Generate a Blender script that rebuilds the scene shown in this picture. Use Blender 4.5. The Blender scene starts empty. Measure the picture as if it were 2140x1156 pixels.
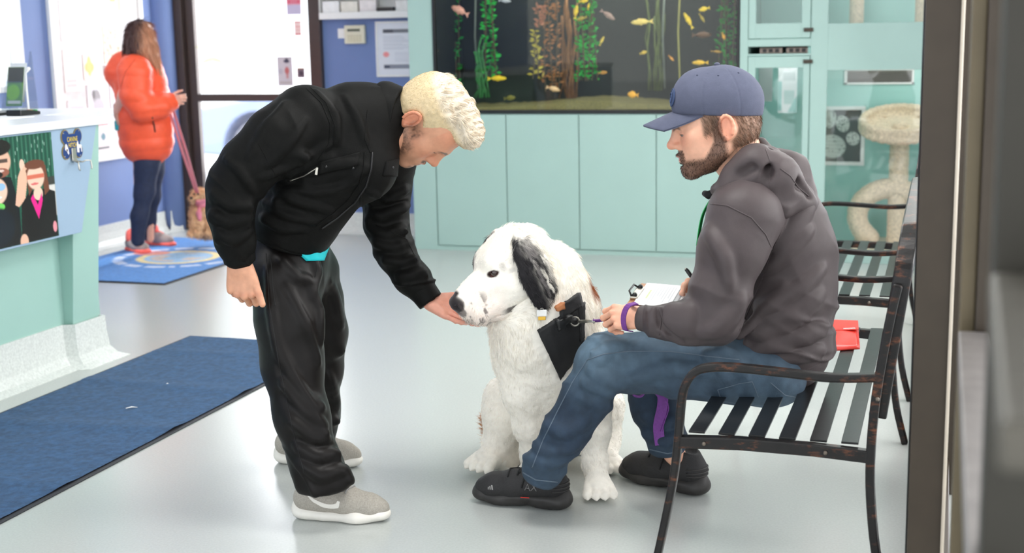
import bpy, bmesh, math, random
import numpy as np
from mathutils import Vector, Matrix
from mathutils.bvhtree import BVHTree

random.seed(4)
RNG = np.random.default_rng(7)
SC = bpy.context.scene
COL = SC.collection
PI = math.pi

# ---------------------------------------------------------------- camera
F_PX, PITCH, YAW, ROLL, CAM_H = 2800.0, math.radians(10.2), math.radians(18.0), math.radians(1.1), 1.5
CAM = np.array([0.0, 0.0, CAM_H])
FWD = np.array([-math.sin(YAW) * math.cos(PITCH), math.cos(YAW) * math.cos(PITCH), -math.sin(PITCH)])
_R0 = np.array([math.cos(YAW), math.sin(YAW), 0.0])
_U0 = np.cross(_R0, FWD)
RIGHT = math.cos(ROLL) * _R0 - math.sin(ROLL) * _U0
UP = math.cos(ROLL) * _U0 + math.sin(ROLL) * _R0
FH = np.array([-math.sin(YAW), math.cos(YAW), 0.0])        # level heading of the view

cam_data = bpy.data.cameras.new('camera')
cam_data.sensor_width = 36.0
cam_data.lens = 36.0 * F_PX / 2140.0
cam_data.dof.use_dof = True
cam_data.dof.focus_distance = 4.15
cam_data.dof.aperture_fstop = 3.4
cam_data.clip_end = 200
cam = bpy.data.objects.new('camera', cam_data)
COL.objects.link(cam)
cam.matrix_world = Matrix(((RIGHT[0], UP[0], -FWD[0], CAM[0]), (RIGHT[1], UP[1], -FWD[1], CAM[1]),
                           (RIGHT[2], UP[2], -FWD[2], CAM[2]), (0, 0, 0, 1)))
SC.camera = cam

# ---------------------------------------------------------------- sky, daylight, lamps, exposure
SC.view_settings.view_transform = 'Standard'
SC.view_settings.look = 'None'
SC.view_settings.gamma = 1.0
SC.view_settings.use_curve_mapping = False
SC.view_settings.exposure = -0.24
SC.cycles.use_denoising = True
SC.cycles.max_bounces = 8
SC.cycles.transparent_max_bounces = 16
SC.cycles.sample_clamp_indirect = 6.0
SC.cycles.caustics_reflective = False
SC.cycles.caustics_refractive = False

world = bpy.data.worlds.new('sky')
SC.world = world
world.use_nodes = True
_bg = world.node_tree.nodes['Background']
_bg.inputs['Color'].default_value = (0.93, 0.965, 1.0, 1)
_bg.inputs['Strength'].default_value = 2.6


def area_light(name, loc, target, sx, sy, power, color=(1, 1, 1)):
    d = bpy.data.lights.new(name, 'AREA')
    d.shape = 'RECTANGLE'
    d.size, d.size_y, d.energy, d.color = sx, sy, power, color
    o = bpy.data.objects.new(name, d)
    COL.objects.link(o)
    o.location = loc
    o.rotation_euler = (Vector(target) - Vector(loc)).to_track_quat('-Z', 'Y').to_euler()
    return o


# daylight through the glazed entrance, the shop front behind the viewer and the glazed partition
area_light('daylight_entrance', (-4.9, 10.2, 1.5), (-3.4, 3.5, 0.4), 1.3, 2.2, 105, (0.95, 0.97, 1.0))
area_light('daylight_shopfront', (-2.6, -1.3, 1.9), (-2.2, 4.5, 0.9), 4.5, 2.2, 24, (1.0, 0.99, 0.97))
area_light('daylight_partition', (0.9, 5.6, 1.8), (-1.6, 4.4, 0.8), 5.0, 2.0, 180, (1.0, 0.98, 0.96))

_sun = bpy.data.lights.new('sun', 'SUN')
_sun.energy, _sun.angle, _sun.color = 4.0, math.radians(1.0), (1, 0.97, 0.92)
_so = bpy.data.objects.new('sun', _sun)
COL.objects.link(_so)
_so.rotation_euler = Vector((0.25, 0.55, -0.9)).to_track_quat('-Z', 'Y').to_euler()

# ---------------------------------------------------------------- helpers: pixels to points
def ray(x, y):
    v = FWD * F_PX + RIGHT * (x - 1070.0) + UP * (578.0 - y)
    return v / np.linalg.norm(v)


def at(x, y, D):
    v = ray(x, y)
    return CAM + v * (D / (v @ FH))


def on_z(x, y, z=0.0):
    v = ray(x, y)
    return CAM + v * ((z - CAM_H) / v[2])


def on_y(x, y, Y):
    v = ray(x, y)
    return CAM + v * (Y / v[1])


def on_x(x, y, X):
    v = ray(x, y)
    return CAM + v * (X / v[0])


def mpp(p):                                                # metres per pixel at a point
    return ((np.asarray(p) - CAM) @ FWD) / F_PX


def unit(v):
    v = np.asarray(v, float)
    return v / (np.linalg.norm(v) + 1e-12)


def smooth(e0, e1, x):
    t = np.clip((x - e0) / (e1 - e0 + 1e-12), 0, 1)
    return t * t * (3 - 2 * t)


# ---------------------------------------------------------------- helpers: noise
def _hash(ix, iy, iz):
    h = (ix * 374761393 + iy * 668265263 + iz * 2147483647) & 0xFFFFFFFF
    h = ((h ^ (h >> 13)) * 1274126177) & 0xFFFFFFFF
    return ((h ^ (h >> 16)) & 0xFFFF) / 65535.0


def vnoise(p, seed=0):
    p = np.asarray(p, float) + seed * 17.31
    i = np.floor(p).astype(np.int64)
    f = p - i
    u = f * f * f * (f * (f * 6 - 15) + 10)
    r = 0
    for dx in (0, 1):
        wx = u[:, 0] if dx else 1 - u[:, 0]
        for dy in (0, 1):
            wy = u[:, 1] if dy else 1 - u[:, 1]
            for dz in (0, 1):
                wz = u[:, 2] if dz else 1 - u[:, 2]
                r = r + wx * wy * wz * _hash(i[:, 0] + dx, i[:, 1] + dy, i[:, 2] + dz)
    return r * 2 - 1


def fbm(p, oct=3, seed=0):
    r, a = 0, 1.0
    for o in range(oct):
        r = r + a * vnoise(np.asarray(p) * 2 ** o, seed + o * 3)
        a *= 0.5
    return r


def ridge(p, seed=0):
    return 1 - np.abs(vnoise(p, seed)) * 2


# ---------------------------------------------------------------- helpers: materials
def srgb(r, g, b):
    def c(v):
        v /= 255.0
        return v / 12.92 if v <= 0.04045 else ((v + 0.055) / 1.055) ** 2.4
    return (c(r), c(g), c(b))


def mat(name, color, rough=0.5, metal=0.0, var=0.06, scale=20, bump=0.0, bscale=200, coat=0.0, spec=0.5,
        vcol=False, sheen=0.0, trans=0.0, stretch=None, sss=0.0, var2=None):
    m = bpy.data.materials.new(name)
    m.use_nodes = True
    nt = m.node_tree
    N, L = nt.nodes, nt.links
    b = N['Principled BSDF']
    b.inputs['Roughness'].default_value = rough
    b.inputs['Metallic'].default_value = metal
    b.inputs['Coat Weight'].default_value = coat
    b.inputs['Coat Roughness'].default_value = 0.08
    b.inputs['Specular IOR Level'].default_value = spec
    b.inputs['Sheen Weight'].default_value = sheen
    b.inputs['Sheen Roughness'].default_value = 0.4
    b.inputs['Transmission Weight'].default_value = trans
    if sss:
        b.inputs['Subsurface Weight'].default_value = sss
        b.inputs['Subsurface Radius'].default_value = (0.012, 0.005, 0.003)
        b.inputs['Subsurface Scale'].default_value = 0.6
    tc = N.new('ShaderNodeTexCoord')
    mp = N.new('ShaderNodeMapping')
    L.new(tc.outputs['Object'], mp.inputs['Vector'])
    if stretch:
        mp.inputs['Scale'].default_value = stretch
    nz = N.new('ShaderNodeTexNoise')
    nz.inputs['Scale'].default_value = scale
    nz.inputs['Detail'].default_value = 4
    L.new(mp.outputs['Vector'], nz.inputs['Vector'])
    mx = N.new('ShaderNodeMix')
    mx.data_type = 'RGBA'
    mx.blend_type = 'MULTIPLY'
    mx.inputs['Factor'].default_value = 1.0
    rp = N.new('ShaderNodeMapRange')
    rp.inputs['From Min'].default_value = 0.3
    rp.inputs['From Max'].default_value = 0.7
    rp.inputs['To Min'].default_value = 1 - var
    rp.inputs['To Max'].default_value = 1 + var
    L.new(nz.outputs['Fac'], rp.inputs['Value'])
    if vcol:
        at_ = N.new('ShaderNodeAttribute')
        at_.attribute_name = 'Col'
        L.new(at_.outputs['Color'], mx.inputs['A'])
    else:
        mx.inputs['A'].default_value = (*color, 1)
    cmb = N.new('ShaderNodeCombineColor')
    for k in ('Red', 'Green', 'Blue'):
        L.new(rp.outputs['Result'], cmb.inputs[k])
    L.new(cmb.outputs['Color'], mx.inputs['B'])
    L.new(mx.outputs['Result'], b.inputs['Base Color'])
    if bump:
        n2 = N.new('ShaderNodeTexNoise')
        n2.inputs['Scale'].default_value = bscale
        n2.inputs['Detail'].default_value = 3
        L.new(mp.outputs['Vector'], n2.inputs['Vector'])
        bp = N.new('ShaderNodeBump')
        bp.inputs['Strength'].default_value = bump
        bp.inputs['Distance'].default_value = 0.002
        L.new(n2.outputs['Fac'], bp.inputs['Height'])
        L.new(bp.outputs['Normal'], b.inputs['Normal'])
    return m


def glass_mat(name, tint=(1, 1, 1), gloss=0.12, rough=0.02):
    m = bpy.data.materials.new(name)
    m.use_nodes = True
    nt = m.node_tree
    nt.nodes.clear()
    N, L = nt.nodes, nt.links
    out = N.new('ShaderNodeOutputMaterial')
    tr = N.new('ShaderNodeBsdfTransparent')
    tr.inputs['Color'].default_value = (*tint, 1)
    gl = N.new('ShaderNodeBsdfGlossy')
    gl.inputs['Roughness'].default_value = rough
    lw = N.new('ShaderNodeLayerWeight')
    lw.inputs['Blend'].default_value = 0.5
    pw = N.new('ShaderNodeMath')
    pw.operation = 'POWER'
    pw.inputs[1].default_value = 5.0
    L.new(lw.outputs['Facing'], pw.inputs[0])
    ad = N.new('ShaderNodeMath')
    ad.operation = 'MULTIPLY_ADD'
    ad.inputs[1].default_value = 0.6
    ad.inputs[2].default_value = gloss
    L.new(pw.outputs[0], ad.inputs[0])
    ad.use_clamp = True
    mx = N.new('ShaderNodeMixShader')
    L.new(ad.outputs[0], mx.inputs['Fac'])
    L.new(tr.outputs[0], mx.inputs[1])
    L.new(gl.outputs[0], mx.inputs[2])
    L.new(mx.outputs[0], out.inputs['Surface'])
    return m


# ---------------------------------------------------------------- helpers: objects
ORIGIN = {}


def _origin(o):
    return ORIGIN.get(o.name, np.zeros(3)) if o else np.zeros(3)


def tag(o, label=None, cat=None, group=None, kind=None):
    if label: o['label'] = label
    if cat: o['category'] = cat
    if group: o['group'] = group
    if kind: o['kind'] = kind
    return o


def thing(name, label, cat, loc=(0, 0, 0), group=None):
    o = bpy.data.objects.new(name, None)
    o.empty_display_size = 0.05
    COL.objects.link(o)
    o.location = [float(v) for v in loc]
    ORIGIN[o.name] = np.array(loc, float)
    return tag(o, label, cat, group)


def link_mesh(name, V, Fc, m, parent=None, smooth_=True, cols=None, origin=None, fmat=None):
    """V world-space vertices, Fc list of faces or (n,4)/(n,3) array; the object sits at its parent's origin."""
    if origin is None:
        po = _origin(parent)
        og = po
        loc = (0, 0, 0)
    else:
        po = _origin(parent)
        og = np.array(origin, float)
        loc = og - po
    me = bpy.data.meshes.new(name)
    V = np.asarray(V, float) - og
    if isinstance(Fc, np.ndarray):
        nf, k = Fc.shape
        me.vertices.add(len(V))
        me.vertices.foreach_set('co', V.ravel())
        me.loops.add(nf * k)
        me.loops.foreach_set('vertex_index', Fc.ravel().astype(np.int32))
        me.polygons.add(nf)
        me.polygons.foreach_set('loop_start', np.arange(0, nf * k, k, dtype=np.int32))
        me.update(calc_edges=True)
    else:
        me.from_pydata([tuple(v) for v in V], [], [tuple(int(i) for i in f) for f in Fc])
        me.update()
    if cols is not None:
        a = me.attributes.new('Col', 'FLOAT_COLOR', 'POINT')
        c = np.ones((len(V), 4), np.float32)
        c[:, :3] = cols
        a.data.foreach_set('color', c.ravel())
    for mm in (m if isinstance(m, (list, tuple)) else [m]):
        me.materials.append(mm)
    if fmat is not None:
        me.polygons.foreach_set('material_index', np.asarray(fmat, np.int32))
    if smooth_:
        me.polygons.foreach_set('use_smooth', np.ones(len(me.polygons), bool))
    me.validate()
    o = bpy.data.objects.new(name, me)
    COL.objects.link(o)
    o.location = [float(v) for v in loc]
    if parent: o.parent = parent
    ORIGIN[o.name] = og
    return o


class MB:
    """collects simple solids in world space into one mesh"""
    def __init__(s):
        s.v, s.f = [], []

    def add(s, V, Fc):
        b = len(s.v)
        s.v.extend([np.asarray(p, float) for p in V])
        s.f.extend([tuple(i + b for i in f) for f in Fc])
        return s

    def box(s, x0, x1, y0, y1, z0, z1):
        V = [(x, y, z) for x in (x0, x1) for y in (y0, y1) for z in (z0, z1)]
        return s.add(V, [(0, 1, 3, 2), (4, 6, 7, 5), (0, 4, 5, 1), (2, 3, 7, 6), (0, 2, 6, 4), (1, 5, 7, 3)])

    def obox(s, c, ax, ay, az):
        c = np.asarray(c, float)
        ax, ay, az = (np.asarray(a, float) for a in (ax, ay, az))
        V = [c + i * ax + j * ay + k * az for i in (-1, 1) for j in (-1, 1) for k in (-1, 1)]
        Fc = [(0, 1, 3, 2), (4, 6, 7, 5), (0, 4, 5, 1), (2, 3, 7, 6), (0, 2, 6, 4), (1, 5, 7, 3)]
        if np.dot(np.cross(ax, ay), az) < 0: Fc = [f[::-1] for f in Fc]
        return s.add(V, Fc)

    def tube(s, pts, r, n=10, cap=True, flat=None):
        """round bar along points; r scalar or list; flat=(axis, factor) squashes the section along an axis"""
        pts = [np.asarray(p, float) for p in pts]
        rr = [r] * len(pts) if np.isscalar(r) else list(r)
        V, Fc = [], []
        t0 = unit(pts[1] - pts[0])
        a = unit(np.cross(t0, [0.13, 0.31, 0.94] if abs(t0[2]) < 0.9 else [1, 0.1, 0.2]))
        for i, p in enumerate(pts):
            t = unit(pts[min(i + 1, len(pts) - 1)] - pts[max(i - 1, 0)])
            a = unit(a - t * (a @ t))
            b = np.cross(t, a)
            for k in range(n):
                w = 2 * PI * k / n
                d = (a * math.cos(w) + b * math.sin(w)) * rr[i]
                if flat is not None:
                    ax = unit(flat[0])
                    d = d - ax * (d @ ax) * (1 - flat[1])
                V.append(p + d)
        for i in range(len(pts) - 1):
            for k in range(n):
                k2 = (k + 1) % n
                Fc.append((i * n + k, i * n + k2, (i + 1) * n + k2, (i + 1) * n + k))
        if cap:
            Fc.append(tuple(range(n - 1, -1, -1)))
            Fc.append(tuple((len(pts) - 1) * n + k for k in range(n)))
        return s.add(V, Fc)

    def bar(s, pts, side, w, h):
        """rectangular bar swept along points: w along side, h across"""
        pts = [np.asarray(p, float) for p in pts]
        V, Fc = [], []
        for i, p in enumerate(pts):
            t = unit(pts[min(i + 1, len(pts) - 1)] - pts[max(i - 1, 0)])
            a = unit(np.asarray(side, float) - t * (np.asarray(side, float) @ t))
            b = np.cross(t, a)
            for (i_, j_) in ((-1, -1), (1, -1), (1, 1), (-1, 1)):
                V.append(p + a * i_ * w / 2 + b * j_ * h / 2)
        for i in range(len(pts) - 1):
            for k in range(4):
                k2 = (k + 1) % 4
                Fc.append((i * 4 + k, i * 4 + k2, i * 4 + 4 + k2, i * 4 + 4 + k))
        n = len(pts) - 1
        Fc += [(3, 2, 1, 0), (n * 4, n * 4 + 1, n * 4 + 2, n * 4 + 3)]
        return s.add(V, Fc)

    def prism(s, poly, off):
        """polygon (3-D points) extruded by a vector"""
        poly = [np.asarray(p, float) for p in poly]
        n = len(poly)
        V = poly + [p + np.asarray(off, float) for p in poly]
        nrm = sum(np.cross(poly[i] - poly[0], poly[(i + 1) % n] - poly[0]) for i in range(n))
        Fc = [tuple(range(n))[::-1], tuple(range(n, 2 * n))] + [(i, (i + 1) % n, n + (i + 1) % n, n + i) for i in range(n)]
        if np.dot(nrm, off) < 0: Fc = [f[::-1] for f in Fc]
        return s.add(V, Fc)

    def lathe(s, prof, c, n=32, axis=(0, 0, 1), close=False):
        """(radius, height) profile turned about an axis through c"""
        az = unit(axis)
        ax = unit(np.cross(az, [0.2, 1, 0.1] if abs(az[1]) < 0.9 else [1, 0, 0.1]))
        ay = np.cross(az, ax)
        c = np.asarray(c, float)
        V, Fc = [], []
        for (r, h) in prof:
            for k in range(n):
                w = 2 * PI * k / n
                V.append(c + az * h + (ax * math.cos(w) + ay * math.sin(w)) * max(r, 1e-5))
        for i in range(len(prof) - 1 + (1 if close else 0)):
            j = (i + 1) % len(prof)
            for k in range(n):
                k2 = (k + 1) % n
                Fc.append((i * n + k, i * n + k2, j * n + k2, j * n + k))
        return s.add(V, Fc)

    def ball(s, c, r, n=12):
        r3 = np.array([r] * 3 if np.isscalar(r) else r, float)
        V, Fc = [], []
        for i in range(n // 2 + 1):
            th = PI * i / (n // 2)
            for k in range(n):
                w = 2 * PI * k / n
                V.append(np.asarray(c) + r3 * [math.sin(th) * math.cos(w), math.sin(th) * math.sin(w), -math.cos(th)])
        for i in range(n // 2):
            for k in range(n):
                k2 = (k + 1) % n
                Fc.append((i * n + k, i * n + k2, (i + 1) * n + k2, (i + 1) * n + k))
        return s.add(V, Fc)

    def build(s, name, m, parent=None, smooth_=False, bevel=0.0, origin=None, cols=None):
        o = link_mesh(name, np.array(s.v), s.f, m, parent, smooth_, cols, origin)
        if bevel:
            b = o.modifiers.new('bevel', 'BEVEL')
            b.width, b.segments, b.limit_method, b.angle_limit = bevel, 2, 'ANGLE', math.radians(40)
        return o


def box(name, x0, x1, y0, y1, z0, z1, m, parent=None, bevel=0.0):
    return MB().box(x0, x1, y0, y1, z0, z1).build(name, m, parent, bevel=bevel)


def struct(o):
    o['kind'] = 'structure'
    return o


def copy_tree(o, parent=None):
    c = o.copy()
    COL.objects.link(c)
    c.parent = parent
    ORIGIN[c.name] = _origin(o)
    for ch in list(o.children):
        copy_tree(ch, c)
    return c


def text_mesh(name, s, m, origin, ex, ey, height, parent=None, thick=0.001, width=None):
    """lettering as thin raised mesh; origin = lower left corner, ex / ey = directions"""
    cu = bpy.data.curves.new('lettering', 'FONT')
    cu.body = s
    cu.size = 1.0
    cu.extrude = 0.0
    to = bpy.data.objects.new('lettering', cu)
    COL.objects.link(to)
    dg = bpy.context.evaluated_depsgraph_get()
    me = to.evaluated_get(dg).to_mesh()
    V = np.array([v.co[:] for v in me.vertices])
    Fc = [tuple(p.vertices) for p in me.polygons]
    to.evaluated_get(dg).to_mesh_clear()
    bpy.data.objects.remove(to)
    bpy.data.curves.remove(cu)
    V -= V.min(0)
    sy = height / max(V[:, 1].max(), 1e-6)
    sx = sy if width is None else width / max(V[:, 0].max(), 1e-6)
    ex, ey = unit(ex), unit(ey)
    W = np.asarray(origin) + np.outer(V[:, 0] * sx, ex) + np.outer(V[:, 1] * sy, ey) + np.cross(ex, ey) * thick
    return link_mesh(name, W, Fc, m, parent, False)


# ---------------------------------------------------------------- helpers: painted flat prints
class Print:
    """a picture made of soft-edged flat shapes on a grid, (u right, v down) in 0..1"""
    def __init__(s, nu, nv, bg):
        s.nu, s.nv = nu, nv
        u, v = np.meshgrid((np.arange(nu + 1)) / nu, (np.arange(nv + 1)) / nv)
        s.u, s.v = u.ravel(), v.ravel()
        s.c = np.tile(np.array(bg, float), (len(s.u), 1))
        s.asp = nv / nu

    def mix(s, a, col):
        s.c = s.c * (1 - a[:, None]) + np.array(col) * a[:, None]
        return s

    def rect(s, u0, u1, v0, v1, col, a=1.0, soft=0.006):
        m = smooth(-soft, soft, s.u - u0) * smooth(-soft, soft, u1 - s.u) * smooth(-soft, soft, s.v - v0) * smooth(-soft, soft, v1 - s.v)
        return s.mix(m * a, col)

    def ell(s, cu, cv, ru, rv, col, rot=0.0, soft=0.08, a=1.0):
        du, dv = (s.u - cu), (s.v - cv) * s.asp
        c, n = math.cos(rot), math.sin(rot)
        x, y = du * c + dv * n, -du * n + dv * c
        d = np.sqrt((x / ru) ** 2 + (y / (rv * s.asp)) ** 2)
        return s.mix(smooth(1 + soft, 1 - soft, d) * a, col)

    def poly(s, pts, col, a=1.0):
        ins = np.zeros(len(s.u), bool)
        n = len(pts)
        for i in range(n):
            (x0, y0), (x1, y1) = pts[i], pts[(i + 1) % n]
            cr = ((y0 > s.v) != (y1 > s.v))
            with np.errstate(divide='ignore', invalid='ignore'):
                xx = x0 + (s.v - y0) * (x1 - x0) / (y1 - y0 if y1 != y0 else 1e-9)
            ins ^= cr & (s.u < xx)
        return s.mix(ins * a, col)

    def lines(s, u0, u1, v0, v1, n, col, seed=0, a=0.7):
        """rows of small print, too small to read"""
        r = np.random.default_rng(seed)
        for k in range(n):
            vv = v0 + (v1 - v0) * (k + 0.5) / n
            s.rect(u0, u0 + (u1 - u0) * r.uniform(0.55, 1.0), vv - (v1 - v0) / n * 0.22, vv + (v1 - v0) / n * 0.22, col, a, 0.003)
        return s

    def build(s, name, o, ex, ey, m, parent=None, thick=0.0015, origin=None):
        """o = upper left corner, ex = vector across, ey = vector down; has a back so that it is a thin solid"""
        ex, ey = np.asarray(ex, float), np.asarray(ey, float)
        nrm = unit(np.cross(ey, ex))
        W = np.asarray(o) + np.outer(s.u, ex) + np.outer(s.v, ey) + nrm * thick
        nu, nv = s.nu, s.nv
        i = np.arange(nv)[:, None] * (nu + 1) + np.arange(nu)[None, :]
        Fq = np.stack([i, i + nu + 1, i + nu + 2, i + 1], -1).reshape(-1, 4)
        c = np.asarray(o)
        back = np.array([c, c + ex, c + ex + ey, c + ey])
        b = len(W)
        W = np.vstack([W, back])
        k = [0, nu, (nv + 1) * (nu + 1) - 1, nv * (nu + 1)]
        ext = [[b, b + 1, b + 2, b + 3]] + [[k[j], k[(j + 1) % 4], b + (j + 1) % 4, b + j] for j in range(4)]
        Fq = np.vstack([Fq, np.array(ext)])
        cols = np.vstack([s.c, np.tile(np.array([0.8, 0.8, 0.8]), (4, 1))])
        return link_mesh(name, W, Fq, m, parent, False, cols, origin)


# ---------------------------------------------------------------- helpers: smooth-blended solids (distance fields)
class SDF:
    def __init__(s):
        s.ops = []

    def cone(s, a, b, ra, rb, k=0.01, sub=False, flat=None):
        """round cone a-b; flat=(axis, factor): section scaled by factor along axis"""
        s.ops.append(('cone', (np.array(a, float), np.array(b, float), float(ra), float(rb), flat), k, sub))
        return s

    def chain(s, pts, rs, k=0.02, flat=None, sub=False):
        for i in range(len(pts) - 1):
            s.cone(pts[i], pts[i + 1], rs[i], rs[i + 1], k, sub, flat)
        return s

    def ell(s, c, r, R=None, k=0.01, sub=False):
        s.ops.append(('ell', (np.array(c, float), np.array(r, float), None if R is None else np.array(R, float)), k, sub))
        return s

    def plane(s, p, n, k=0.003):
        """cut away everything on the side n points to"""
        s.ops.append(('plane', (np.array(p, float), unit(n)), k, True))
        return s

    def _bb(s, kind, a):
        if kind == 'cone':
            f = 1.0 if a[4] is None else max(1.0, a[4][1])
            r = max(a[2], a[3]) * f
            return np.minimum(a[0], a[1]) - r, np.maximum(a[0], a[1]) + r
        if kind == 'ell':
            r = a[1].max() if a[2] is not None else a[1]
            return a[0] - r, a[0] + r
        return None

    @staticmethod
    def _d(kind, a, P):
        if kind == 'cone':
            A, B, ra, rb, flat = a
            if flat is not None:
                ax = unit(flat[0])
                q = 1.0 / flat[1] - 1.0
                A2, B2 = A, B + ax * ((B - A) @ ax) * q
                Q = P - A
                Q = Q + (Q @ ax)[:, None] * ax * q
            else:
                B2, Q = B, P - A
            ba = B2 - A
            t = np.clip((Q @ ba) / (ba @ ba + 1e-12), 0, 1)
            d = np.linalg.norm(Q - t[:, None] * ba, axis=1) - (ra + (rb - ra) * t)
            return d
        if kind == 'ell':
            Q = P - a[0]
            if a[2] is not None: Q = Q @ a[2]
            k0 = np.linalg.norm(Q / a[1], axis=1)
            k1 = np.linalg.norm(Q / (a[1] ** 2), axis=1)
            return k0 * (k0 - 1) / (k1 + 1e-9)
        return -((P - a[0]) @ a[1])

    def mesh(s, h, iters=1, xform=None):
        lo = np.full(3, 1e9)
        hi = np.full(3, -1e9)
        for kind, a, k, sub in s.ops:
            bb = s._bb(kind, a)
            if bb is None or sub: continue
            lo = np.minimum(lo, bb[0]); hi = np.maximum(hi, bb[1])
        lo -= 3 * h; hi += 3 * h
        n = np.ceil((hi - lo) / h).astype(int) + 1
        G = np.full(n, 0.5, np.float32)
        for kind, a, k, sub in s.ops:
            bb = s._bb(kind, a)
            if bb is None:
                i0, i1 = np.zeros(3, int), n
            else:
                mgn = k + 3 * h
                i0 = np.clip(np.floor((bb[0] - mgn - lo) / h).astype(int), 0, n)
                i1 = np.clip(np.ceil((bb[1] + mgn - lo) / h).astype(int) + 1, 0, n)
            if np.any(i1 <= i0): continue
            ax = [lo[q] + h * np.arange(i0[q], i1[q]) for q in range(3)]
            P = np.stack(np.meshgrid(*ax, indexing='ij'), -1).reshape(-1, 3)
            d = s._d(kind, a, P).reshape(i1 - i0).astype(np.float32)
            sl = tuple(slice(i0[q], i1[q]) for q in range(3))
            g = G[sl]
            if sub:
                d = -d
                hh = np.maximum(k - np.abs(g - d), 0) / max(k, 1e-9)
                G[sl] = np.maximum(g, d) + hh * hh * k * 0.25
            else:
                hh = np.maximum(k - np.abs(g - d), 0) / max(k, 1e-9)
                G[sl] = np.minimum(g, d) - hh * hh * k * 0.25
        V, Q = surface_net(G, lo, h)
        for _ in range(iters):
            V = relax(V, Q, 0.5)
        if xform is not None:
            V = V @ xform[0].T + xform[1]
        return V, Q


def surface_net(G, lo, h):
    ins = G < 0
    nx, ny, nz = G.shape
    c = [ins[i:nx - 1 + i, j:ny - 1 + j, k:nz - 1 + k] for i in (0, 1) for j in (0, 1) for k in (0, 1)]
    cnt = sum(x.astype(np.int8) for x in c)
    act = (cnt > 0) & (cnt < 8)
    idx = np.full(act.shape, -1, np.int64)
    cells = np.argwhere(act)
    idx[act] = np.arange(len(cells))
    acc = np.zeros((len(cells), 3))
    num = np.zeros(len(cells))
    cor = [(i, j, k) for i in (0, 1) for j in (0, 1) for k in (0, 1)]
    val = [G[cells[:, 0] + a, cells[:, 1] + b, cells[:, 2] + d] for a, b, d in cor]
    for p in range(8):
        for q in range(p + 1, 8):
            df = np.abs(np.array(cor[p]) - np.array(cor[q]))
            if df.sum() != 1: continue
            m = (val[p] < 0) != (val[q] < 0)
            den = val[p] - val[q]
            t = np.where(m, val[p] / np.where(den == 0, 1, den), 0)
            pos = np.array(cor[p])[None] + t[:, None] * (np.array(cor[q]) - np.array(cor[p]))[None]
            acc[m] += pos[m]
            num[m] += 1
    V = lo + h * (cells + acc / np.maximum(num, 1)[:, None])
    quads = []
    for ax in range(3):
        u, w = (ax + 1) % 3, (ax + 2) % 3
        sl0 = [slice(1, None)] * 3
        sl1 = [slice(1, None)] * 3
        sl0[ax] = slice(0, -1)
        a0 = ins[tuple(sl0)]
        a1 = ins[tuple(sl1)]
        m = a0 != a1
        loc = np.argwhere(m)
        off = np.array([1, 1, 1]); off[ax] = 0
        loc = loc + off
        sign = ins[loc[:, 0], loc[:, 1], loc[:, 2]]
        e_u = np.zeros(3, int); e_u[u] = 1
        e_w = np.zeros(3, int); e_w[w] = 1
        good = np.all(loc < np.array(act.shape), axis=1)
        loc, sign = loc[good], sign[good]
        def I(L):
            return idx[L[:, 0], L[:, 1], L[:, 2]]
        q = np.stack([I(loc - e_u - e_w), I(loc - e_w), I(loc), I(loc - e_u)], 1)
        q = np.where(sign[:, None], q, q[:, ::-1])
        quads.append(q)
    Q = np.vstack(quads)
    Q = Q[(Q >= 0).all(1)]
    return V, Q


def relax(V, Q, w):
    s = np.zeros_like(V)
    n = np.zeros(len(V))
    for i in range(4):
        a, b = Q[:, i], Q[:, (i + 1) % 4]
        for q in range(3):
            s[:, q] += np.bincount(a, V[b, q], len(V)) + np.bincount(b, V[a, q], len(V))
        n += np.bincount(a, None, len(V)) + np.bincount(b, None, len(V))
    return V * (1 - w) + w * s / np.maximum(n, 1)[:, None]


def normals(V, Q):
    e1 = V[Q[:, 2]] - V[Q[:, 0]]
    e2 = V[Q[:, 3 if Q.shape[1] > 3 else 1]] - V[Q[:, 1 if Q.shape[1] > 3 else 0]]
    fn = np.cross(e1, e2)
    N = np.zeros_like(V)
    for i in range(Q.shape[1]):
        for q in range(3):
            N[:, q] += np.bincount(Q[:, i], fn[:, q], len(V))
    return N / (np.linalg.norm(N, axis=1)[:, None] + 1e-12)


def join(parts):
    """list of (V, Q[, cols]) to one"""
    Vs, Qs, Cs, b = [], [], [], 0
    for p in parts:
        Vs.append(p[0]); Qs.append(p[1] + b); b += len(p[0])
        if len(p) > 2: Cs.append(np.broadcast_to(p[2], (len(p[0]), 3)))
    return np.vstack(Vs), np.vstack(Qs), (np.vstack(Cs) if Cs else None)


def seg_t(P, a, b):
    """parameter along and distance from a segment"""
    ba = b - a
    t = np.clip((P - a) @ ba / (ba @ ba), 0, 1)
    return t, np.linalg.norm(P - a - t[:, None] * ba, axis=1)


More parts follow.
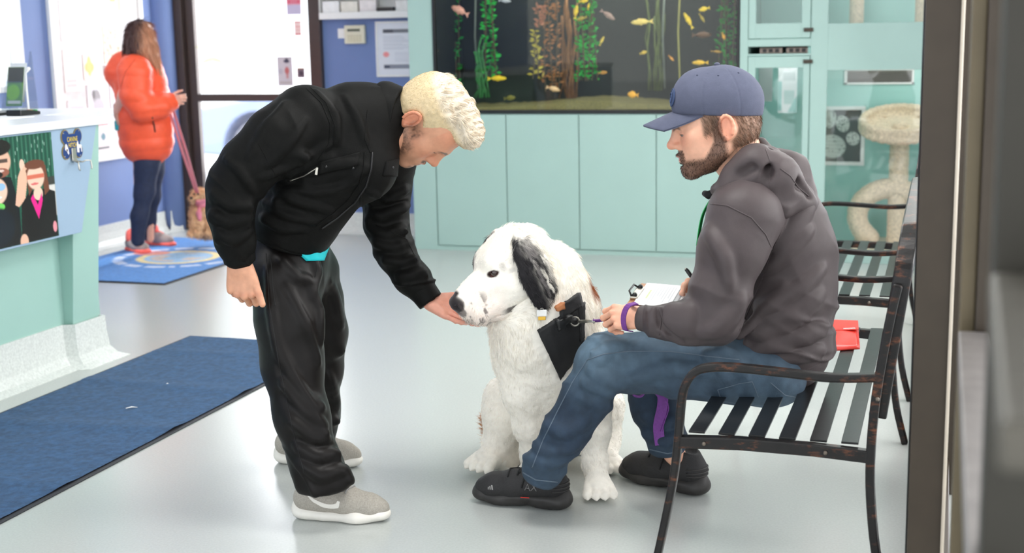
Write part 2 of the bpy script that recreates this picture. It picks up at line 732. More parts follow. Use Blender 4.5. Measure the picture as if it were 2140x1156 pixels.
class Hit:
    """finds where sight lines or closest points meet a built mesh, to lay seams and pockets on it"""
    def __init__(s, V, Q):
        s.b = BVHTree.FromPolygons([tuple(v) for v in V], [tuple(int(i) for i in q) for q in Q])

    def px(s, x, y, lift=0.0):
        d = ray(x, y)
        loc, nrm, _, _ = s.b.ray_cast(Vector(CAM), Vector(d))
        if loc is None: return None
        n = np.array(nrm)
        if n @ d > 0: n = -n
        return np.array(loc) + n * lift

    def near(s, p, lift=0.0):
        loc, nrm, _, _ = s.b.find_nearest(Vector(p))
        return np.array(loc) + np.array(nrm) * lift

    def line(s, pts, lift=0.0, step=6):
        out = []
        for i in range(len(pts) - 1):
            (x0, y0), (x1, y1) = pts[i], pts[i + 1]
            n = max(1, int(math.hypot(x1 - x0, y1 - y0) / step))
            for k in range(n):
                q = s.px(x0 + (x1 - x0) * k / n, y0 + (y1 - y0) * k / n, lift)
                if q is not None: out.append(q)
        q = s.px(*pts[-1], lift)
        if q is not None: out.append(q)
        return out

    def seam(s, mb, pts, r=0.0016, lift=0.0, n=5):
        L = s.line(pts, lift)
        if len(L) > 1: mb.tube(L, r, n)
        return mb

    def patch(s, name, quad, m, parent, thick=0.002, lift=0.001, nu=10, nv=10, cols=None):
        """four corners in pixels (tl, tr, br, bl) laid on the surface as a thin raised piece"""
        V, ok = [], True
        tl, tr, br, bl = (np.array(q, float) for q in quad)
        for j in range(nv + 1):
            for i in range(nu + 1):
                a, b = i / nu, j / nv
                q = (tl * (1 - a) + tr * a) * (1 - b) + (bl * (1 - a) + br * a) * b
                h = s.px(q[0], q[1], lift + thick)
                if h is None: ok = False; h = V[-1] if V else np.zeros(3)
                V.append(h)
        n0 = len(V)
        base = [s.near(v, -0.002) for v in V]
        Fc = []
        w = nu + 1
        for j in range(nv):
            for i in range(nu):
                k = j * w + i
                Fc.append((k, k + w, k + w + 1, k + 1))
        rim = list(range(nu)) + [nu + j * w for j in range(nv)] + [nv * w + i for i in range(nu, 0, -1)] + [j * w for j in range(nv, 0, -1)]
        for k in range(len(rim)):
            a, b = rim[k], rim[(k + 1) % len(rim)]
            Fc.append((a, b, n0 + b, n0 + a))
        return link_mesh(name, np.array(V + base), Fc, m, parent, True)


def strands(V, Q, n, length, flow, width=0.0012, lift=0.5, weight=None, jitter=0.3, seg=3, seed=1, droop=0.0, colf=None, cj=0.12, curl=0.0, hug=0.0):
    """thin tapered hairs rooted on a mesh. length, flow, colf: functions of the roots"""
    r = np.random.default_rng(seed)
    A, B, C = V[Q[:, 0]], V[Q[:, 1]], V[Q[:, 2]]
    D_ = V[Q[:, 3]] if Q.shape[1] > 3 else C
    ar = np.linalg.norm(np.cross(C - A, D_ - B), axis=1) + 1e-12
    N = normals(V, Q)
    if weight is not None:
        ar = ar * weight((A + C) / 2, unit_rows(N[Q[:, 0]] + N[Q[:, 2]]))
    fi = r.choice(len(Q), n, p=ar / ar.sum())
    u, v = r.random(n)[:, None], r.random(n)[:, None]
    P = (A[fi] * (1 - u) + B[fi] * u) * (1 - v) + (D_[fi] * (1 - u) + C[fi] * u) * v
    Nn = N[Q[fi, 0]]
    L = length(P, Nn) if callable(length) else np.full(n, length)
    L = L * r.uniform(0.7, 1.15, n)
    f = flow(P, Nn)
    f = f - Nn * (f * Nn).sum(1)[:, None]
    f = unit_rows(f)
    d = unit_rows(f * (1 - lift) + Nn * lift + r.normal(0, jitter, (n, 3)))
    side = unit_rows(np.cross(d, r.normal(0, 1, (n, 3))))
    pts = [P - Nn * 0.002]
    p = P.copy()
    for k in range(seg):
        p = p + d * (L / seg)[:, None]
        d = unit_rows(d * 1.0 + f * 0.25 + np.array([0, 0, -droop])[None] + side * curl - Nn * hug)
        pts.append(p.copy())
    W = []
    wv = np.full(n, width) if np.isscalar(width) else width
    for k, q in enumerate(pts):
        wk = (wv * (1 - k / seg) ** 0.7)[:, None]
        if k < seg:
            W += [q - side * wk / 2, q + side * wk / 2]
        else:
            W += [q]
    m = len(W)
    VV = np.stack(W, 1).reshape(-1, 3)
    base = np.arange(n)[:, None] * m
    quads = np.concatenate([np.stack([base[:, 0] + 2 * k, base[:, 0] + 2 * k + 1, base[:, 0] + 2 * k + 3, base[:, 0] + 2 * k + 2], 1) for k in range(seg - 1)])
    k = seg - 1
    tri = np.stack([base[:, 0] + 2 * k, base[:, 0] + 2 * k + 1, base[:, 0] + 2 * k + 2, base[:, 0] + 2 * k + 2], 1)
    cols = None
    if colf is not None:
        c = colf(P, Nn) * np.clip(1 + r.normal(0, cj, n), 0.4, 1.6)[:, None]
        cols = np.repeat(c, m, axis=0)
    tri3 = tri[:, :3]
    allq = np.concatenate([quads[:, [0, 1, 2]], quads[:, [0, 2, 3]], tri3])
    return VV, allq, cols


def unit_rows(a):
    return a / (np.linalg.norm(a, axis=1)[:, None] + 1e-12)
# ================================================================ MATERIALS
M = {}
M['teal'] = mat('teal_laminate', srgb(164, 193, 186), 0.32, var=0.02, scale=3, bump=0.03, bscale=60)
M['teal_in'] = mat('teal_wall_paint', srgb(166, 214, 206), 0.5, var=0.02, scale=3)
M['teal_counter'] = mat('teal_counter_laminate', srgb(160, 197, 187), 0.4, var=0.02, scale=3)
M['blue_wall'] = mat('blue_wall_paint', srgb(112, 134, 184), 0.6, var=0.03, scale=4, bump=0.1, bscale=120)
M['white_wall'] = mat('white_wall_paint', srgb(235, 236, 236), 0.7, var=0.02, scale=4)
M['ceiling'] = mat('ceiling_board', srgb(240, 240, 238), 0.8, var=0.03, scale=60, bump=0.2, bscale=90)
M['cove'] = mat('speckled_cove', srgb(214, 218, 214), 0.45, var=0.12, scale=90, bump=0.1, bscale=200)
M['bronze'] = mat('bronze_aluminium', srgb(62, 53, 43), 0.36, metal=0.3, var=0.08, scale=14, bump=0.04, bscale=150)
M['bronze_light'] = mat('bronze_bead', srgb(196, 184, 168), 0.35, metal=0.4, var=0.05)
M['olive'] = mat('olive_bronze_aluminium', srgb(98, 87, 66), 0.42, metal=0.3, var=0.08, scale=12)
M['dark_door'] = mat('dark_door_metal', srgb(72, 60, 56), 0.42, metal=0.2, var=0.05)
M['glass'] = glass_mat('clear_glass', gloss=0.04)
M['tank_glass'] = glass_mat('tank_glass', (0.95, 0.98, 0.96), 0.02)
M['white'] = mat('white_plastic', srgb(238, 238, 236), 0.4, var=0.02)
M['ivory'] = mat('ivory_plastic', srgb(226, 222, 200), 0.45, var=0.02)
M['paper'] = mat('paper_white', srgb(240, 240, 238), 0.7, var=0.02)
M['black'] = mat('black_plastic', srgb(26, 26, 27), 0.4, var=0.05)
M['black_trim'] = mat('black_trim', srgb(24, 25, 27), 0.35, var=0.05)
M['print'] = mat('printed_surface', (1, 1, 1), 0.45, var=0.01, vcol=True)
M['print_gloss'] = mat('glossy_print', (1, 1, 1), 0.22, var=0.01, vcol=True)
M['steel'] = mat('brushed_steel', srgb(190, 186, 176), 0.3, metal=0.9, var=0.06, scale=60)
M['counter_top'] = mat('pale_worktop', srgb(228, 232, 236), 0.3, var=0.03, scale=80)
M['fascia'] = mat('pale_blue_fascia', srgb(154, 177, 200), 0.35, var=0.015, scale=3)
M['gravel'] = mat('tank_gravel', srgb(128, 116, 72), 0.9, var=0.45, scale=160, bump=0.8, bscale=140)
M['tank_back'] = mat('tank_backdrop', srgb(9, 15, 11), 0.7, var=0.5, scale=6)
M['carpet_fur'] = mat('beige_pile', srgb(214, 198, 172), 0.95, var=0.18, scale=60, bump=0.8, bscale=180, sheen=0.3)


def floor_mat():
    m = mat('speckled_vinyl', srgb(186, 190, 187), 0.3, var=0.045, scale=130, spec=0.85)
    nt = m.node_tree
    b = nt.nodes['Principled BSDF']
    tc = [n for n in nt.nodes if n.type == 'TEX_COORD'][0]
    nz = nt.nodes.new('ShaderNodeTexNoise')
    nz.inputs['Scale'].default_value = 1.6
    nz.inputs['Detail'].default_value = 5
    nt.links.new(tc.outputs['Object'], nz.inputs['Vector'])
    mr = nt.nodes.new('ShaderNodeMapRange')
    mr.inputs['From Min'].default_value = 0.3
    mr.inputs['From Max'].default_value = 0.7
    mr.inputs['To Min'].default_value = 0.23
    mr.inputs['To Max'].default_value = 0.28
    nt.links.new(nz.outputs['Fac'], mr.inputs['Value'])
    mr.inputs['To Min'].default_value = mr.inputs['To Max'].default_value = 0.25
    nt.links.new(mr.outputs['Result'], b.inputs['Roughness'])
    return m


M['floor'] = floor_mat()


def mat_pile(name, c):
    return mat(name, c, 0.95, var=0.28, scale=45, bump=1.0, bscale=260, sheen=0.06)


M['mat_navy'] = mat_pile('navy_pile', srgb(42, 78, 116))
M['mat_edge'] = mat('rubber_edge', srgb(40, 42, 48), 0.6)

# ================================================================ SHELL
YB, XL, ZC = 9.5, -5.95, 2.75
struct(box('floor', XL - 0.1, 2.2, -1.6, YB + 0.1, -0.1, 0.0, M['floor']))
struct(box('ceiling', XL - 0.1, 2.2, -1.6, YB + 0.1, ZC, ZC + 0.1, M['ceiling']))
# left wall with its window opening (Y 6.1-7.66, z 1.19-2.4)
lw = MB()
lw.box(XL - 0.15, XL, -1.6, 6.1, 0, ZC).box(XL - 0.15, XL, 7.72, YB + 0.1, 0, ZC)
lw.box(XL - 0.15, XL, 6.1, 7.72, 0, 1.19).box(XL - 0.15, XL, 6.1, 7.72, 2.4, ZC)
struct(lw.build('wall_left', M['blue_wall']))
wn = struct(bpy.data.objects.new('window_1', None)); COL.objects.link(wn)
fr = MB()
fr.box(XL - 0.1, XL + 0.012, 6.1, 7.72, 1.19, 1.23).box(XL - 0.1, XL + 0.012, 7.66, 7.72, 1.23, 2.4)
fr.box(XL - 0.1, XL + 0.012, 6.1, 6.16, 1.23, 2.4).box(XL - 0.1, XL + 0.012, 6.16, 7.66, 2.34, 2.4)
fr.build('window_frame', M['white'], wn, bevel=0.003)
box('pane', XL - 0.06, XL - 0.055, 6.16, 7.66, 1.23, 2.34, M['glass'], wn)
# back wall: strip beside the entrance, head over it, wall right of it
bw = MB()
bw.box(XL - 0.1, -5.86, YB, YB + 0.14, 0, ZC).box(-5.86, -4.575, YB, YB + 0.14, 2.45, ZC).box(-4.575, 2.2, YB, YB + 0.14, 0, ZC)
struct(bw.build('wall_back', M['blue_wall']))
# rounded blue pilaster in the corner by the entrance
struct(MB().lathe([(0.0, 0), (0.11, 0), (0.11, ZC), (0, ZC)], (-5.95, 9.42, 0), 28).build('trim_1', M['blue_wall'], smooth_=True))


def cove(name, pts, m=None, h=0.165):
    """coved base: a quarter-round skirting swept along floor points; each point = (x, y, nx, ny) with the normal into the room"""
    prof = [(0.0, h), (0.012, h), (0.014, h - 0.06), (0.022, 0.05), (0.045, 0.018), (0.08, 0.003), (0.08, 0.0), (0, 0)]
    V, Fc = [], []
    n = len(prof)
    for (x, y, nx, ny) in pts:
        for (o, z) in prof: V.append((x + nx * o, y + ny * o, z))
    for i in range(len(pts) - 1):
        for k in range(n):
            k2 = (k + 1) % n
            Fc.append((i * n + k, i * n + k2, (i + 1) * n + k2, (i + 1) * n + k))
    Fc += [tuple(range(n)), tuple((len(pts) - 1) * n + k for k in range(n - 1, -1, -1))]
    return struct(link_mesh(name, np.array(V), Fc, m or M['cove'], None, False))


cove('baseboard_left', [(XL, 5.5, 1, 0), (XL, 9.3, 1, 0)])
cove('baseboard_back', [(-4.575, YB, 0, -1), (-3.5, YB, 0, -1)])
cove('baseboard_corner', [(XL, 9.36, 0.9, -0.4), (-5.9, 9.33, 0.3, -1), (-5.862, 9.42, 0.7, -0.7)])

# ---- entrance door
d1 = struct(bpy.data.objects.new('door_1', None)); COL.objects.link(d1)
DX0, DX1 = -5.86, -4.575
f = MB()
f.box(DX0, DX0 + 0.085, YB - 0.05, YB + 0.1, 0, 2.45).box(DX1 - 0.085, DX1, YB - 0.05, YB + 0.1, 0, 2.45)
f.box(DX0 + 0.085, DX1 - 0.085, YB - 0.05, YB + 0.1, 2.36, 2.45)
f.build('door_frame', M['dark_door'], d1, bevel=0.004)
leaf = MB()
a0, a1 = DX0 + 0.09, DX1 - 0.09
leaf.box(a0, a0 + 0.075, YB, YB + 0.05, 0.02, 2.35).box(a1 - 0.03, a1, YB, YB + 0.05, 0.02, 2.35)
leaf.box(a0 + 0.075, a1 - 0.03, YB, YB + 0.05, 0.02, 0.14).box(a0 + 0.075, a1 - 0.03, YB, YB + 0.05, 2.27, 2.35)
leaf.build('door_leaf', M['dark_door'], d1, bevel=0.003)
box('mid_rail', a0 + 0.075, a1 - 0.03, YB - 0.01, YB + 0.05, 1.028, 1.085, M['dark_door'], d1, bevel=0.003)
box('pane', a0 + 0.075, a1 - 0.03, YB + 0.022, YB + 0.028, 1.085, 2.27, M['glass'], d1)
box('pane', a0 + 0.075, a1 - 0.03, YB + 0.022, YB + 0.028, 0.14, 1.028, M['glass'], d1)
box('threshold', DX0 + 0.085, DX1 - 0.085, YB - 0.06, YB + 0.1, 0.0, 0.018, M['steel'], d1, bevel=0.003)

# ---- ground outdoors and a pale parked car seen through the door
struct(box('ground', -16, 3, YB + 0.14, 30, -0.16, on_y(537, 312, 13.6)[2] - 0.34, mat('pale_concrete', srgb(214, 214, 214), 0.9, var=0.08, scale=5)))
M['car'] = mat('pale_blue_car_paint', srgb(158, 174, 210), 0.3, var=0.02, coat=0.4)
M['tyre'] = mat('grey_tyre', srgb(120, 122, 134), 0.8, var=0.06)


def build_car():
    cy = 13.6
    wc = on_y(537, 312, cy)
    cx, zg = wc[0], wc[2] - 0.34
    c = thing('car', 'pale blue car parked outdoors beyond the glazed entrance door', 'car', (cx, cy, zg))
    def prof(pts, y0, y1, name, m):
        MB().prism([(cx + x, y0, zg + z) for x, z in pts], (0, y1 - y0, 0)).build(name, m, c, bevel=0.03)
    arch = [(0.42 * math.cos(t), 0.34 + 0.42 * math.sin(t)) for t in np.linspace(PI, 0, 15)]
    arch2 = [(2.6 + x, z) for x, z in arch]
    body = [(-0.95, 0.3), (-0.42, 0.26)] + arch + [(0.42, 0.24), (2.18, 0.24)] + arch2 + [(3.05, 0.26), (3.5, 0.35), (3.55, 0.75), (3.4, 0.95), (1.1, 0.98), (0.1, 0.93), (-0.7, 0.8), (-0.98, 0.6)]
    prof(body, cy, cy + 1.7, 'body_shell', M['car'])
    prof([(0.75, 0.97), (1.5, 1.42), (2.8, 1.45), (3.35, 0.95)], cy + 0.12, cy + 1.58, 'cabin', M['glass_dark'])
    prof([(1.45, 1.40), (1.55, 1.47), (2.75, 1.5), (2.9, 1.43)], cy + 0.1, cy + 1.6, 'roof', M['car'])
    for x in (0, 2.6):
        w = MB().lathe([(0.2, 0), (0.31, 0.0), (0.335, 0.03), (0.335, 0.17), (0.3, 0.2), (0.2, 0.2)], (cx + x, cy + 0.21, zg + 0.335), 32, (0, -1, 0)).build('wheel', M['tyre'], c, smooth_=True)
        rim = MB().lathe([(0.0, 0.0), (0.05, 0.0), (0.07, -0.02), (0.19, 0.02), (0.215, 0.03), (0.215, -0.1), (0, -0.1)], (cx + x, cy + 0.04, zg + 0.335), 28, (0, -1, 0)).build('hub', M['steel'], w, smooth_=True)
    return c


M['glass_dark'] = mat('car_window_glass', srgb(170, 180, 190), 0.1, var=0.0)
build_car()

# ---- stickers on the entrance glass
def flat_print(name, label, cat, p, tl, tr, bl, m=None, group=None, thick=0.002):
    o = p.build(name, tl, np.asarray(tr) - tl, np.asarray(bl) - tl, m or M['print'], None, thick, origin=(np.asarray(tl) + tr + bl) / 3)
    return tag(o, label, cat, group)


def wall_y(x0, y0, x1, y1, Y):
    """upright rectangle on a wall facing the viewer, through two image corners"""
    a, b = on_y(x0, y0, Y), on_y(x1, y1, Y)
    return np.array([a[0], Y, a[2]]), np.array([b[0], Y, a[2]]), np.array([a[0], Y, b[2]])


YG = YB + 0.018
p = Print(24, 40, srgb(206, 200, 206)).ell(0.62, 0.15, 0.2, 0.06, srgb(70, 66, 92)).rect(0.55, 0.72, 0.05, 0.2, srgb(60, 60, 80), soft=0.02)
p.ell(0.63, 0.48, 0.14, 0.13, srgb(190, 84, 88)).rect(0.56, 0.72, 0.35, 0.75, srgb(196, 120, 118), 0.8, 0.03).ell(0.2, 0.5, 0.15, 0.1, srgb(170, 170, 184), a=0.5).rect(0.1, 0.9, 0.85, 0.93, srgb(170, 160, 150), 0.5)
flat_print('sticker', 'tall grey printed leaflet with a small red figure taped to the entrance glass', 'sticker', p, *wall_y(579, 119, 613, 179, YG))
p = Print(12, 14, srgb(120, 104, 116)).ell(0.55, 0.55, 0.28, 0.25, srgb(66, 56, 70)).rect(0, 1, 0, 0.08, srgb(200, 160, 110)).rect(0, 0.08, 0, 1, srgb(190, 150, 120))
flat_print('sticker', 'small square brown sticker beside the tall leaflet on the entrance glass', 'sticker', p, *wall_y(621, 142, 637, 162, YG))
p = Print(24, 20, srgb(206, 196, 222)).rect(0, 1, 0, 0.55, srgb(240, 200, 214))
for k in range(6): p.ell(0.1 + k * 0.16, 0.42, 0.07, 0.14, srgb(226, 84, 112)).rect(0.04 + k * 0.16, 0.1 + k * 0.16, 0.05, 0.35, srgb(232, 100, 124))
flat_print('sticker', 'red and lilac square sticker at the top edge of the entrance glass', 'sticker', p, *wall_y(598, -16, 630, 30, YG))
p = Print(12, 20, srgb(252, 222, 218)).rect(0, 1, 0, 0.1, srgb(238, 160, 160)).rect(0.1, 0.9, 0.35, 0.45, srgb(240, 176, 172)).rect(0.05, 0.95, 0.85, 0.97, srgb(232, 140, 140)).rect(0.2, 0.9, 0.6, 0.68, srgb(240, 180, 176))
flat_print('sticker', 'narrow pale pink sticker below the red and lilac one on the glass', 'sticker', p, *wall_y(615, 44, 630, 74, YG))
# star decal
so = thing('star_decal', 'pale yellow star decal with a red banner on the entrance glass', 'decal', on_y(445, 105, YG))
def star_pts(cx, cy, R, r, n=5):
    out = []
    for k in range(2 * n):
        a = PI / 2 + PI * k / n
        q = (R if k % 2 == 0 else r)
        out.append(on_y(cx + q * math.cos(a), cy - q * math.sin(a), YG))
    return out
sp = star_pts(443, 108, 38, 15)
MB().prism(sp, (0, -0.002, 0)).build('star', glass_mat('pale_star', (0.97, 0.98, 0.86), 0.02), so)
ban = [on_y(417 + t * 55, 133 - 13 * math.sin(PI * t), YG - 0.002) for t in np.linspace(0, 1, 9)]
ban += [on_y(417 + t * 55, 133 - 4 * math.sin(PI * t), YG - 0.002) for t in np.linspace(1, 0, 9)]
MB().prism(ban, (0, -0.001, 0)).build('banner', glass_mat('pale_red_banner', (0.98, 0.74, 0.68), 0.02), so)

# ---- things on the blue wall right of the door
YW = YB - 0.001


def leaflet_rack(z0, label, seed, x0=-4.545, x1=-3.63):
    t = thing('leaflet_rack', label, 'rack', (x0, YW, z0), 'white leaflet racks on the blue wall')
    m = MB()
    m.box(x0, x1, YW - 0.11, YW, z0, z0 + 0.008).box(x0, x0 + 0.006, YW - 0.11, YW, z0, z0 + 0.16).box(x1 - 0.006, x1, YW - 0.11, YW, z0, z0 + 0.16)
    m.box(x0, x1, YW - 0.006, YW, z0, z0 + 0.16)
    m.build('tray', M['white'], t, bevel=0.002)
    box('front_lip', x0, x1, YW - 0.116, YW - 0.11, z0, z0 + 0.05, M['white'], t, bevel=0.002)
    return t


leaflet_rack(1.646, 'white leaflet rack low on the blue wall, just above the alarm keypad', 1)
leaflet_rack(1.80, 'white leaflet rack higher on the blue wall, cut by the top edge', 2)
rr = np.random.default_rng(3)
LE = [('stack of white folders with a tab', srgb(240, 240, 240)), ('stack of cream forms', srgb(236, 232, 222)), ('stack of white forms with a faint red line', srgb(244, 238, 238)),
      ('dark gap card holder', srgb(60, 58, 58)), ('white stepped folders', srgb(238, 238, 236)), ('grey stepped folders beside the cabinet', srgb(214, 214, 214))]
for k, (nm, c) in enumerate(LE):
    x = -4.52 + k * 0.148
    o = MB().box(x, x + 0.135, YW - 0.1 + 0.01 * (k % 3), YW - 0.02, 1.655, 1.655 + (0.125, 0.12, 0.13, 0.07, 0.118, 0.1)[k]).build('leaflet_stack', mat('leaflet_%d' % k, c, 0.7), origin=(x, YW, 1.655), bevel=0.002)
    tag(o, nm + ' in the low leaflet rack', 'leaflets', 'leaflets in the low rack')
UL = [('peach leaflets', srgb(236, 206, 180)), ('white leaflets', srgb(240, 240, 240)), ('light blue leaflets', srgb(186, 214, 236)), ('dark grey and cream leaflets', srgb(120, 108, 100)),
      ('plain white forms', srgb(236, 236, 238)), ('navy leaflets', srgb(80, 84, 120)), ('grey forms', srgb(200, 200, 204))]
for k, (nm, c) in enumerate(UL):
    x = -4.525 + k * 0.127
    o = MB().box(x, x + 0.118, YW - 0.1, YW - 0.02, 1.809, 2.0).build('leaflet_stack', mat('leaflet_u%d' % k, c, 0.7), origin=(x, YW, 1.809), bevel=0.002)
    tag(o, nm + ' in the upper leaflet rack on the blue wall', 'leaflets', 'leaflets in the upper rack')
# alarm keypad
a, b = on_y(722, 53, YW), on_y(766, 91, YW)
t = thing('alarm_keypad', 'ivory alarm keypad with a dark display on the blue wall', 'keypad', (a[0], YW, b[2]))
MB().box(a[0], b[0], YW - 0.032, YW, b[2], a[2]).build('case', M['ivory'], t, bevel=0.006)
w, h = b[0] - a[0], a[2] - b[2]
MB().box(a[0] + 0.17 * w, a[0] + 0.78 * w, YW - 0.035, YW - 0.03, a[2] - 0.34 * h, a[2] - 0.2 * h).build('display', mat('lcd', srgb(96, 100, 84), 0.2), t)
for i in range(5):
    for j in range(3):
        kx, kz = a[0] + (0.18 + 0.14 * i) * w, b[2] + (0.12 + 0.13 * j) * h
        MB().box(kx, kx + 0.09 * w, YW - 0.036, YW - 0.031, kz, kz + 0.08 * h).build('key', mat('key_cream', srgb(206, 200, 172), 0.5) if i + j == 0 else bpy.data.materials['key_cream'], t)
a, b = on_y(706, 60, YW), on_y(722, 80, YW)
tag(MB().box(a[0], b[0], YW - 0.003, YW, b[2], a[2]).build('note_label', M['paper'], origin=(a[0], YW, b[2])), 'small blank white label beside the alarm keypad', 'label')
# framed notice
tl, tr, bl = wall_y(785, 45, 885, 160, YW)
t = thing('framed_notice', 'tall framed notice with grey bars of print below the leaflet racks', 'notice', bl)
W, H = tr[0] - tl[0], tl[2] - bl[2]
p = Print(60, 70, srgb(226, 230, 238)).rect(0.14, 0.92, 0.12, 0.19, srgb(120, 122, 130)).rect(0.14, 0.38, 0.12, 0.19, srgb(80, 82, 92)).lines(0.14, 0.9, 0.24, 0.52, 8, srgb(190, 196, 208), 3)
p.ell(0.2, 0.6, 0.07, 0.05, srgb(240, 150, 150)).lines(0.4, 0.9, 0.56, 0.74, 6, srgb(196, 202, 214), 5).rect(0.14, 0.92, 0.8, 0.87, srgb(70, 76, 96)).rect(0.28, 0.8, 0.82, 0.85, srgb(190, 196, 208), 0.6)
p.build('sheet', tl + np.array([0.012, -0.012, -0.012]), (W - 0.024, 0, 0), (0, 0, -(H - 0.024)), M['print'], t, 0.001)
MB().box(tl[0], tr[0], YW - 0.01, YW, bl[2], tl[2]).build('backing', M['white'], t)
m = MB().box(tl[0], tr[0], YW - 0.018, YW - 0.0101, tl[2] - 0.014, tl[2]).box(tl[0], tr[0], YW - 0.018, YW - 0.0101, bl[2], bl[2] + 0.014)
m.box(tl[0], tl[0] + 0.014, YW - 0.018, YW - 0.0101, bl[2] + 0.014, tl[2] - 0.014).box(tr[0] - 0.014, tr[0], YW - 0.018, YW - 0.0101, bl[2] + 0.014, tl[2] - 0.014).build('frame', M['white'], t, bevel=0.002)

# ---- bulletin board on the left wall, each sheet a thing
XW = XL + 0.001
t = thing('bulletin_board', 'white framed bulletin board crowded with sheets on the blue wall', 'board', (XW, 8.03, 0.66))
box('panel', XW, XW + 0.012, 8.03, 9.12, 0.66, 2.2, mat('board_panel', srgb(240, 238, 236), 0.6), t)
m = MB().box(XW, XW + 0.03, 8.0, 8.05, 0.64, 2.22).box(XW, XW + 0.03, 9.1, 9.15, 0.64, 2.22).box(XW, XW + 0.03, 8.05, 9.1, 0.64, 0.69).box(XW, XW + 0.03, 8.05, 9.1, 2.17, 2.22)
m.build('frame', M['white'], t, bevel=0.004)
NS = [  # y0, y1, z0, z1, colour, label, motif
    (8.62, 8.84, 1.35, 1.62, (226, 200, 178), 'beige sheet dotted with brown marks behind the orange coat woman', 'dots'),
    (8.36, 8.5, 1.24, 1.42, (246, 238, 220), 'white sheet with a golden star shape on the bulletin board', 'gold'),
    (8.38, 8.6, 0.98, 1.2, (230, 232, 238), 'grey picture of a dog on the bulletin board', 'dog'),
    (8.5, 8.72, 1.64, 1.83, (238, 236, 236), 'plain white sheet high on the bulletin board', 'text'),
    (8.13, 8.34, 1.52, 1.8, (244, 240, 240), 'white text sheet at the high corner of the bulletin board', 'text'),
    (8.13, 8.33, 1.16, 1.46, (248, 240, 236), 'faint pink text sheet near the board edge', 'pink'),
    (8.6, 8.68, 1.26, 1.34, (150, 120, 120), 'tiny brown photograph pinned on the bulletin board', 'none'),
    (8.46, 8.62, 1.84, 2.0, (96, 186, 226), 'bright blue card at the top of the bulletin board', 'none'),
    (8.72, 8.9, 1.72, 1.92, (244, 214, 190), 'peach flyer with orange blocks at the top of the board', 'orange'),
    (8.14, 8.36, 0.72, 1.1, (236, 234, 236), 'pale sheet low on the bulletin board behind the counter', 'text'),
    (8.42, 8.62, 0.71, 0.93, (244, 230, 230), 'low sheet framed in pink lines left of the orange coat', 'pinkframe'),
    (8.66, 8.84, 0.98, 1.3, (222, 218, 226), 'grey lilac sheet partly behind the orange coat', 'text'),
    (8.86, 9.05, 1.1, 1.7, (240, 236, 238), 'long white sheet at the far edge of the bulletin board', 'text'),
]
for k, (y0, y1, z0, z1, c, lab, motif) in enumerate(NS):
    p = Print(24, 28, srgb(*c))
    if motif == 'text': p.lines(0.1, 0.9, 0.1, 0.9, 9, srgb(196, 190, 198), k, 0.6)
    if motif == 'pink': p.lines(0.1, 0.9, 0.1, 0.9, 7, srgb(240, 190, 190), k, 0.6)
    if motif == 'dots':
        for q in range(22): p.ell(rr.random(), rr.random(), 0.035, 0.03, srgb(150, 100, 80))
    if motif == 'gold': p.ell(0.5, 0.5, 0.4, 0.22, srgb(244, 196, 90)).ell(0.5, 0.45, 0.2, 0.4, srgb(246, 204, 96))
    if motif == 'dog': p.ell(0.5, 0.4, 0.22, 0.25, srgb(150, 146, 150)).ell(0.35, 0.3, 0.1, 0.14, srgb(90, 80, 84)).ell(0.6, 0.7, 0.3, 0.25, srgb(200, 196, 204))
    if motif == 'orange': p.rect(0.1, 0.5, 0.2, 0.6, srgb(240, 160, 110)).rect(0.6, 0.9, 0.3, 0.9, srgb(246, 190, 150))
    if motif == 'pinkframe': p.rect(0.05, 0.95, 0.05, 0.12, srgb(224, 130, 130)).rect(0.05, 0.12, 0.05, 0.95, srgb(224, 130, 130)).ell(0.6, 0.5, 0.15, 0.12, srgb(60, 120, 140)).rect(0.05, 0.95, 0.85, 0.92, srgb(60, 60, 70))
    x = XW + 0.0135 + 0.0006 * (k % 3)
    flat_print('notice_sheet', lab, 'notice', p, np.array([x, y0, z1]), np.array([x, y1, z1]), np.array([x, y0, z0]), group='sheets pinned to the bulletin board', thick=0.0012)

# ================================================================ MATS
def rug(name, label, x0, x1, y0, y1, m, bumps, z=0.009, cols=None, nx=60, ny=160):
    t = thing(name, label, 'mat', ((x0 + x1) / 2, (y0 + y1) / 2, 0))
    xs, ys = np.linspace(x0 + 0.02, x1 - 0.02, nx + 1), np.linspace(y0 + 0.02, y1 - 0.02, ny + 1)
    X, Y = np.meshgrid(xs, ys)
    X, Y = X.ravel(), Y.ravel()
    Z = np.full(len(X), z) + 0.0012 * vnoise(np.stack([X * 40, Y * 40, X * 0], 1))
    for (yc, w, a, sl) in bumps:
        Z += a * np.exp(-((Y - yc - sl * (X - x0)) / w) ** 2)
    i = np.arange(ny)[:, None] * (nx + 1) + np.arange(nx)[None, :]
    Q = np.stack([i, i + 1, i + nx + 2, i + nx + 1], -1).reshape(-1, 4)
    c = None if cols is None else cols((X - x0) / (x1 - x0), (Y - y0) / (y1 - y0))
    link_mesh('pile', np.stack([X, Y, Z], 1), Q, m, t, True, c)
    MB().box(x0, x1, y0, y1, 0.0, z - 0.004).build('rubber_backing', M['mat_edge'], t, bevel=0.002)
    return t


